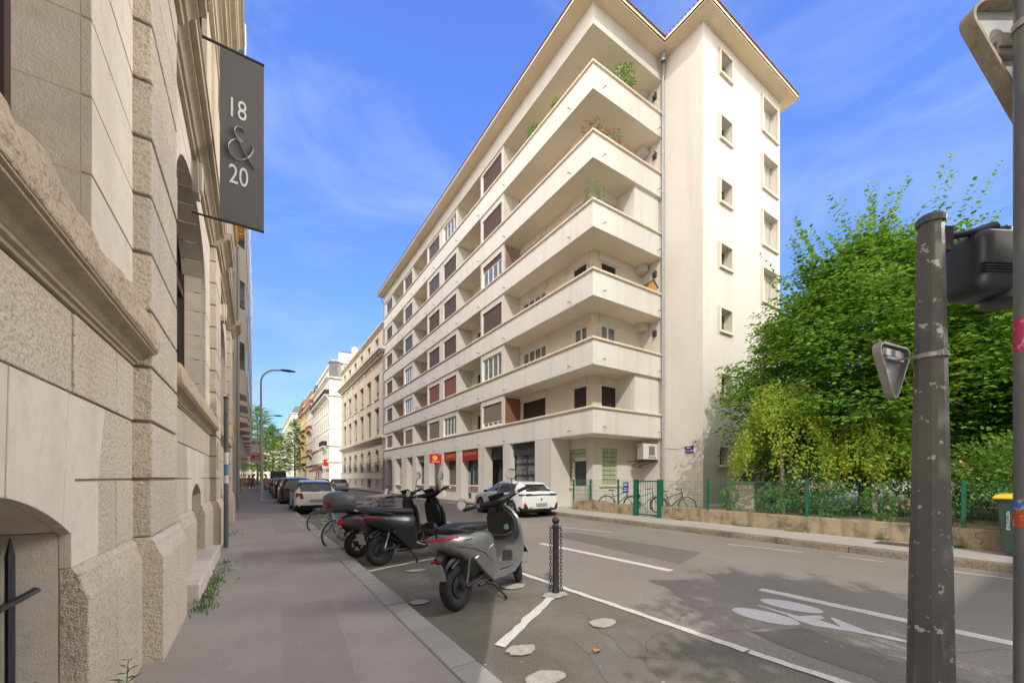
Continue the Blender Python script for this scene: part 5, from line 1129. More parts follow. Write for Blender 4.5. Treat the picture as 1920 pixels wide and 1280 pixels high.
pt2 = [('window', M_cglass, lambda x, y, z, n: (1.05 < z < 1.34 and -2.08 < x < -1.62 and n.x < -0.3 and abs(y) < 0.40 + (1.34 - z) * 0.75) or (-1.38 + max(0, (1.30 - z)) * -0.35 < x < 0.85 and 0.99 < z < 1.375 and abs(n.y) > 0.5 and not (-0.2 < x < -0.13)) or (0.35 < x < 1.1 and z > 1.0 and z < 1.42 and n.x > 0.3 and abs(y) < 0.66)),
       ('tail_light_strip', M_black, lambda x, y, z, n: x < -1.85 and 0.885 < z < 0.955),
       ('bumper_insert', M_black, lambda x, y, z, n: x < -1.85 and (z < 0.62 and abs(y) < 0.66 - max(0, z - 0.5) * 0.6 or z < 0.42)),
       ('reflector', M_tail, lambda x, y, z, n: x < -1.9 and 0.66 < abs(y) < 0.84 and 0.42 < z < 0.58),
       ('sill_trim', M_black, lambda x, y, z, n: z < 0.26 and abs(n.y) > 0.3)]
car2 = make_car('parked_car', 'white hatchback with a dark tail light strip at the right kerb before the shops', (9.58, 14.85, 0), R(90), c2, (-1.32, 1.33), M_wpaint, None, pt2, None, wr=0.345, plate=(0, 0.53))
for sg in (-1, 1):
    m = MB(); m.tube([(-2.16, sg*0.34, 0.45), (-2.17, sg*0.48, 0.40), (-2.16, sg*0.60, 0.43), (-2.12, sg*0.70, 0.47)], [0.012, 0.03, 0.03, 0.01], 8); m.build('exhaust_trim', M_chrome, car2, smooth=60)
m = MB(); m.prism([(-0.04, 0.77), (0.04, 0.77), (0.03, 0.70), (0, 0.67), (-0.03, 0.70)], -2.185, -2.165, 'x'); m.build('badge', M_black, car2)
m = MB(); m.prism([(-1.55, 1.41), (-1.74, 1.36), (-1.8, 1.33), (-1.5, 1.36)], -0.5, 0.5, 'y'); m.build('roof_spoiler', M_wpaint, car2, bevel=0.01)
def scaled(ctrl, sx, sy, sz): return [(c[0]*sx, c[1], c[2]*sz, c[3]*sz, c[4]*sy, c[5]*sy) for c in ctrl]
def generic(sx, sz, tail=M_tail):
    return [('window', M_cglass, P_glass(-1.95*sx, -1.5*sx, -1.66*sx, 0.75*sx, 1.0*sz, 1.40*sz, 0.3*sx, 1.05*sx, 0.60)),
            ('tail_light', tail, lambda x, y, z, n: x < -1.75*sx and 0.42 < y < 0.82 and 0.80*sz < z < 0.90*sz),
            ('sill_trim', M_black, lambda x, y, z, n: z < 0.30)]
sx, sz = 1.15, 1.10
carA = make_car('parked_car', 'dark grey estate car parked directly in front of the nearest white hatchback', (2.0, 27.5, 0), R(90), scaled(c1, sx, 1.03, sz), (-1.38, 1.4), M_dpaint, None, generic(sx, sz), 'cars parked along the left kerb', NX=70)
carB = make_car('parked_car', 'black car parked beyond the dark grey estate', (1.95, 33.6, 0), R(90), scaled(c1, 1.1, 1.03, 1.07), (-1.3, 1.35), M_kpaint, None, generic(1.1, 1.07), 'cars parked along the left kerb', NX=70)
for (y, mt, lb, x) in ((39.5, M_kpaint, 'black car third beyond the white hatchback at the left kerb', 1.95), (46, M_dpaint, 'grey car far along the left kerb', 1.95)):
    make_car('parked_car', lb, (x, y, 0), R(90), scaled(c1, 1.08, 1.0, 1.05), (-1.3, 1.3), mt, None, generic(1.08, 1.05), 'cars parked along the left kerb', NX=50)
make_car('parked_car', 'small teal car at the far end of the left kerb beside the lamp', (1.2, 58, 0), R(90), scaled(c1, 1.0, 1.0, 1.0), (-1.2, 1.25), mat('paint_teal', (0.16, 0.26, 0.27), 0.3, coat=0.6), None, generic(1, 1), 'cars parked along the left kerb', NX=40)
make_car('moving_car', 'silver hatchback driving away on the far part of the street', (7.75, 48.3, 0), R(90), scaled(c1, 1.0, 1.0, 1.0), (-1.2, 1.25), M_spaint, None, [pt1[0], pt1[1], pt1[4]], None, NX=70)
make_car('moving_car', 'dark car ahead of the silver hatchback on the street', (7.4, 58.5, 0), R(90), scaled(c1, 1.05, 1.0, 1.0), (-1.2, 1.25), M_dpaint, None, generic(1.05, 1.0), None, NX=50)
make_car('parked_car', 'white car parked in the garden yard behind the green fence', (20.8, 9.35, 0.41), R(5), scaled(c1, 1.0, 1.0, 1.0), (-1.2, 1.25), M_wpaint, None, [pt1[0], pt1[1], pt1[4]], None, NX=60)
# grey delivery van behind the dark cars
t = thing('delivery_van', 'tall dark grey van parked far along the left kerb behind the black cars', 'van', (2.6, 66, 0), R(90))
m = MB(); m.loft([[(x, -w, 0.3), (x, w, 0.3), (x, w, z*0.6), (x, w*0.93, z), (x, -w*0.93, z), (x, -w, z*0.6)] for x, w, z in ((-2.6, 0.9, 2.4), (-2.55, 0.98, 2.55), (0.9, 0.98, 2.55), (1.5, 0.95, 2.2), (2.3, 0.9, 1.3), (2.6, 0.8, 1.0))]); m.build('body', M_dpaint, t, bevel=0.05)
m = MB(); m.box(-2.63, -2.6, -0.8, -0.05, 1.3, 2.1); m.box(-2.63, -2.6, 0.05, 0.8, 1.3, 2.1); m.build('window', M_cglass, t)
m = MB()
for x in (-1.7, 1.6):
    for y in (-0.85, 0.85): m.lathe([(0, -0.12), (0.35, -0.12), (0.36, 0.12), (0, 0.12)], 18, (x, y, 0.36), 'y')
m.build('wheels', M_tyre, t)

# ------------------------------------------------------------------ scooters
def superring(x, cy, cz, hw, hh, n=20, p=2.6, tilt=0.0):
    o = []
    for j in range(n):
        a = 2*math.pi*j/n; ca, sa = math.cos(a), math.sin(a)
        y = cy + hw * math.copysign(abs(ca)**(2/p), ca); z = cz + hh * math.copysign(abs(sa)**(2/p), sa)
        o.append((x + tilt * (z - cz), y, z))
    return o
def wheel(t, x, r, w, tyre_r, rimm, spokes=5, name='wheel', rot=0, hubr=0.09):
    m = MB(); rr = tyre_r; R0 = r - rr
    prof = [(R0 - rr*0.35, -w*0.62), (R0, -w), (R0 + rr*0.6, -w*0.85), (r - 0.004, -w*0.4), (r, 0), (r - 0.004, w*0.4), (R0 + rr*0.6, w*0.85), (R0, w), (R0 - rr*0.35, w*0.62)]
    m.M = Matrix.Translation((x, 0, r)) @ Matrix.Rotation(rot, 4, 'Z'); m.lathe(prof, 36, axis='y'); o = m.build(name, M_tyre, t, smooth=60)
    m = MB(); m.M = Matrix.Translation((x, 0, r)) @ Matrix.Rotation(rot, 4, 'Z'); ri = R0 - rr*0.3
    m.lathe([(ri, -w*0.62), (ri - 0.02, -w*0.55), (ri - 0.02, w*0.55), (ri, w*0.62)], 32, axis='y'); m.lathe([(0, -w*0.8), (hubr, -w*0.8), (hubr, w*0.8), (0, w*0.8)], 20, axis='y')
    for q in range(spokes):
        a = 2*math.pi*q/spokes; m.tube([(hubr*0.8*math.cos(a), 0, hubr*0.8*math.sin(a)), (ri*math.cos(a+0.15), 0, ri*math.sin(a+0.15))], 0.016, 6)
    m.build('rim', rimm, o, smooth=50); return o
def mirror_part(t, base, tip, r, tilt=0.2, backm=None, oval=1.0):
    m = MB(); m.tube([base, ((base[0]+tip[0])/2 - 0.01, (base[1]+tip[1])/2, (base[2]+tip[2])/2 + 0.02), tip], 0.007, 6); s_ = m.build('mirror_stem', M_black, t)
    m = MB(); m.M = Matrix.Translation(tip) @ Matrix.Rotation(tilt, 4, 'Y'); m.lathe([(r*0.2, 0.03), (r*0.8, 0.024), (r, 0.006), (r, -0.004), (r*0.93, -0.006)], 24, axis='x'); m.build('mirror_shell', M_black, s_, smooth=50)
    m = MB(); m.M = Matrix.Translation(tip) @ Matrix.Rotation(tilt, 4, 'Y'); m.lathe([(0, -0.0065), (r*0.93, -0.0065)], 24, axis='x'); m.build('mirror_glass', mat('mirror_glass', (0.75, 0.8, 0.85), 0.02, 1.0), s_)
M_sgrey = mat('scooter_silver', (0.27, 0.27, 0.275), 0.34, 0.5, coat=0.7)
M_sdark = mat('scooter_charcoal', (0.045, 0.045, 0.048), 0.45, 0.2)
M_seat = mat('seat_vinyl', (0.025, 0.025, 0.028), 0.55, bump=[(200, 0.2, 0.001)])
M_floor = mat('floor_rubber', (0.14, 0.14, 0.142), 0.7, bump=[(55, 0.8, 0.004)])
def scooter(label, loc, rz, paint, inner, shield, style, scale=1.12, lean=0.0, steer=0.0):
    t = thing('scooter', label, 'scooter', loc, rz, 'scooters parked across the kerb', scale=scale)
    if lean: t.rotation_euler = (lean, 0, rz)
    e = style == 'electric'
    xr, xf = -0.62, 0.66; r = 0.235
    wheel(t, xr, r, 0.062, 0.075, M_sdark, 5, hubr=0.11 if e else 0.06); fwt = wheel(t, xf, r, 0.05, 0.062, M_sdark, 5, rot=steer)
    # rear shell
    if e:
        st = [(-0.86, 0.735, 0.05, 0.035), (-0.84, 0.715, 0.12, 0.07), (-0.76, 0.69, 0.155, 0.10), (-0.60, 0.655, 0.175, 0.135), (-0.42, 0.60, 0.185, 0.19), (-0.25, 0.535, 0.185, 0.25), (-0.10, 0.49, 0.175, 0.28), (-0.03, 0.47, 0.15, 0.28)]
    else:
        st = [(-0.92, 0.66, 0.04, 0.03), (-0.89, 0.66, 0.12, 0.08), (-0.78, 0.63, 0.175, 0.13), (-0.60, 0.60, 0.20, 0.17), (-0.42, 0.56, 0.205, 0.20), (-0.25, 0.52, 0.20, 0.23), (-0.12, 0.50, 0.17, 0.25), (-0.06, 0.49, 0.13, 0.25)]
    m = MB(); m.loft([superring(x, 0, cz, hw, hh, 24, 3.0) for x, cz, hw, hh in st]); m.build('rear_body', paint, t, smooth=50)
    if e:   # lower diagonal flank running to the floor
        for sg in (-1, 1):
            m = MB(); m.prism([(-0.50, 0.50), (-0.10, 0.60), (-0.06, 0.30), (0.12, 0.235), (0.12, 0.19), (-0.18, 0.20), (-0.36, 0.36)], sg*0.125, sg*0.18, 'y'); m.build('side_panel', paint, t, bevel=0.015)
    # seat
    ss = [(-0.80, 0.80, 0.07, 0.02), (-0.76, 0.81, 0.12, 0.045), (-0.55, 0.825, 0.15, 0.06), (-0.35, 0.81, 0.15, 0.055), (-0.2, 0.80, 0.135, 0.06), (-0.06, 0.80, 0.10, 0.05), (-0.01, 0.785, 0.05, 0.03)]
    if not e: ss = [(x - 0.02, z + 0.0, w + 0.01, h) for x, z, w, h in ss]
    m = MB(); m.loft([superring(x, 0, z, w, h, 20, 2.6) for x, z, w, h in ss]); m.build('seat', M_seat, t, smooth=60)
    m = MB()
    for sg in (-1, 1): m.tube([(-0.45, sg*0.165, 0.765), (-0.6, sg*0.18, 0.79), (-0.80, sg*0.15, 0.83), (-0.90, sg*0.07, 0.845)], 0.013, 6)
    m.tube([(-0.90, -0.07, 0.845), (-0.90, 0.07, 0.845)], 0.013, 6); m.tube([(-0.9, -0.05, 0.84), (-0.88, -0.03, 0.76)], 0.012, 6); m.build('grab_rail', M_black if e else M_chrome, t, smooth=50)
    m = MB()
    if e: m.loft([superring(x, 0, 0.742, w, 0.017, 16, 4) for x, w in ((-0.882, 0.06), (-0.872, 0.115), (-0.80, 0.148), (-0.70, 0.165))])
    else: m.loft([superring(x, 0, 0.64, w, h, 16, 3) for x, w, h in ((-0.965, 0.05, 0.03), (-0.95, 0.085, 0.05), (-0.9, 0.10, 0.06), (-0.86, 0.10, 0.06))])
    m.build('tail_light', mat('scooter_tail', (0.55, 0.02, 0.05), 0.25, coat=0.5), t, smooth=50)
    # mudguard with plate
    m = MB(); 
    for i in range(7):
        pass
    rings = []
    for i in range(8):
        a = R(150 - i * 11) if e else R(165 - i * 13); rad = r + 0.055
        rings.append([(xr + rad*math.cos(a), y, r + 0.03 + rad*math.sin(a) + dz) for y, dz in ((-0.075, -0.03), (-0.06, 0.0), (0.06, 0.0), (0.075, -0.03), (0.06, -0.012), (-0.06, -0.012))])
    m.loft(rings); m.tube([(xr - 0.24, 0, 0.52), (xr - 0.14, 0, 0.60)], 0.035, 8, flat=2.0); m.tube([(xr - 0.12, -0.06, 0.44), (xr + 0.1, -0.06, 0.55)], 0.02, 6); m.build('rear_mudguard', M_black, t, smooth=50)
    m = MB(); m.cbox((xr - 0.29, 0, 0.43), (0.008, 0.21, 0.17), ry=-0.28); m.build('number_plate', M_plate, t, bevel=0.004)
    m = MB(); m.cbox((xr - 0.275, 0, 0.535), (0.02, 0.10, 0.028), ry=-0.2); m.build('reflector', M_tail, t)
    # swing arm, shock
    m = MB(); sg = -1
    m.tube([(xr, sg*0.095, r), (xr + 0.25, sg*0.10, r + 0.03), (xr + 0.42, sg*0.09, r + 0.10)], [0.05, 0.045, 0.035], 8, flat=0.55); m.lathe([(0, -0.12), (0.035, -0.12), (0.04, -0.09)], 12, (xr, 0, r), 'y'); m.build('swing_arm', M_sdark, t, smooth=50)
    for sg in (-1, 1):
        m = MB(); a = Vector((xr + 0.03, sg*0.115, r + 0.03)); b = Vector((xr + 0.13, sg*0.12, 0.56)); m.tube([a, b], 0.014, 6)
        for q in range(9): p = a.lerp(b, 0.3 + q * 0.06); m.lathe([(0.02, -0.006), (0.03, 0), (0.02, 0.006)], 10, tuple(p))
        m.build('shock_absorber', M_chrome, t, smooth=50)
    # floor
    m = MB(); m.loft([superring(x, 0, z, w, h, 16, 5) for x, z, w, h in ((-0.16, 0.255, 0.14, 0.05), (-0.05, 0.245, 0.17, 0.045), (0.15, 0.235, 0.18, 0.04), (0.32, 0.235, 0.175, 0.045), (0.40, 0.27, 0.17, 0.05))]); m.build('floor_pan', paint, t, smooth=40)
    m = MB(); m.loft([superring(x, 0, z, w, 0.006, 16, 6) for x, z, w in ((-0.06, 0.295, 0.12), (-0.03, 0.293, 0.15), (0.30, 0.284, 0.155), (0.36, 0.30, 0.15))]); m.build('floor_mat', M_floor, t, smooth=40)
    # leg shield: curved sheet with thickness
    prof = [(0.36, 0.235, 0.18), (0.44, 0.29, 0.20), (0.485, 0.40, 0.225), (0.495, 0.55, 0.24), (0.48, 0.70, 0.245), (0.455, 0.83, 0.23), (0.425, 0.92, 0.195), (0.40, 0.98, 0.14), (0.39, 1.01, 0.08)]
    rows_o = []; nn = 9
    rings = []
    for (x, z, w) in prof:
        front = [(x + 0.12*(1 - (abs(q)/1.0)**2.0), q*w, z) for q in [(-1 + 2*i/(nn-1)) for i in range(nn)]]
        back = [(x - 0.035 + 0.03*(1 - abs(q)**2), q*(w - 0.012), z) for q in [(1 - 2*i/(nn-1)) for i in range(nn)]]
        rings.append(front + back)
    m = MB(); m.loft(rings); m.build('leg_shield', paint, t, smooth=45)
    m = MB(); rings = []
    for (x, z, w) in ([(0.45, 0.58, 0.17), (0.45, 0.62, 0.20), (0.435, 0.76, 0.205), (0.41, 0.86, 0.185), (0.385, 0.93, 0.13)] if e else [(0.45, 0.34, 0.15), (0.46, 0.5, 0.165), (0.44, 0.70, 0.18), (0.405, 0.88, 0.15), (0.38, 0.95, 0.10)]):
        rings.append([(x - 0.035 - 0.01, q*w, z) for q in [(-1 + i/4) for i in range(9)]] + [(x + 0.02, q*w, z) for q in [(1 - i/4) for i in range(9)]])
    m.loft(rings); m.build('inner_panel', inner, t, smooth=45)
    if e and paint is M_sgrey:
        m = MB(); m.lathe([(0, 0), (0.035, 0), (0.036, 0.004)], 20, (0.372, -0.085, 0.735), 'x'); m.build('charge_flap', mat('sticker_green', (0.25, 0.60, 0.42), 0.5), t)
        m = MB(); m.tube([(0.385, 0.16, 0.665), (0.378, 0.06, 0.64), (0.378, -0.08, 0.64), (0.385, -0.15, 0.67)], 0.006, 5); m.build('glovebox_edge', M_sgrey, t)
        m = MB(); m.loft([superring(x, 0, z, w, 0.05, 14, 2.5) for x, z, w in ((-0.02, 0.38, 0.04), (-0.015, 0.36, 0.09))]); m.build('battery_lug', M_sdark, t)
    # steering column and handlebar, turned by the steering angle
    t_sc = t; hb = bpy.data.objects.new('handlebar_assembly', None)
    SM = Matrix.Translation((0.42, 0, 1.0)) @ Matrix.Rotation(steer, 4, Vector((-0.42, 0, 0.91))) @ Matrix.Translation((-0.42, 0, -1.0))
    bpy.data.objects.remove(hb)
    def SB(): q_ = MB(); q_.M = SM.copy(); return q_
    m = SB(); m.tube([(0.47, 0, 0.85), (0.42, 0, 0.98), (0.395, 0, 1.04)], [0.075, 0.06, 0.05], 10)
    m.loft([[(0.385 + dx + 0.065*math.cos(a)*s_, y, 1.055 + dz + 0.045*math.sin(a)*s_) for a in [2*math.pi*q/12 for q in range(12)]] for y, s_, dx, dz in ((-0.30, 0.4, -0.06, 0.03), (-0.20, 0.7, -0.02, 0.02), (-0.08, 1.15, 0.0, 0.0), (0.08, 1.15, 0.0, 0.0), (0.20, 0.7, -0.02, 0.02), (0.30, 0.4, -0.06, 0.03))]); m.build('handlebar', M_black if e else shield, t, smooth=50)
    for sg in (-1, 1):
        m = SB(); m.tube([(0.34, sg*0.28, 1.085), (0.29, sg*0.44, 1.095)], [0.02, 0.02], 10)
        o_ = m.M; m.M = SM @ Matrix.Translation((0.335, sg*0.29, 1.085)); m.lathe([(0.024, -0.006), (0.027, 0), (0.024, 0.006)], 10, axis='y'); m.M = o_; m.build('grip', M_black, t, smooth=50)
        m = SB(); m.tube([(0.39, sg*0.26, 1.075), (0.385, sg*0.35, 1.08), (0.36, sg*0.43, 1.08)], 0.007, 5); m.build('brake_lever', M_chrome, t)
        m = SB(); m.cbox((0.33, sg*0.255, 1.085), (0.045, 0.04, 0.05)); m.build('switch', M_metal, t, bevel=0.006)
    m = SB(); m.cbox((0.35, 0, 1.12), (0.12, 0.20, 0.02), ry=0.5); m.build('display', mat('display_dark', (0.04, 0.05, 0.07), 0.12), t, bevel=0.006)
    def sp(p): return tuple(SM @ Vector(p))
    mirror_part(t, sp((0.37, 0.24, 1.09)), sp((0.34, 0.44, 1.17)) if e else sp((0.30, 0.42, 1.20)), 0.072, 0.1)
    mirror_part(t, sp((0.37, -0.22, 1.09)), sp((0.36, -0.27, 1.32)) if e else sp((0.32, -0.36, 1.36)), 0.072, 0.1)
    m = MB()
    for y_ in (0.05, 0.09): m.tube([sp((0.40, y_, 1.06)), (0.50, y_*1.6, 0.98), (0.60, y_*0.8, 0.86), (0.60, 0.06, 0.55), (xf - 0.03, 0.07, r + 0.05)], 0.005, 5)
    m.build('brake_cable', M_black, t, smooth=60)
    m = MB()
    for sg in (-1, 1): m.tube([(-0.74, sg*0.1625, 0.655), (-0.5, sg*0.186, 0.60), (-0.3, sg*0.19, 0.52), (-0.16, sg*0.184, 0.40)], 0.003, 4)
    m.build('panel_seam', M_black, t)
    m = MB(); m.cbox((-0.56, -0.1835, 0.70), (0.10, 0.004, 0.012)); m.build('maker_badge', M_chrome, t)
    # fork, front mudguard
    m = MB()
    for sg in (-1, 1): m.tube([(xf, sg*0.07, r), (xf - 0.05, sg*0.07, r + 0.2), (xf - 0.12, sg*0.05, r + 0.32)], 0.018, 8)
    m.build('front_fork', M_sdark, t, smooth=50)
    rings = []
    for i in range(11):
        a = R(165 - i * 14); rad = r + 0.03
        rings.append([(xf + rad*math.cos(a), y, r + 0.01 + rad*math.sin(a) + dz) for y, dz in ((-0.07, -0.04), (-0.06, 0.0), (0.06, 0.0), (0.07, -0.04), (0.055, -0.012), (-0.055, -0.012))])
    m = MB(); m.loft(rings); m.build('front_mudguard', paint if not e else M_sdark, t, smooth=50)
    m = MB(); m.lathe([(0, 0.0), (0.05, 0.0), (0.055, -0.02)], 16, (0.615, 0, 0.78), 'x'); m.build('headlight', M_chrome, t)
    # stand
    m = MB()
    if e: m.tube([(-0.25, -0.12, 0.20), (-0.15, -0.16, 0.15), (-0.12, -0.26, 0.02), (-0.16, -0.29, 0.008)], [0.018, 0.016, 0.014, 0.02], 6); m.tube([(-0.36, -0.1, 0.19), (-0.15, -0.12, 0.19)], 0.018, 6)
    else:
        for sg in (-1, 1): m.tube([(-0.30, sg*0.08, 0.2), (-0.36, sg*0.14, 0.02), (-0.40, sg*0.16, 0.01)], 0.014, 6)
        m.tube([(-0.36, -0.14, 0.03), (-0.36, 0.14, 0.03)], 0.012, 6)
    m.build('stand', M_black, t, smooth=50)
    return t
sA = scooter('silver grey electric scooter with red tail bar and green sticker, nearest to the chained bollard', (2.71, 4.72, 0), R(28), M_sgrey, mat('inner_dark', (0.04, 0.04, 0.043), 0.5), M_black, 'electric', 1.19, steer=R(34), lean=-R(8))
m = MB(); m.box(-0.30, -0.2, -0.178, -0.172, 0.0, 0.0)
m = MB(); m.cbox((-0.36, -0.152, 0.79), (0.05, 0.006, 0.012)); m.build('seat_badge', M_chrome, sA)
sB = scooter('glossy black electric scooter with long seat, second from the bollard', (2.62, 7.55, 0), R(14), M_kpaint, M_black, M_black, 'electric', 1.19, steer=R(20), lean=-R(6))
m = MB(); m.loft([superring(x, 0, z, w, h, 16, 4) for x, z, w, h in ((0.44, 0.45, 0.13, 0.1), (0.36, 0.47, 0.15, 0.12), (0.30, 0.47, 0.14, 0.115), (0.29, 0.47, 0.1, 0.08))]); m.build('front_bag', M_black, sB, smooth=60)
sC = scooter('dark grey classic scooter carrying a big grey top case, third from the bollard', (2.42, 8.55, 0), R(13), mat('scooter_slate', (0.06, 0.062, 0.07), 0.3, coat=0.6), M_black, mat('scooter_slate', (0, 0, 0)), 'classic', 1.15, steer=R(22), lean=-R(3))
m = MB(); m.box(-0.98, -0.72, -0.09, 0.09, 0.855, 0.875); m.tube([(-0.95, -0.08, 0.865), (-0.75, -0.12, 0.80)], 0.01, 5); m.tube([(-0.95, 0.08, 0.865), (-0.75, 0.12, 0.80)], 0.01, 5); m.tube([(-0.66, 0.15, 0.84), (-0.62, 0.15, 1.0)], 0.009, 5); m.build('luggage_rack', M_chrome, sC)
t = thing('top_case', 'big rounded grey top case on the rear rack of the classic scooter', 'luggage box', (2.42, 8.55, -0.07), R(13), scale=1.15)
m = MB()
st = [(-1.17, 1.02, 0.12, 0.09), (-1.15, 1.03, 0.18, 0.13), (-1.08, 1.04, 0.22, 0.165), (-0.92, 1.045, 0.235, 0.185), (-0.80, 1.035, 0.225, 0.17), (-0.74, 1.02, 0.20, 0.145), (-0.72, 1.01, 0.15, 0.1)]
m.loft([superring(x, 0, cz, w, h, 28, 2.9) for x, cz, w, h in st]); m.build('case', mat('case_grey', (0.10, 0.105, 0.12), 0.45), t, smooth=60)
m = MB(); m.loft([superring(x, 0, cz - 0.05, w + 0.004, 0.012, 28, 2.9) for x, cz, w, h in st]); m.build('seam', M_black, t, smooth=60)
m = MB(); m.loft([superring(x, 0, 0.91, w, 0.04, 20, 4) for x, w in ((-1.1, 0.14), (-1.05, 0.18), (-0.85, 0.18), (-0.78, 0.14))]); m.build('base', M_black, t)
m = MB(); m.loft([superring(x, 0, 1.0, w, 0.07, 20, 3) for x, w in ((-1.178, 0.1), (-1.155, 0.17), (-1.14, 0.185))]); m.build('reflector', mat('case_red', (0.10, 0.012, 0.015), 0.3), t, smooth=60)
t = thing('helmet', 'pale brown glove bundle and cloth hanging on the black scooter handlebar', 'gloves', (3.16, 7.75, 1.32))
m = MB()
for q in range(9): m.loft([[(3.16 + 0.02*math.cos(q*2.3) + r_*math.cos(a), 7.75 + 0.03*math.sin(q*1.7) + r_*math.sin(a), 1.30 + q*0.02 + dz) for a in [2*math.pi*k/8 for k in range(8)]] for dz, r_ in ((0, 0.01), (0.02, 0.035 - q*0.002), (0.05, 0.03 - q*0.002), (0.07, 0.008))])
o = m.build('cloth', mat('glove_tan', (0.25, 0.17, 0.14), 0.9), t, world=True, smooth=80); t['label'] = 'crumpled tan cloth bundle tied to the handlebar of the glossy black scooter'; t['category'] = 'cloth'; t.name = 'cloth_bundle'

# ------------------------------------------------------------------ bicycles
def bicycle(label, loc, rz, framem, saddlem, group, tilt=0.0, basket=False, detail=True, tyrem=None, guards=True, steer=0.0):
    t = thing('bicycle', label, 'bicycle', loc, rz, group); t.rotation_euler = (tilt, 0, rz)
    wb, r = 1.05, 0.345; xr, xf = -0.5, 0.55
    for nm, x, ro in (('rear_wheel', xr, 0), ('front_wheel', xf, steer)):
        m = MB(); m.M = Matrix.Translation((x, 0, r)) @ Matrix.Rotation(ro, 4, 'Z'); m.torus((0, 0, 0), r - 0.015, 0.017, 'y', 40, 8); w = m.build('wheel', tyrem or M_tyre, t, smooth=80)
        m = MB(); m.M = Matrix.Translation((x, 0, r)) @ Matrix.Rotation(ro, 4, 'Z'); m.torus((0, 0, 0), r - 0.035, 0.009, 'y', 40, 6); m.lathe([(0.0, -0.04), (0.02, -0.04), (0.02, 0.04), (0, 0.04)], 10, axis='y'); m.build('rim', M_chrome, w, smooth=80)
        m = MB(); m.M = Matrix.Translation((x, 0, r)) @ Matrix.Rotation(ro, 4, 'Z')
        for q in range(24 if detail else 14):
            a = 2*math.pi*q/(24 if detail else 14); s_ = 1 if q % 2 else -1; m.tube([(0.018*math.cos(a+0.8*s_), 0.03*s_, 0.018*math.sin(a+0.8*s_)), ((r-0.035)*math.cos(a), 0, (r-0.035)*math.sin(a))], 0.0018, 3, cap=False)
        m.build('spokes', M_metal, w)
        if guards:
            m = MB(); rings = []
            for i in range(15):
                a = R(-5 + i*11) if nm == 'rear_wheel' else R(20 + i*8); a = math.pi - a if nm == 'rear_wheel' else math.pi - a
                rings.append([(x + (r+0.018)*math.cos(a), y, r + (r+0.018)*math.sin(a) - abs(y)*0.3) for y in (-0.025, 0, 0.025)])
            vs = [p for rg in rings for p in rg]; m.add(vs, [(i*3+j, i*3+j+1, (i+1)*3+j+1, (i+1)*3+j) for i in range(14) for j in range(2)]); m.build('mudguard', M_chrome if guards == 'chrome' else framem, t, smooth=80)
    bb_ = (-0.08, 0, 0.29); st = (-0.24, 0, 0.78); hd = (0.34, 0, 0.86); hl = (0.37, 0, 0.72)
    m = MB(); m.tube([bb_, st], 0.016, 8); m.tube([bb_, hl], 0.018, 8); m.tube([(-0.2, 0, 0.66), hd], 0.015, 8)
    for sg in (-1, 1): m.tube([bb_, (xr, sg*0.05, r)], 0.009, 6); m.tube([(-0.21, sg*0.015, 0.70), (xr, sg*0.05, r)], 0.008, 6); m.tube([(0.38, sg*0.035, 0.68), (0.42, sg*0.045, 0.55), (xf, sg*0.045, r)], 0.011, 6)
    m.tube([(0.33, 0, 0.90), (0.385, 0, 0.66)], 0.02, 8); m.build('frame', framem, t, smooth=60)
    m = MB(); m.tube([st, (-0.27, 0, 0.90)], 0.012, 6); m.tube([(0.33, 0, 0.90), (0.315, 0, 1.0)], 0.012, 6)
    m.tube([(0.20, -0.28, 1.0), (0.30, -0.22, 1.03), (0.34, -0.08, 1.01), (0.33, 0, 1.0), (0.34, 0.08, 1.01), (0.30, 0.22, 1.03), (0.20, 0.28, 1.0)], 0.011, 6); m.build('handlebar', M_chrome, t, smooth=60)
    m = MB()
    for sg in (-1, 1): m.tube([(0.13, sg*0.29, 0.985), (0.23, sg*0.27, 1.01)], 0.016, 8)
    m.build('grips', saddlem, t, smooth=60)
    m = MB(); m.loft([superring(x, 0, z, w, h, 12, 2.3) for x, z, w, h in ((-0.41, 0.925, 0.05, 0.02), (-0.38, 0.93, 0.085, 0.03), (-0.28, 0.925, 0.06, 0.025), (-0.18, 0.92, 0.025, 0.018), (-0.12, 0.915, 0.01, 0.01))]); m.build('saddle', saddlem, t, smooth=80)
    m = MB(); m.lathe([(0.09, -0.045), (0.095, -0.05), (0.09, -0.055)], 24, bb_, 'y')
    m.tube([(-0.08, -0.06, 0.29), (0.03, -0.06, 0.16)], 0.009, 6); m.tube([(-0.08, 0.06, 0.29), (-0.19, 0.06, 0.42)], 0.009, 6); m.cbox((0.03, -0.10, 0.155), (0.09, 0.07, 0.02)); m.cbox((-0.19, 0.10, 0.425), (0.09, 0.07, 0.02)); m.tube([(-0.5, -0.05, r + 0.04), (-0.08, -0.05, 0.385)], 0.005, 4); m.tube([(-0.5, -0.05, r - 0.04), (-0.08, -0.05, 0.2)], 0.005, 4); m.build('crankset', M_black, t, smooth=50)
    m = MB()
    for sg in (-1, 1): m.tube([(-0.22, sg*0.06, 0.74), (-0.62, sg*0.06, 0.745)], 0.006, 5); m.tube([(-0.55, sg*0.06, 0.745), (xr, sg*0.06, r)], 0.006, 5)
    for q in range(4): m.tube([(-0.3 - q*0.1, -0.06, 0.745), (-0.3 - q*0.1, 0.06, 0.745)], 0.005, 4)
    m.build('rear_rack', M_chrome, t)
    m = MB(); m.cbox((-0.66, 0, 0.72), (0.02, 0.05, 0.04)); m.build('rear_light', M_tail, t)
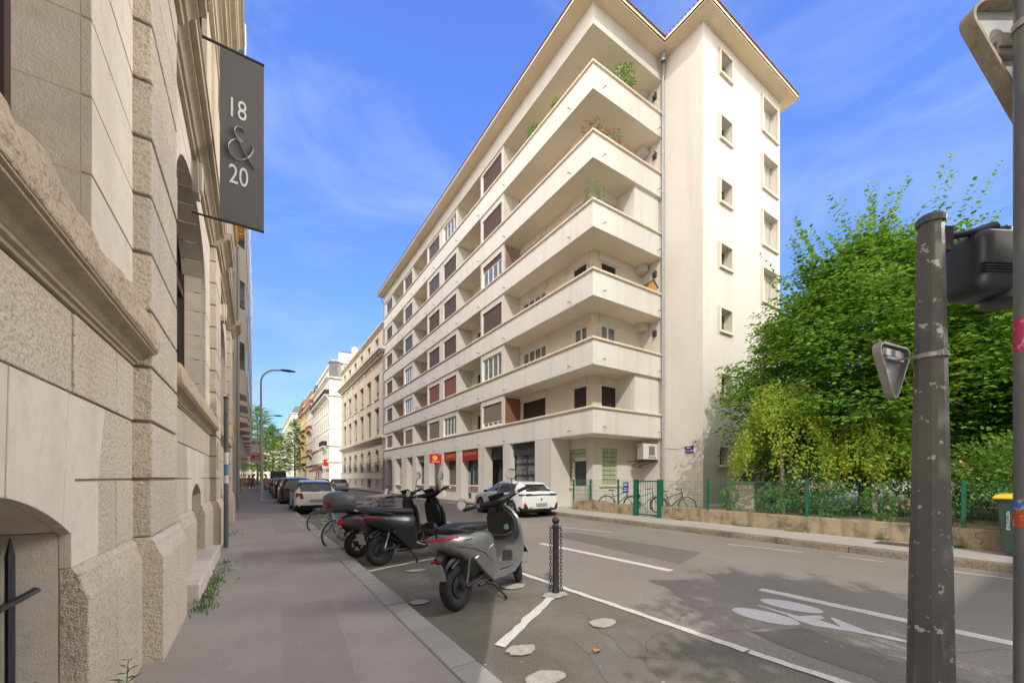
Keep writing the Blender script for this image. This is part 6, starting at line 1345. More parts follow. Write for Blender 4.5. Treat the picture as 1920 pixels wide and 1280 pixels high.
    if basket:
        m = MB(); X0, X1, Y0_, Y1_, Z0, Z1 = 0.42, 0.72, -0.17, 0.17, 0.82, 1.05
        for q in range(9):
            y = Y0_ + (Y1_-Y0_)*q/8; x = X0 + (X1-X0)*q/8
            m.tube([(X0, y, Z1), (X0, y, Z0), (X1, y, Z0), (X1, y, Z1)], 0.0035, 4); m.tube([(x, Y0_, Z1), (x, Y0_, Z0), (x, Y1_, Z0), (x, Y1_, Z1)], 0.0035, 4)
        for z in (Z0, (Z0+Z1)/2, Z1): m.tube([(X0, Y0_, z), (X1, Y0_, z), (X1, Y1_, z), (X0, Y1_, z), (X0, Y0_, z)], 0.006, 4)
        m.build('basket', M_black, t)
    return t
M_mint = mat('mint_paint', (0.30, 0.58, 0.47), 0.35, coat=0.4); M_brownl = mat('brown_leather', (0.10, 0.045, 0.03), 0.6)
g1 = 'bicycles parked at the left kerb'
bicycle('mint green city bicycle with chrome mudguards standing nearest the white hatchback', (2.0, 12.35, 0), R(8), M_mint, M_brownl, g1, R(3), guards='chrome', steer=0.3)
b_ = bicycle('black bicycle with silver rack and brown saddle right behind the top case scooter', (1.98, 9.5, 0), R(16), M_black, M_brownl, g1, R(-4), guards='chrome')
m = MB(); m.cbox((-0.30, 0.02, 0.62), (0.07, 0.05, 0.09)); m.build('battery_lamp', M_mint, b_)
bicycle('dark bicycle with a wire front basket between the mint one and the black one', (2.45, 10.9, 0), R(10), M_kpaint, M_black, g1, R(2), basket=True)
g2 = 'bicycles standing behind the fence by the gate'
bicycle('black bicycle leaning nearest the glass block window behind the fence', (13.25, 12.0, 0.13), R(-50), M_black, M_black, g2, R(4), detail=False)
bicycle('teal bicycle seen through the green gate', (13.6, 10.9, 0.13), R(-40), mat('paint_teal2', (0.05, 0.2, 0.19), 0.4), M_black, g2, R(-3), detail=False)
bicycle('dark bicycle with drop shadow on the wall just right of the gate', (14.2, 10.0, 0.13), R(-48), M_kpaint, M_brownl, g2, R(3), detail=False)
# motor scooter / low bike lying behind the fence left of the gate
t = thing('bike_rack', 'low dark hoop bicycle rack behind the fence under the glass block window', 'bike rack', (13.3, 13.2, 0.13))
m = MB()
for q in range(5): y = 12.9 + q*0.22; m.tube([(13.1, y, 0.13), (13.1, y, 0.45), (13.2, y, 0.52), (13.4, y, 0.52), (13.5, y, 0.45), (13.5, y, 0.13)], 0.012, 6)
m.tube([(13.1, 12.8, 0.15), (13.1, 13.9, 0.15)], 0.012, 6); m.tube([(13.5, 12.8, 0.15), (13.5, 13.9, 0.15)], 0.012, 6); m.build('hoops', M_dkmetal, t, world=True)
# ------------------------------------------------------------------ bollard with chains
t = thing('bollard', 'dark iron bollard with ball top and hanging chains at the end of the scooter bay', 'bollard', (3.48, 4.28, 0))
m = MB(); m.lathe([(0.052, 0), (0.05, 0.02), (0.045, 0.05), (0.043, 0.90), (0.05, 0.915), (0.05, 0.94), (0.036, 0.95), (0.03, 0.965)] + [(0.052*math.sin(a), 1.01 - 0.052*math.cos(a)) for a in [R(25 + 155*i/12) for i in range(13)]], 24); m.build('post', M_dkmetal, t, smooth=50)
for sg in (-1, 1):
    m = MB(); z = 0.90; k = 0
    while z > 0.08:
        pts = []
        for q in range(13):
            a = 2*math.pi*q/12; u, v = 0.014*math.cos(a), 0.030*math.sin(a)
            pts.append((sg*0.072 + (u if k % 2 else 0), 0 + (0 if k % 2 else u), z + v))
        m.tube(pts, 0.005, 5, cap=False); z -= 0.045; k += 1
    m.torus((sg*0.065, 0, 0.07), 0.032, 0.007, 'y', 16, 6); m.tube([(sg*0.03, 0, 0.9), (sg*0.075, 0, 0.91)], 0.008, 6)
    m.M = Matrix.Identity(4); o = m.build('chain', M_dkmetal, t, smooth=80); o.rotation_euler = (0, 0, -R(32))
# ------------------------------------------------------------------ traffic light mast
TX, TY = 3.14, 0.59
t = thing('traffic_light_mast', 'weathered octagonal grey mast with flaking paint near the right edge', 'traffic light mast', (TX, TY, 0))
M_mast = mat('mast_paint', (0.085, 0.082, 0.08), 0.5, n1=(2.0, 0.6, (0.15, 0.142, 0.132)), n2=(15, 0.95, (0.44, 0.43, 0.40), 0.61, 0.635), streak=(9, 0.35, (0.20, 0.18, 0.16)), bump=[(50, 0.4, 0.005), (160, 0.4, 0.003)])
m = MB()
prof = [(0.100, 0), (0.100, 0.25), (0.096, 0.42), (0.090, 0.9), (0.084, 1.25), (0.080, 1.3), (0.076, 1.6), (0.067, 2.2), (0.058, 2.75), (0.054, 3.0)]
m.lathe(prof, 8); m.lathe([(0.054, 2.995), (0.062, 3.0), (0.063, 3.03), (0.05, 3.045), (0, 3.05)], 16)
o = m.build('mast', M_mast, t); o.rotation_euler = (0, 0, R(14))
m = MB(); m.box(-0.05, 0.05, -0.006, 0.0, 0, 0); 
m = MB(); m.tube([(-0.03, 0, 1.02), (0.0, 0, 1.05), (0.03, 0, 1.02)], 0.003, 4); m.box(-0.032, 0.032, -0.003, 0.003, 0.45, 1.02); m.lathe([(0.0, -0.008), (0.009, -0.008), (0.009, 0.0)], 10, (-0.0, 0, 0.97), 'y')
o = m.build('access_door', M_mast, t, bevel=0.002); a = R(-32.83 - 12); o.location = (-0.091*math.sin(R(32.83+12)), -0.091*math.cos(R(32.83+12)), 0); o.rotation_euler = (R(-1), 0, -R(32.83+12))
# strap + small triangular sign
def tri_sign(M, side, rad, depth, name_parts, par, face, rim, rails=True, flip=1):
    """point-down triangle, back toward +n. local plane x (right), z (up), normal -y (we see the back from -y)"""
    h = side * math.sqrt(3) / 2; C = [(-side/2, h/3*1.0), (side/2, h/3*1.0), (0, -2*h/3)]
    def rounded(inset, n=6):
        out = []
        for k in range(3):
            p = Vector(C[k]); a = Vector(C[k-1]); b = Vector(C[(k+1) % 3]); u = (a-p).normalized(); v = (b-p).normalized(); bis = (u+v).normalized()
            d = rad / math.sin(R(30)); c0 = p + bis * (d); r_ = rad - inset
            s0 = math.atan2(-(Vector((-u.y, u.x))).y * 1, -(Vector((-u.y, u.x))).x); 
            nu = Vector((u.y, -u.x)); nv = Vector((-v.y, v.x))
            if nu.dot(bis) > 0: nu = -nu
            if nv.dot(bis) > 0: nv = -nv
            a0 = math.atan2(nu.y, nu.x); a1 = math.atan2(nv.y, nv.x); da = (a1 - a0 + math.pi) % (2*math.pi) - math.pi
            for q in range(n + 1): aa = a0 + da*q/n; out.append((c0.x + r_*math.cos(aa), c0.y + r_*math.sin(aa)))
        return out
    o0 = rounded(0); o1 = rounded(0.012)
    m = MB(); m.M = M; m.prism(o1, -0.002 + depth*0.8, depth*0.8 + 0.002, 'y'); m.build('sign_plate', face, par, world=True)
    m = MB(); m.M = M; n = len(o0)
    vs = []
    for y in (0, depth): vs += [(p[0], y, p[1]) for p in o0]
    for y in (depth, 0): vs += [(p[0], y, p[1]) for p in o1]
    f = [(i, (i+1)%n, n+(i+1)%n, n+i) for i in range(n)] + [(n+i, n+(i+1)%n, 2*n+(i+1)%n, 2*n+i) for i in range(n)] + [(2*n+i, 2*n+(i+1)%n, 3*n+(i+1)%n, 3*n+i) for i in range(n)] + [(3*n+i, 3*n+(i+1)%n, (i+1)%n, i) for i in range(n)]
    m.add(vs, f); m.build('sign_rim', rim, par, world=True, smooth=40)
    return o0
M_alu = mat('dull_aluminium', (0.40, 0.38, 0.36), 0.5, 0.55, n1=(12, 0.5, (0.27, 0.25, 0.22)))
M_alub = mat('sign_back_grey', (0.546, 0.546, 0.572), 0.55, 0.25, n1=(6, 0.5, (0.429, 0.416, 0.416)))
M_rimw = mat('rim_weathered', (0.432, 0.372, 0.276), 0.7, 0.1, n1=(9, 0.7, (0.240, 0.192, 0.132)), streak=(40, 0.5, (0.120, 0.096, 0.072)))
t2 = thing('warning_sign', 'small aluminium triangular sign, seen from its back, strapped to the octagonal mast', 'sign', (TX - 0.14, TY + 0.08, 2.1))
Ms = Matrix.Translation((TX - 0.15, TY + 0.06, 2.115)) @ Matrix.Rotation(-R(32.83 + 50), 4, 'Z')
Ms = Matrix.Translation((TX + 0.06, TY + 0.155, 2.27)) @ Matrix.Rotation(R(-8), 4, 'Z')
tri_sign(Ms, 0.42, 0.045, 0.04, None, t2, M_alub, M_alu)
m = MB(); m.M = Ms; m.box(-0.10, 0.10, 0.0, 0.02, 0.028, 0.045); m.box(-0.12, 0.12, 0.012, 0.024, 0.05, 0.095); m.build('sign_rail', M_alu, t2, world=True)
m = MB(); m.M = Ms; m.box(-0.09, 0.07, 0.006, 0.011, 0.052, 0.088); m.build('maker_label', mat('label_white', (0.65, 0.65, 0.68), 0.5), t2, world=True)
m = MB(); m.M = Ms; m.box(-0.03, 0.0, 0.003, 0.0055, 0.055, 0.086); m.build('label_blue', mat('label_blue', (0.02, 0.07, 0.30), 0.5), t2, world=True)
m = MB(); m.M = Matrix.Translation((TX, TY, 2.27)); m.lathe([(0.068, -0.012), (0.072, -0.012), (0.072, 0.012), (0.068, 0.012)], 24); m.M = Matrix.Identity(4); m.tube([(TX - 0.05, TY + 0.05, 2.27), (TX - 0.0, TY + 0.15, 2.285)], 0.012, 6, flat=0.4); m.cbox((TX - 0.055, TY - 0.05, 2.27), (0.02, 0.02, 0.03)); m.build('strap', M_alu, t2, world=True, smooth=50)
# signal head
t3 = thing('traffic_light', 'black traffic light head seen from behind and below, bracketed to the octagonal mast', 'traffic light', (TX + 0.3, TY - 0.12, 2.7))
d_ = Vector((0.80, -0.44, 0)).normalized()
m = MB(); p0 = Vector((TX, TY, 2.93)) + d_ * 0.07
m.cbox(tuple(p0 + Vector((0,0,-0.02))), (0.05, 0.07, 0.13), rz=math.atan2(d_.y, d_.x)); p1 = p0 + d_ * 0.30 + Vector((0, 0, 0.06)); m.tube([tuple(p0), tuple(p0.lerp(p1, 0.6)), tuple(p1)], [0.018, 0.02, 0.04], 8); m.build('bracket', M_black, t3, world=True, smooth=50)
M_head = mat('signal_black', (0.028, 0.03, 0.034), 0.42, n1=(8, 0.4, (0.045, 0.047, 0.05)))
Mh = Matrix.Translation((TX + 0.43, TY - 0.20, 2.79)) @ Matrix.Rotation(math.atan2(d_.y, d_.x), 4, 'Z')
def rrect(w, h, r, n=5):
    o = []
    for cx, cy, a0 in ((w/2-r, h/2-r, 0), (-w/2+r, h/2-r, 90), (-w/2+r, -h/2+r, 180), (w/2-r, -h/2+r, 270)):
        for q in range(n+1): a = R(a0 + 90*q/n); o.append((cx + r*math.cos(a), cy + r*math.sin(a)))
    return o
m = MB(); m.M = Mh
m.loft([[(p[0], y, p[1]) for p in rrect(0.50*s, 0.35*s, 0.06*s)] for y, s in ((-0.10, 0.86), (-0.085, 0.96), (-0.06, 1.0), (0.05, 1.0), (0.08, 0.97))]); hd_ = m.build('housing', M_head, t3, world=True, smooth=40)
m = MB(); m.M = Mh
for z in (-0.03, -0.045, -0.06, -0.075): m.box(-0.245, 0.245, -0.108, -0.06, z, z + 0.006)
m.build('rib', M_black, hd_, world=True)
m = MB(); m.M = Mh @ Matrix.Translation((0.03, -0.02, -0.165)); m.lathe([(0.12, 0.02), (0.12, -0.035), (0.10, -0.045), (0, -0.05)], 20); m.build('visor', M_head, t3, world=True, smooth=50)
m = MB(); m.M = Mh; m.lathe([(0.06, 0.13), (0.055, 0.19), (0.03, 0.205), (0, 0.21)], 16, (-0.02, 0, 0.02)); m.build('cap', M_head, t3, world=True, smooth=50)
# ------------------------------------------------------------------ sign pole at the right edge
PXp, PYp = 2.845, 0.243
t = thing('sign_pole', 'slim grey pole with coloured stickers cut by the right edge of the view', 'pole', (PXp, PYp, 0))
M_pole = mat('pole_galvanised', (0.15, 0.15, 0.155), 0.45, 0.4, n1=(10, 0.4, (0.20, 0.20, 0.205)))
m = MB(); m.tube([(0, 0, 0), (0, 0, 3.75)], 0.034, 20); m.build('pole', M_pole, t, smooth=50)
for z0, z1, c_, nm in ((1.46, 1.505, (0.03, 0.16, 0.42), 'blue'), (1.385, 1.459, (0.50, 0.07, 0.02), 'red'), (1.66, 1.73, (0.6, 0.6, 0.6), 'white'), (2.15, 2.30, (0.45, 0.03, 0.09), 'crimson'), (2.98, 3.10, (0.3, 0.45, 0.4), 'green'), (2.88, 2.975, (0.48, 0.46, 0.36), 'cream')):
    m = MB(); m.lathe([(0.0346, z0), (0.0348, z1)], 24, a0=R(100 if nm in ('blue', 'red', 'crimson') else 205), a1=R(320)); m.build('sticker', mat('sticker_' + nm, c_, 0.5, n1=(40, 0.7, (0.5, 0.45, 0.45), 0.58, 0.62)), t)
t = thing('yield_sign', 'large triangular road sign seen from its grey back at the top right corner', 'sign', (PXp, PYp, 3.0))
Mt = Matrix.Translation((PXp + 0.19, PYp - 0.055, 3.55)) @ Matrix.Rotation(R(-33), 4, 'Z')
tri_sign(Mt, 0.80, 0.07, 0.06, None, t, M_alub, M_rimw)
m = MB(); m.M = Mt; m.box(-0.22, 0.30, 0.005, 0.055, 0.02, 0.06); m.box(-0.22, 0.30, 0.015, 0.055, -0.01, 0.09); m.build('sign_rail', M_alu, t, world=True, bevel=0.003)
m = MB(); m.M = Matrix.Translation((PXp, PYp, 3.59)); m.lathe([(0.035, -0.015), (0.040, -0.015), (0.040, 0.015), (0.035, 0.015)], 20); m.build('clamp', M_alu, t, world=True)

# ------------------------------------------------------------------ garden wall, fence, gate, bin
M_gw = mat('garden_wall_render', (0.40, 0.325, 0.205), 0.95, n1=(1.5, 0.6, (0.30, 0.235, 0.14)), n2=(3.2, 0.85, (0.14, 0.115, 0.08), 0.50, 0.66), streak=(3.5, 0.9, (0.10, 0.085, 0.06)), bump=[(26, 0.4, 0.01)])
XFn = 12.40
def lowwall(label, y0, y1):
    t = thing('garden_wall', label, 'wall', (XFn, (y0+y1)/2, 0.1)); m = MB(); m.box(XFn - 0.02, XFn + 0.22, y0, y1, 0.05, 0.555)
    o = m.build('render', M_gw, t, world=True, bevel=0.015); return t, o
wa, wo = lowwall('low stained ochre wall left of the gate, carrying the green mesh fence', 10.35, 14.0)
m = MB(); m.box(XFn + 0.22, XB, 13.8, 14.0, 0.05, 0.555); m.build('return', M_gw, wa, world=True, bevel=0.015)
wb, wo2 = lowwall('long stained ochre wall right of the gate, under the mesh fence', -6, 9.25)
m = MB()
x = 2.1
m.tube([(XFn - 0.022, 1.92, 0.13), (XFn - 0.022, 1.95, 0.25), (XFn - 0.022, 1.88, 0.36), (XFn - 0.022, 1.93, 0.45), (XFn - 0.022, 1.9, 0.556)], [0.02, 0.008, 0.012, 0.008, 0.012], 4, flat=0.3); m.build('crack', M_joint, wb, world=True)
m = MB(); m.tube([(XFn - 0.022, 8.6, 0.2), (XFn - 0.022, 8.45, 0.26), (XFn - 0.022, 8.35, 0.19), (XFn - 0.022, 8.25, 0.27), (XFn - 0.022, 8.15, 0.2)], 0.006, 4, flat=0.3); m.build('scrawl', M_tag, wb, world=True)
m = MB(); m.tube([(XFn - 0.022, 1.56, 0.5), (XFn - 0.022, 1.68, 0.46), (XFn - 0.022, 1.68, 0.38), (XFn - 0.022, 1.58, 0.34), (XFn - 0.022, 1.62, 0.24)], 0.014, 4, flat=0.3); m.build('red_scrawl', mat('spray_red', (0.3, 0.02, 0.03), 0.6), wb, world=True)
ft = thing('mesh_fence', 'green welded wire mesh fence with square posts on top of the ochre wall', 'fence', (XFn + 0.1, 5, 0.55))
fx = XFn + 0.06
def fpost(y, z0=0.30, x=fx, w=0.06, par=None):
    m = MB(); m.box(x - 0.075, x + w - 0.075, y - w/2, y + w/2, z0, 1.53); m.build('post', M_green, par or ft, world=True, bevel=0.006)
def fpanel(y0, y1, x=fx, ax='y', z0=0.60, z1=1.50):
    m = MB(); n = max(1, int(round((y1 - y0) / 0.052))); zs = [z0 + 0.02, z0 + 0.22, z0 + 0.42, z0 + 0.62, z1 - 0.03]
    for i in range(n + 1):
        a = y0 + (y1 - y0) * i / n; pts = [(x, a, z0), (x, a, z1 - 0.12), (x - 0.025, a, z1 - 0.07), (x, a, z1)]
        if ax == 'x': pts = [(p[1], p[0] if False else 14.0 - 0.1, p[2]) for p in pts]
        m.tube(pts, 0.0034, 4, cap=False)
    for z in zs:
        q = [(x - 0.006, y0, z), (x - 0.006, y1, z)] if ax == 'y' else [(y0, 13.9, z), (y1, 13.9, z)]
        m.tube(q, 0.0038, 4)
    m.build('mesh_panel', M_green, ft, world=True)
for y in (13.95, 11.25, 7.43, 4.65, 1.85, -0.9, -3.6): fpost(y)
fpost(13.9, 0.5, XB - 0.1)
fpanel(11.28, 13.92); fpanel(10.5, 11.22); fpanel(7.46, 9.2); fpanel(4.68, 7.40); fpanel(1.88, 4.62); fpanel(-0.87, 1.82); fpanel(-3.57, -0.93); fpanel(12.45, 13.5, ax='x')
t = thing('gate', 'green steel bar gate between two thick square posts in the mesh fence', 'gate', (XFn, 9.8, 0.13))
for y in (10.33, 9.24):
    m = MB(); m.box(XFn - 0.08, XFn + 0.07, y - 0.08, y + 0.08, 0.13, 1.53); m.build('post', M_green, t, world=True, bevel=0.008)
m = MB()
for z in (0.2, 1.47): m.box(XFn - 0.03, XFn + 0.02, 9.33, 10.24, z - 0.025, z + 0.025)
for y in (9.35, 10.22): m.box(XFn - 0.03, XFn + 0.02, y - 0.02, y + 0.02, 0.2, 1.49)
m.build('gate_frame', M_green, t, world=True)
m = MB()
for i in range(1, 8): y = 9.35 + 0.87*i/8; m.tube([(XFn - 0.005, y, 0.2), (XFn - 0.005, y, 1.47)], 0.012, 6)
m.build('bars', M_green, t, world=True)
m = MB(); m.box(XFn - 0.06, XFn - 0.03, 10.12, 10.2, 0.85, 0.97); m.build('lock', M_dkmetal, t, world=True)
t = thing('notice', 'small blue notice with white lines fixed to the mesh fence left of the gate', 'notice', (XFn, 10.85, 1.2))
m = MB(); m.box(XFn - 0.012, XFn + 0.01, 10.72, 10.98, 1.0, 1.42); m.build('board', mat('notice_blue', (0.02, 0.06, 0.36), 0.5), t, world=True)
m = MB()
for z in (1.08, 1.16, 1.28, 1.34): m.box(XFn - 0.016, XFn - 0.011, 10.76, 10.94, z, z + 0.025)
m.build('white_lines', M_frame, t, world=True)
t = thing('wheelie_bin', 'dark green wheeled bin with yellow lid against the garden wall', 'bin', (12.02, 1.02, 0.13))
M_bin = mat('bin_green', (0.028, 0.06, 0.045), 0.5, n1=(4, 0.3, (0.05, 0.10, 0.075)))
m = MB(); m.loft([[(-w/2, -d/2, z), (w/2, -d/2, z), (w/2, d/2, z), (-w/2, d/2, z)] for w, d, z in ((0.44, 0.5, 0.08), (0.50, 0.56, 0.5), (0.56, 0.62, 1.0), (0.60, 0.66, 1.02), (0.60, 0.66, 1.06))]); m.build('body', M_bin, t, bevel=0.02)
m = MB(); m.loft([[(-w/2, -d/2, z), (w/2, -d/2, z), (w/2, d/2, z), (-w/2, d/2, z)] for w, d, z in ((0.64, 0.72, 1.065), (0.66, 0.74, 1.09), (0.58, 0.66, 1.15), (0.40, 0.5, 1.17))]); m.build('lid', mat('lid_yellow', (0.72, 0.50, 0.03), 0.45), t, bevel=0.012)
for sg in (-1, 1):
    m = MB(); m.lathe([(0, -0.03), (0.06, -0.03), (0.10, -0.025), (0.105, 0.025), (0, 0.03)], 18, (0.24*1, sg*0.0 - 0.0, 0.0), 'x'); o = m.build('wheel', mat('bin_wheel', (0.09,0.09,0.09), 0.7), t, smooth=50); o.location = (-0.26 - 0.24 + 0.0 if sg < 0 else 0.26 - 0.24 + 0.0, -0.24, 0.105)
m = MB(); m.tube([(-0.26, -0.42, 1.02), (0.26, -0.42, 1.02)], 0.016, 6); m.tube([(-0.22, -0.42, 1.02), (-0.22, -0.33, 1.03)], 0.014, 6); m.tube([(0.22, -0.42, 1.02), (0.22, -0.33, 1.03)], 0.014, 6); m.build('handle', M_bin, t)
textobj('lettering', 'NETTOYAGE', 0.06, Matrix.Translation((12.02 - 0.285, 1.20, 0.80)) @ Matrix(((0,0,-1,0),(0,-1,0,0),(-1,0,0,0),(0,0,0,1))), M_wl, t, 0.002)
# utility box in the yard
t = thing('utility_box', 'grey metal utility box behind the mesh fence next to the tower', 'utility box', (15.2, 7.6, 0.4))
m = MB(); m.box(-0.35, 0.35, -0.45, 0.45, 0, 1.0); m.box(-0.40, 0.40, -0.5, 0.5, 1.0, 1.06); m.build('cabinet', mat('cabinet_grey', (0.33, 0.32, 0.28), 0.6, n1=(3, 0.3, (0.27, 0.26, 0.23))), t, bevel=0.01)
m = MB(); m.box(-0.36, -0.35, -0.4, 0.4, 0.08, 0.94); m.build('door', M_greyst, t, bevel=0.004)
# people far down the left pavement
def person(label, loc, rz, top, bottom, skin=(0.45, 0.30, 0.22), step=0.14, hairc=(0.05, 0.035, 0.03), skirt=False, sc=1.0):
    t = thing('person', label, 'person', loc, rz, 'people walking far along the left pavement', scale=sc)
    V = [(0,0,0.95),(0,0,1.10),(0,0,1.30),(0,0,1.42),(0.01,0,1.50),(0.02,0,1.60),(0.02,0,1.70),   # 0-6 spine to head
         (0,0.10,0.90),(step*0.5,0.10,0.50),(step*0.6,0.10,0.10),(step*0.6+0.13,0.11,0.03),      # 7-10 leg L
         (0,-0.10,0.90),(-step*0.2,-0.10,0.50),(-step,-0.10,0.12),(-step+0.12,-0.11,0.03),       # 11-14 leg R
         (0,0.18,1.38),(-0.03,0.22,1.12),(0.05,0.23,0.88),(0.07,0.23,0.80),                       # 15-18 arm L
         (0,-0.18,1.38),(0.03,-0.22,1.12),(0.14,-0.23,0.92),(0.18,-0.23,0.85)]
    E_ = [(0,1),(1,2),(2,3),(3,4),(4,5),(5,6),(0,7),(7,8),(8,9),(9,10),(0,11),(11,12),(12,13),(13,14),(3,15),(15,16),(16,17),(17,18),(3,19),(19,20),(20,21),(21,22)]
    rad = [0.15,0.125,0.15,0.12,0.055,0.095,0.075,0.085,0.06,0.042,0.035,0.085,0.06,0.042,0.035,0.055,0.042,0.032,0.025,0.055,0.042,0.032,0.025]
    me = bpy.data.meshes.new('body'); me.from_pydata(V, E_, []); o = bpy.data.objects.new('body', me); COL.objects.link(o); o.parent = t
    sk = o.modifiers.new('skin', 'SKIN'); o.modifiers.new('sub', 'SUBSURF').render_levels = 1
    for i, r_ in enumerate(rad): me.skin_vertices[0].data[i].radius = (r_, r_ * (0.75 if i in (0,1,2) else 1))
    me.skin_vertices[0].data[0].use_root = True
    me.materials.append(mat('skin_%s' % str(skin), skin, 0.6))
    m = MB(); m.loft([[(rx*math.cos(a), ry*math.sin(a), z) for a in [2*math.pi*q/14 for q in range(14)]] for z, rx, ry in ((0.92, 0.15, 0.19), (1.1, 0.125, 0.155), (1.3, 0.14, 0.19), (1.41, 0.11, 0.19), (1.46, 0.07, 0.08))]); m.build('shirt', mat('cloth_%s' % str(top), top, 0.9), t, smooth=80)
    if skirt:
        m = MB(); m.loft([[(rx*math.cos(a), ry*math.sin(a), z) for a in [2*math.pi*q/14 for q in range(14)]] for z, rx, ry in ((0.55, 0.22, 0.25), (0.8, 0.18, 0.21), (0.98, 0.14, 0.17))])
    else:
        m = MB()
        for s_, dx in ((1, step*0.5), (-1, -step*0.35)): m.tube([(0, s_*0.085, 0.97), (dx*0.5, s_*0.1, 0.72), (dx, s_*0.1, 0.50)], [0.12, 0.10, 0.085], 10)
    m.build('lower_garment', mat('cloth_%s' % str(bottom), bottom, 0.9), t, smooth=80)
    m = MB(); m.loft([[(0.0 + r_*math.cos(a), r_*math.sin(a), z) for a in [2*math.pi*q/12 for q in range(12)]] for z, r_ in ((1.56, 0.085), (1.64, 0.108), (1.72, 0.10), (1.78, 0.05))]); m.build('hair', mat('hair_%s' % str(hairc), hairc, 0.8), t, smooth=80)
person('person in a magenta top and blue shorts walking away by the modern building', (-0.25, 47, 0.13), R(-92), (0.36, 0.08, 0.26), (0.12, 0.22, 0.38))
person('small person in green top and white trousers beside the magenta one', (0.12, 44.5, 0.13), R(-85), (0.10, 0.30, 0.16), (0.5, 0.48, 0.45), sc=0.8)
person('person in a pink dress standing right of the lamp post bases', (0.9, 50, 0.13), R(80), (0.55, 0.30, 0.33), (0.5, 0.27, 0.3), skirt=True)
person('person in an orange top close to the wall of the modern building', (-0.6, 50, 0.13), R(-95), (0.5, 0.25, 0.10), (0.35, 0.25, 0.18))
# small litter: dry leaves on the asphalt
gl = 'dry leaves lying on the asphalt'
for i, (x, y, a, lb) in enumerate([(2.62, 2.62, 0.3, 'curled orange dry leaf on the dark asphalt of the scooter bay'), (3.2, 1.35, 1.2, 'dry brown leaf close to the lower edge of the view near the parking line')]):
    m = MB(); vs = []; n = 7
    for q in range(n):
        tq = q/(n-1); w = 0.035 * math.sin(math.pi * min(1, tq*1.05 + 0.02)) + 0.003
        for s_ in (-1, 0, 1): vs.append((-0.05 + tq*0.1, s_*w, 0.012 + abs(s_)*0.018 + 0.01*math.sin(tq*5)))
    m.add(vs, [(q*3+j, q*3+j+1, (q+1)*3+j+1, (q+1)*3+j) for q in range(n-1) for j in (0, 1)]); o = m.build('dry_leaf', mat('dry_leaf', (0.50, 0.22, 0.08), 0.8), None, smooth=80); o.location = (x, y, 0); o.rotation_euler = (0, 0, a); tag(o, lb, 'leaf', gl)
# ------------------------------------------------------------------ vegetation
rng = np.random.default_rng(5)
def leafmesh(name, P, D, N, S, mt, parent, wr=0.55, world=True):
    """P base points, D direction, N normals, S sizes -> folded leaf blades (two triangles each)"""
    P, D, N = (np.asarray(a, float) for a in (P, D, N)); S = np.asarray(S, float)[:, None]
    D /= np.linalg.norm(D, axis=1, keepdims=True) + 1e-9; B = np.cross(N, D); B /= np.linalg.norm(B, axis=1, keepdims=True) + 1e-9; U = np.cross(D, B)
    b = P; tip = P + D * S; mid = P + D * S * 0.45; l = mid + B * S * wr * 0.5 + U * S * 0.10; r = mid - B * S * wr * 0.5 + U * S * 0.10
    V = np.stack([b, l, tip, r], 1).reshape(-1, 3)
    if world and parent is not None:
        iv = np.array(wmat(parent).inverted()); V = V @ iv[:3, :3].T + iv[:3, 3]
    n = len(P); i4 = np.arange(n)[:, None] * 4; F = np.concatenate([i4 + [0, 1, 2], i4 + [0, 2, 3]], 1).reshape(-1, 3)
    me = bpy.data.meshes.new(name); me.vertices.add(len(V)); me.vertices.foreach_set('co', V.ravel()); me.loops.add(F.size); me.loops.foreach_set('vertex_index', F.ravel().astype(np.int32))
    me.polygons.add(len(F)); me.polygons.foreach_set('loop_start', np.arange(0, F.size, 3, dtype=np.int32)); me.polygons.foreach_set('loop_total', np.full(len(F), 3, np.int32)); me.update(); me.validate()
    me.materials.append(mt); o = bpy.data.objects.new(name, me); COL.objects.link(o); o.parent = parent; return o
def sprays(C, out, n_leaf, length, size, droop=0.35, flat=0.75, width=0.0):
    """arching twigs with leaves in two ranks"""
    C = np.asarray(C); out = np.asarray(out); n = len(C); P, D, N, S = [], [], [], []
    out = out / (np.linalg.norm(out, axis=1, keepdims=True) + 1e-9)
    side = np.cross(out, [0, 0, 1.0]); side /= np.linalg.norm(side, axis=1, keepdims=True) + 1e-9
    L = length * rng.uniform(0.7, 1.25, n)[:, None]
    for k in range(n_leaf):
        t = (k + 0.5) / n_leaf; p = C + out * L * t + np.array([0, 0, -1.0]) * (L * droop * t * t)
        s = 1 if k % 2 else -1; p = p + side * s * (width * math.sin(math.pi * min(1, 0.15 + 0.85 * t)) * rng.uniform(0, 1, n)[:, None] * L); d = out * 0.55 + side * s * 0.8 + rng.normal(0, 0.22, (n, 3)) + np.array([0, 0, -0.25])
        nn = np.array([0, 0, 1.0]) * flat + out * (1 - flat) + rng.normal(0, 0.28, (n, 3))
        P.append(p + rng.normal(0, 0.02, (n, 3))); D.append(d); N.append(nn); S.append(size * rng.uniform(0.65, 1.2, n) * (1.0 - 0.35 * t))
    return np.concatenate(P), np.concatenate(D), np.concatenate(N), np.concatenate(S)
def vnoise(p, f=1.0, seed=0):
    q = p * f + seed; return np.sin(q[:, 0]*1.7 + 2.1*np.sin(q[:, 1]*1.3)) * 0.5 + np.sin(q[:, 1]*2.3 + 1.7*np.sin(q[:, 2]*1.9)) * 0.3 + np.sin(q[:, 2]*2.9 + q[:, 0]*1.1) * 0.2
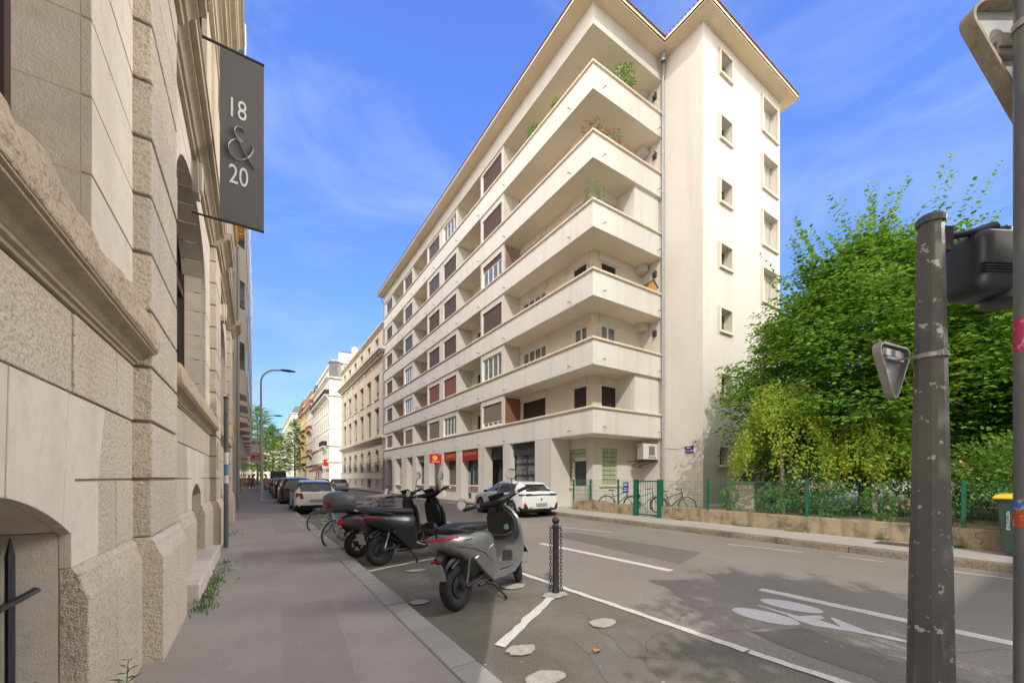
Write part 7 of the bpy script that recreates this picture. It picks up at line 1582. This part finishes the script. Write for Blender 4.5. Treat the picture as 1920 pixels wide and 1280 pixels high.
def broadleaf(name, label, base, H, Rr, zb, nspray, leafm, size=0.11, length=0.85, nl=16, group=None, trunkm=None, tr=0.2, peak=0.3, topshoots=0, cat='tree', lumps=0.22, seed=0, upright=0.3, powr=0.62, wid=0.0, drp=0.35):
    t = thing(name, label, cat, base, 0, group); bx, by, bz = base
    h = rng.uniform(0, 1, nspray * 2); z = zb + (H - zb) * h
    prof = np.where(h > peak, (1 - ((h - peak) / (1 - peak)) ** 1.7).clip(0) ** powr, 0.72 + 0.28 * np.sin(h / peak * math.pi / 2))
    keep = rng.uniform(0, 1, len(h)) < prof ** 1.0 + 0.12; h, z, prof = h[keep][:nspray], z[keep][:nspray], prof[keep][:nspray]; n = len(h)
    a = rng.uniform(0, 2*math.pi, n); rad = Rr * prof * np.sqrt(rng.uniform(0.22, 1.0, n))
    d = np.stack([np.cos(a), np.sin(a), np.zeros(n)], 1); C = np.stack([bx + rad*np.cos(a), by + rad*np.sin(a), bz + z], 1)
    nzv = vnoise(C, 1.1, seed + 3.3) ; C = C + d * (nzv * lumps * Rr)[:, None] * 0.9
    keep = vnoise(C, 1.9, seed + 9.1) > -0.42; C, d, h = C[keep], d[keep], h[keep]
    out = d + np.stack([rng.normal(0, 0.3, len(C)), rng.normal(0, 0.3, len(C)), upright + 0.7 * h + rng.normal(0, 0.2, len(C))], 1)
    P, D, N, S_ = sprays(C - d * length * 0.5, out, nl, length, size, flat=0.8, width=wid, droop=drp)
    if topshoots:
        th = rng.uniform(0.35, 1, topshoots); aa = rng.uniform(0, 2*math.pi, topshoots); rr = Rr * (1 - th ** 1.5) * 0.75
        Ct = np.stack([bx + rr*np.cos(aa), by + rr*np.sin(aa), bz + zb + (H - zb) * (0.66 + 0.30 * th)], 1); ot = np.stack([np.cos(aa)*0.5, np.sin(aa)*0.5, np.full(topshoots, 1.2)], 1)
        p2 = sprays(Ct, ot, nl + 2, length * 1.7, size, droop=0.15, flat=0.3); P, D, N, S_ = (np.concatenate([u, v]) for u, v in zip((P, D, N, S_), p2))
    leafmesh('crown', P, D, N, S_, leafm, t, wr=0.8)
    m = MB(); m.tube([(0, 0, -0.1), (0.05, 0.03, H*0.15), (-0.03, 0.05, H*0.35), (0.02, 0, H*0.6), (0, 0, H*0.85)], [tr*1.3, tr, tr*0.8, tr*0.45, tr*0.12], 10)
    tk = m.build('trunk', trunkm or M_bark, t, smooth=60)
    m = MB(); random.seed(seed + 17)
    for q in range(16):
        a_ = q * 2.4; z0 = H * (0.18 + 0.045 * q); L_ = Rr * (0.85 - 0.03*q)
        m.tube([(0, 0, z0), (math.cos(a_)*L_*0.5, math.sin(a_)*L_*0.5, z0 + L_*0.3), (math.cos(a_)*L_, math.sin(a_)*L_, z0 + L_*0.5)], [tr*0.4, tr*0.22, 0.012], 6)
    m.build('limb', trunkm or M_bark, t, smooth=60); return t
M_bark = mat('bark', (0.10, 0.08, 0.06), 0.95, n1=(9, 0.6, (0.17, 0.14, 0.11)), bump=[(18, 0.8, 0.02)])
M_birch = mat('birch_bark', (0.36, 0.31, 0.25), 0.9, n1=(8, 0.7, (0.14, 0.11, 0.09)))
L_linden = leafmat('linden_leaf', (0.045, 0.14, 0.015), (0.25, 0.43, 0.05), 0.34)
L_birch = leafmat('birch_leaf', (0.24, 0.37, 0.04), (0.46, 0.58, 0.08), 0.4, (0.40, 0.22, 0.06))
L_shrub = leafmat('shrub_leaf', (0.07, 0.19, 0.05), (0.20, 0.38, 0.09), 0.3)
L_hedge = leafmat('hedge_leaf', (0.09, 0.20, 0.03), (0.22, 0.40, 0.06), 0.35)
L_pink = leafmat('pink_petal', (0.62, 0.28, 0.27), (0.75, 0.50, 0.48), 0.3)
L_red = leafmat('red_petal', (0.50, 0.04, 0.10), (0.60, 0.15, 0.22), 0.3)
L_white = leafmat('white_petal', (0.75, 0.73, 0.60), (0.8, 0.8, 0.75), 0.3)
L_olive = leafmat('olive_leaf', (0.18, 0.25, 0.12), (0.32, 0.38, 0.24), 0.25)
L_weed = leafmat('weed_leaf', (0.06, 0.16, 0.03), (0.15, 0.27, 0.06), 0.35)
L_far = leafmat('avenue_leaf', (0.07, 0.19, 0.015), (0.20, 0.34, 0.03), 0.4)
broadleaf('linden_tree', 'tall bright green linden tree filling the garden right of the corner block', (17.9, 4.9, 0.42), 9.2, 4.3, 1.3, 4100, L_linden, 0.185, 1.35, 34, tr=0.22, topshoots=70, seed=1, lumps=0.24, wid=0.38, drp=0.3, upright=0.12, powr=0.74)
broadleaf('garden_tree', 'lower green tree behind the mast and the signal head at the garden edge', (17.9, -1.0, 0.42), 6.6, 3.3, 1.2, 2300, L_linden, 0.19, 1.3, 30, tr=0.16, topshoots=40, seed=5, lumps=0.26, wid=0.38, drp=0.3, upright=0.12)
broadleaf('background_tree', 'dark green tree at the back of the garden behind the linden', (26.5, 4.0, 0.42), 9.5, 4.6, 1.0, 2600, L_linden, 0.28, 1.3, 14, tr=0.2, seed=8)
broadleaf('background_tree', 'dark green tree far back at the right of the garden', (25.5, -6.0, 0.42), 9.0, 4.6, 1.0, 2300, L_linden, 0.28, 1.3, 14, tr=0.2, seed=12)
# weeping birches: strands hanging from arched boughs
def weeping(label, base, H, Rr, ns, seed):
    t = thing('weeping_birch', label, 'tree', base, 0, 'weeping birches behind the fence'); bx, by, bz = base
    n = ns; a = rng.uniform(0, 2*math.pi, n); rad = Rr * np.sqrt(rng.uniform(0.05, 1, n)); hh = 1 - (rad / Rr) ** 2 * 0.55
    top = np.stack([bx + rad*np.cos(a), by + rad*np.sin(a), bz + H * (hh * 0.95 + rng.normal(0, 0.06, n))], 1); keep = vnoise(top, 3.1, seed) > -0.12; top = top[keep]; a = a[keep]; n = len(top)
    L = rng.uniform(0.35, 1.15, n)[:, None]; P, D, N, S_ = [], [], [], []; o = np.stack([np.cos(a), np.sin(a), np.zeros(n)], 1)
    for k in range(24):
        tt = (k + 0.5) / 24; p = top + o * (0.35 * math.sin(tt*1.5)) * (L*0.6) + np.array([0, 0, -1.0]) * L * (tt ** 1.3) ; p = p + rng.normal(0, 0.075, (n, 3))
        P.append(p); D.append(o * 0.3 + rng.normal(0, 0.6, (n, 3)) + np.array([0, 0, -0.9])); N.append(rng.normal(0, 1, (n, 3)) + o * 0.8); S_.append(0.085 * rng.uniform(0.6, 1.2, n))
    P = np.concatenate(P); ok = P[:, 2] > bz + 0.9
    leafmesh('crown', P[ok], np.concatenate(D)[ok], np.concatenate(N)[ok], np.concatenate(S_)[ok], L_birch, t, wr=0.75)
    m = MB(); m.tube([(0, 0, -0.05), (0.05, 0.02, H*0.3), (-0.05, 0.04, H*0.6), (-0.02, 0.06, H*0.97)], [0.075, 0.065, 0.055, 0.03], 8); tk = m.build('trunk', M_birch, t, smooth=60)
    m = MB()
    for q in range(9):
        a_ = q*2.4; z0 = H*(0.55 + 0.045*q); m.tube([(0, 0.04, z0), (math.cos(a_)*Rr*0.5, math.sin(a_)*Rr*0.5, z0 + 0.25), (math.cos(a_)*Rr*0.9, math.sin(a_)*Rr*0.9, z0 - 0.15)], [0.025, 0.015, 0.006], 5)
    m.build('limb', M_birch, t, smooth=60)
weeping('larger yellow green weeping birch close to the tower, with a bare pale top stem', (14.2, 6.0, 0.42), 4.45, 1.32, 800, 2)
weeping('smaller yellow green weeping birch hanging left of the octagonal mast', (14.8, 3.9, 0.42), 3.5, 0.95, 400, 6)
# shrubs and roses behind the fence
def shrub(name, label, base, h, r, n, lm, size, cat='shrub', group=None, flower=None, nf=0, stems=5, fs=0.06, pot=None, world=True):
    t = thing(name, label, cat, base, 0, group); bx, by, bz = base; bz0 = bz
    z0 = 0.15*h
    if pot:
        m = MB(); pr = min(r*0.6, 0.11); m.lathe([(0, 0), (pr*0.75, 0), (pr, pot), (pr*1.08, pot), (pr*1.08, pot+0.02), (0, pot+0.02)], 14); m.build('pot', mat('terracotta', (0.35, 0.16, 0.09), 0.85), t, smooth=40); z0 = pot
    u = rng.normal(0, 1, (n, 3)); u /= np.linalg.norm(u, axis=1, keepdims=True); rr = rng.uniform(0.35, 1, n) ** 0.6
    P = np.stack([bx + u[:, 0]*r*rr, by + u[:, 1]*r*rr, bz + z0 + (h - z0)*(0.5 + 0.5*u[:, 2]*rr)], 1); P += u * (vnoise(P, 6 / max(r, 0.2) * 0.3, n * 0.01) * 0.25 * r)[:, None]
    leafmesh('foliage', P, u + rng.normal(0, 0.5, (n, 3)), u * 0.6 + np.array([0, 0, 1.0]) + rng.normal(0, 0.4, (n, 3)), size * rng.uniform(0.6, 1.2, n), lm, t)
    if flower:
        k = rng.choice(n, nf); Q = P[k] + u[k]*0.05; Pp, Dd, Nn = [], [], []
        for q in range(7): Pp.append(Q); Dd.append(rng.normal(0, 1, (nf, 3))); Nn.append(rng.normal(0, 1, (nf, 3)))
        leafmesh('blossom', np.concatenate(Pp), np.concatenate(Dd), np.concatenate(Nn), np.full(nf*7, fs), flower, t, wr=0.9)
    m = MB(); random.seed(n)
    for q in range(stems): a_ = q*2.1; m.tube([(0.02*math.cos(a_), 0.02*math.sin(a_), 0 if not pot else pot*0.8), (r*0.3*math.cos(a_), r*0.3*math.sin(a_), h*0.4), (r*0.55*math.cos(a_), r*0.55*math.sin(a_), h*0.75)], [0.012, 0.009, 0.004], 5)
    m.build('stem', M_bark if r > 0.3 else M_bark, t); return t
gr = 'rose bushes along the mesh fence'
shrub('rose_bush', 'small bright shrub at the tower corner, leftmost behind the mesh fence', (13.0, 7.05, 0.42), 0.95, 0.30, 420, L_shrub, 0.09, group=gr)
shrub('rose_bush', 'broad low rose bush in front of the grey utility box', (13.1, 5.75, 0.42), 0.95, 0.55, 900, L_shrub, 0.085, group=gr)
shrub('rose_bush', 'rose bush just right of the second fence post from the gate', (13.2, 4.4, 0.42), 1.0, 0.5, 900, L_shrub, 0.08, group=gr, flower=L_pink, nf=8)
shrub('rose_bush', 'tall rose bush with pink blooms reaching above the fence by the birch', (13.6, 5.2, 0.42), 1.75, 0.6, 1300, L_shrub, 0.08, group=gr, flower=L_pink, nf=34, fs=0.065)
shrub('rose_bush', 'rose bush with one thick stem left of the octagonal mast', (13.1, 3.35, 0.42), 0.95, 0.42, 800, L_hedge, 0.08, group=gr, flower=L_pink, nf=12)
shrub('rose_bush', 'rose bush scattered with pale pink flowers close to the octagonal mast', (13.3, 2.65, 0.42), 0.9, 0.45, 500, L_shrub, 0.07, group=gr, flower=L_pink, nf=60, fs=0.05)
shrub('rose_bush', 'leafy rose bush with an orange pink bloom right of the octagonal mast', (13.4, 2.2, 0.42), 1.55, 0.45, 1200, L_hedge, 0.08, group=gr, flower=L_pink, nf=6, fs=0.08)
shrub('hedge', 'dense mid green hedge bush behind the bin and the last fence posts', (14.2, 1.0, 0.42), 2.3, 1.3, 9000, L_hedge, 0.085, cat='hedge')
shrub('hedge', 'dark leafy hedge filling the background behind the fence panels left of the mast', (17.8, 3.2, 0.42), 2.6, 2.6, 7000, L_linden, 0.13, cat='hedge')
shrub('hedge', 'leafy hedge beside the linden trunk in front of the tower door', (19.6, 7.0, 0.42), 2.2, 1.6, 4200, L_linden, 0.13, cat='hedge')
shrub('hedge', 'dark hedge far right in the garden under the lower tree', (17.5, -1.5, 0.42), 2.8, 2.6, 6500, L_linden, 0.13, cat='hedge')
# balcony plants
gp = 'potted plants on the balconies'
def bplant(label, x, y, k, h, r, lm, size, fl=None, nf=0, n=500, fs=0.05): shrub('potted_plant', label, (x, y, CAP[k] - 0.35), h + 0.5, r, n, lm, size, 'plant', gp, fl, nf, pot=0.3, fs=fs)
bplant('white flowering oleander on the top gable balcony', 14.6, 12.9, 5, 1.05, 0.5, L_hedge, 0.10, L_white, 40, 900, 0.06)
bplant('small green plant on the top street balcony, nearer the corner', 12.63, 15.5, 5, 0.6, 0.26, L_hedge, 0.08, None, 0, 420)
bplant('round green plant on the top street balcony, farther from the corner', 12.63, 17.4, 5, 0.65, 0.4, L_hedge, 0.08, None, 0, 700)
bplant('pink geranium at the very corner of the sixth floor balcony', 12.64, 12.95, 4, 0.62, 0.48, L_shrub, 0.07, L_red, 70, 600, 0.055)
bplant('red pink geranium trailing on the sixth floor gable balcony', 13.75, 12.9, 4, 0.58, 0.48, L_shrub, 0.07, L_red, 50, 550, 0.055)
bplant('silvery olive bush at the corner of the fifth floor balcony', 12.64, 12.92, 3, 0.85, 0.46, L_olive, 0.065, None, 0, 1500)
bplant('little pale plant at the corner of the third balcony up', 12.63, 13.1, 2, 0.42, 0.14, L_olive, 0.07, None, 0, 140)
bplant('small green plant on the third balcony up near the far end', 12.62, 35.7, 1, 0.25, 0.3, L_weed, 0.07, None, 0, 200)
# weeds along the old wall
t = thing('weed', 'upright green weed with narrow leaves growing at the foot of the stone plinth', 'weed', (-0.66, 3.18, 0.13))
P, D, N, S_ = [], [], [], []
for s_ in range(3):
    ox, oy, hh = (0.0, 0.0, 0.40) if s_ == 0 else (0.03*s_, -0.05*s_, 0.2)
    for k in range(26):
        tt = (k + 1) / 26; a_ = k * 2.4; P.append((-0.66 + ox + 0.03*tt, 3.18 + oy, 0.13 + hh*tt)); D.append((math.cos(a_), math.sin(a_), 0.35)); N.append((0, 0, 1)); S_.append(0.15 * (1.05 - tt) + 0.035)
leafmesh('leaves', P, D, N, S_, L_weed, t, wr=0.16)
m = MB(); m.tube([(0, 0, 0), (0.02, 0, 0.2), (0.03, 0, 0.41)], [0.005, 0.004, 0.002], 5); m.build('stem', MATS['weed_leaf'], t)
def weeds(label, pts, hgt, n, name='weeds'):
    P, D, N, S_ = [], [], [], []
    for (x, y, r) in pts:
        q = rng.normal(0, 1, (n, 2)) * r
        for i in range(n): P.append((x + q[i, 0]*0.5, y + q[i, 1], 0.125)); D.append((rng.normal(0, 0.5), rng.normal(0, 0.5), 1)); N.append((rng.normal(), rng.normal(), 0.2)); S_.append(hgt * rng.uniform(0.4, 1.1))
    o = leafmesh(name, P, D, N, S_, L_weed, None, wr=0.22); o['kind'] = 'stuff'; o['label'] = label; return o
weeds('low green weeds growing along the foot of the stone wall', [(-0.50, 5.6, 0.12), (-0.52, 5.95, 0.16), (-0.5, 6.3, 0.14), (-0.53, 6.7, 0.16), (-0.5, 7.0, 0.14), (-0.6, 3.42, 0.06), (-0.57, 3.5, 0.05), (-0.48, 7.6, 0.2), (-0.48, 8.3, 0.2), (-0.55, 12.5, 0.3)], 0.07, 80)
weeds('tufts of grass along the foot of the ochre garden wall', [(12.36, 8.4, 0.1), (12.36, 6.3, 0.14), (12.34, 4.9, 0.2), (12.36, 3.1, 0.1), (12.36, 1.9, 0.05)], 0.10, 60)
# avenue trees at the far end, and the tree whose shade falls on the near road
broadleaf('avenue_tree', 'bright green tree over the far left pavement behind the lamps', (0.2, 84, 0), 14.0, 4.0, 3.0, 1300, L_far, 0.34, 1.6, 10, group='street trees', tr=0.2, seed=21)
broadleaf('avenue_tree', 'green tree in the middle distance of the far street end', (3.2, 104, 0), 13.0, 4.2, 3.0, 1100, L_far, 0.42, 1.8, 9, group='street trees', tr=0.2, seed=23)
broadleaf('avenue_tree', 'green tree in the gap between the far right hand buildings', (10.8, 150, 0), 21.0, 3.6, 4.0, 700, L_far, 0.6, 2.2, 9, group='street trees', tr=0.25, seed=25)
broadleaf('crossing_tree', 'street tree behind the viewer on the crossing', (1.2, -5.0, 0), 8.2, 2.3, 4.2, 800, L_linden, 0.2, 1.2, 12, tr=0.14, seed=31)
bpy.context.view_layer.update()
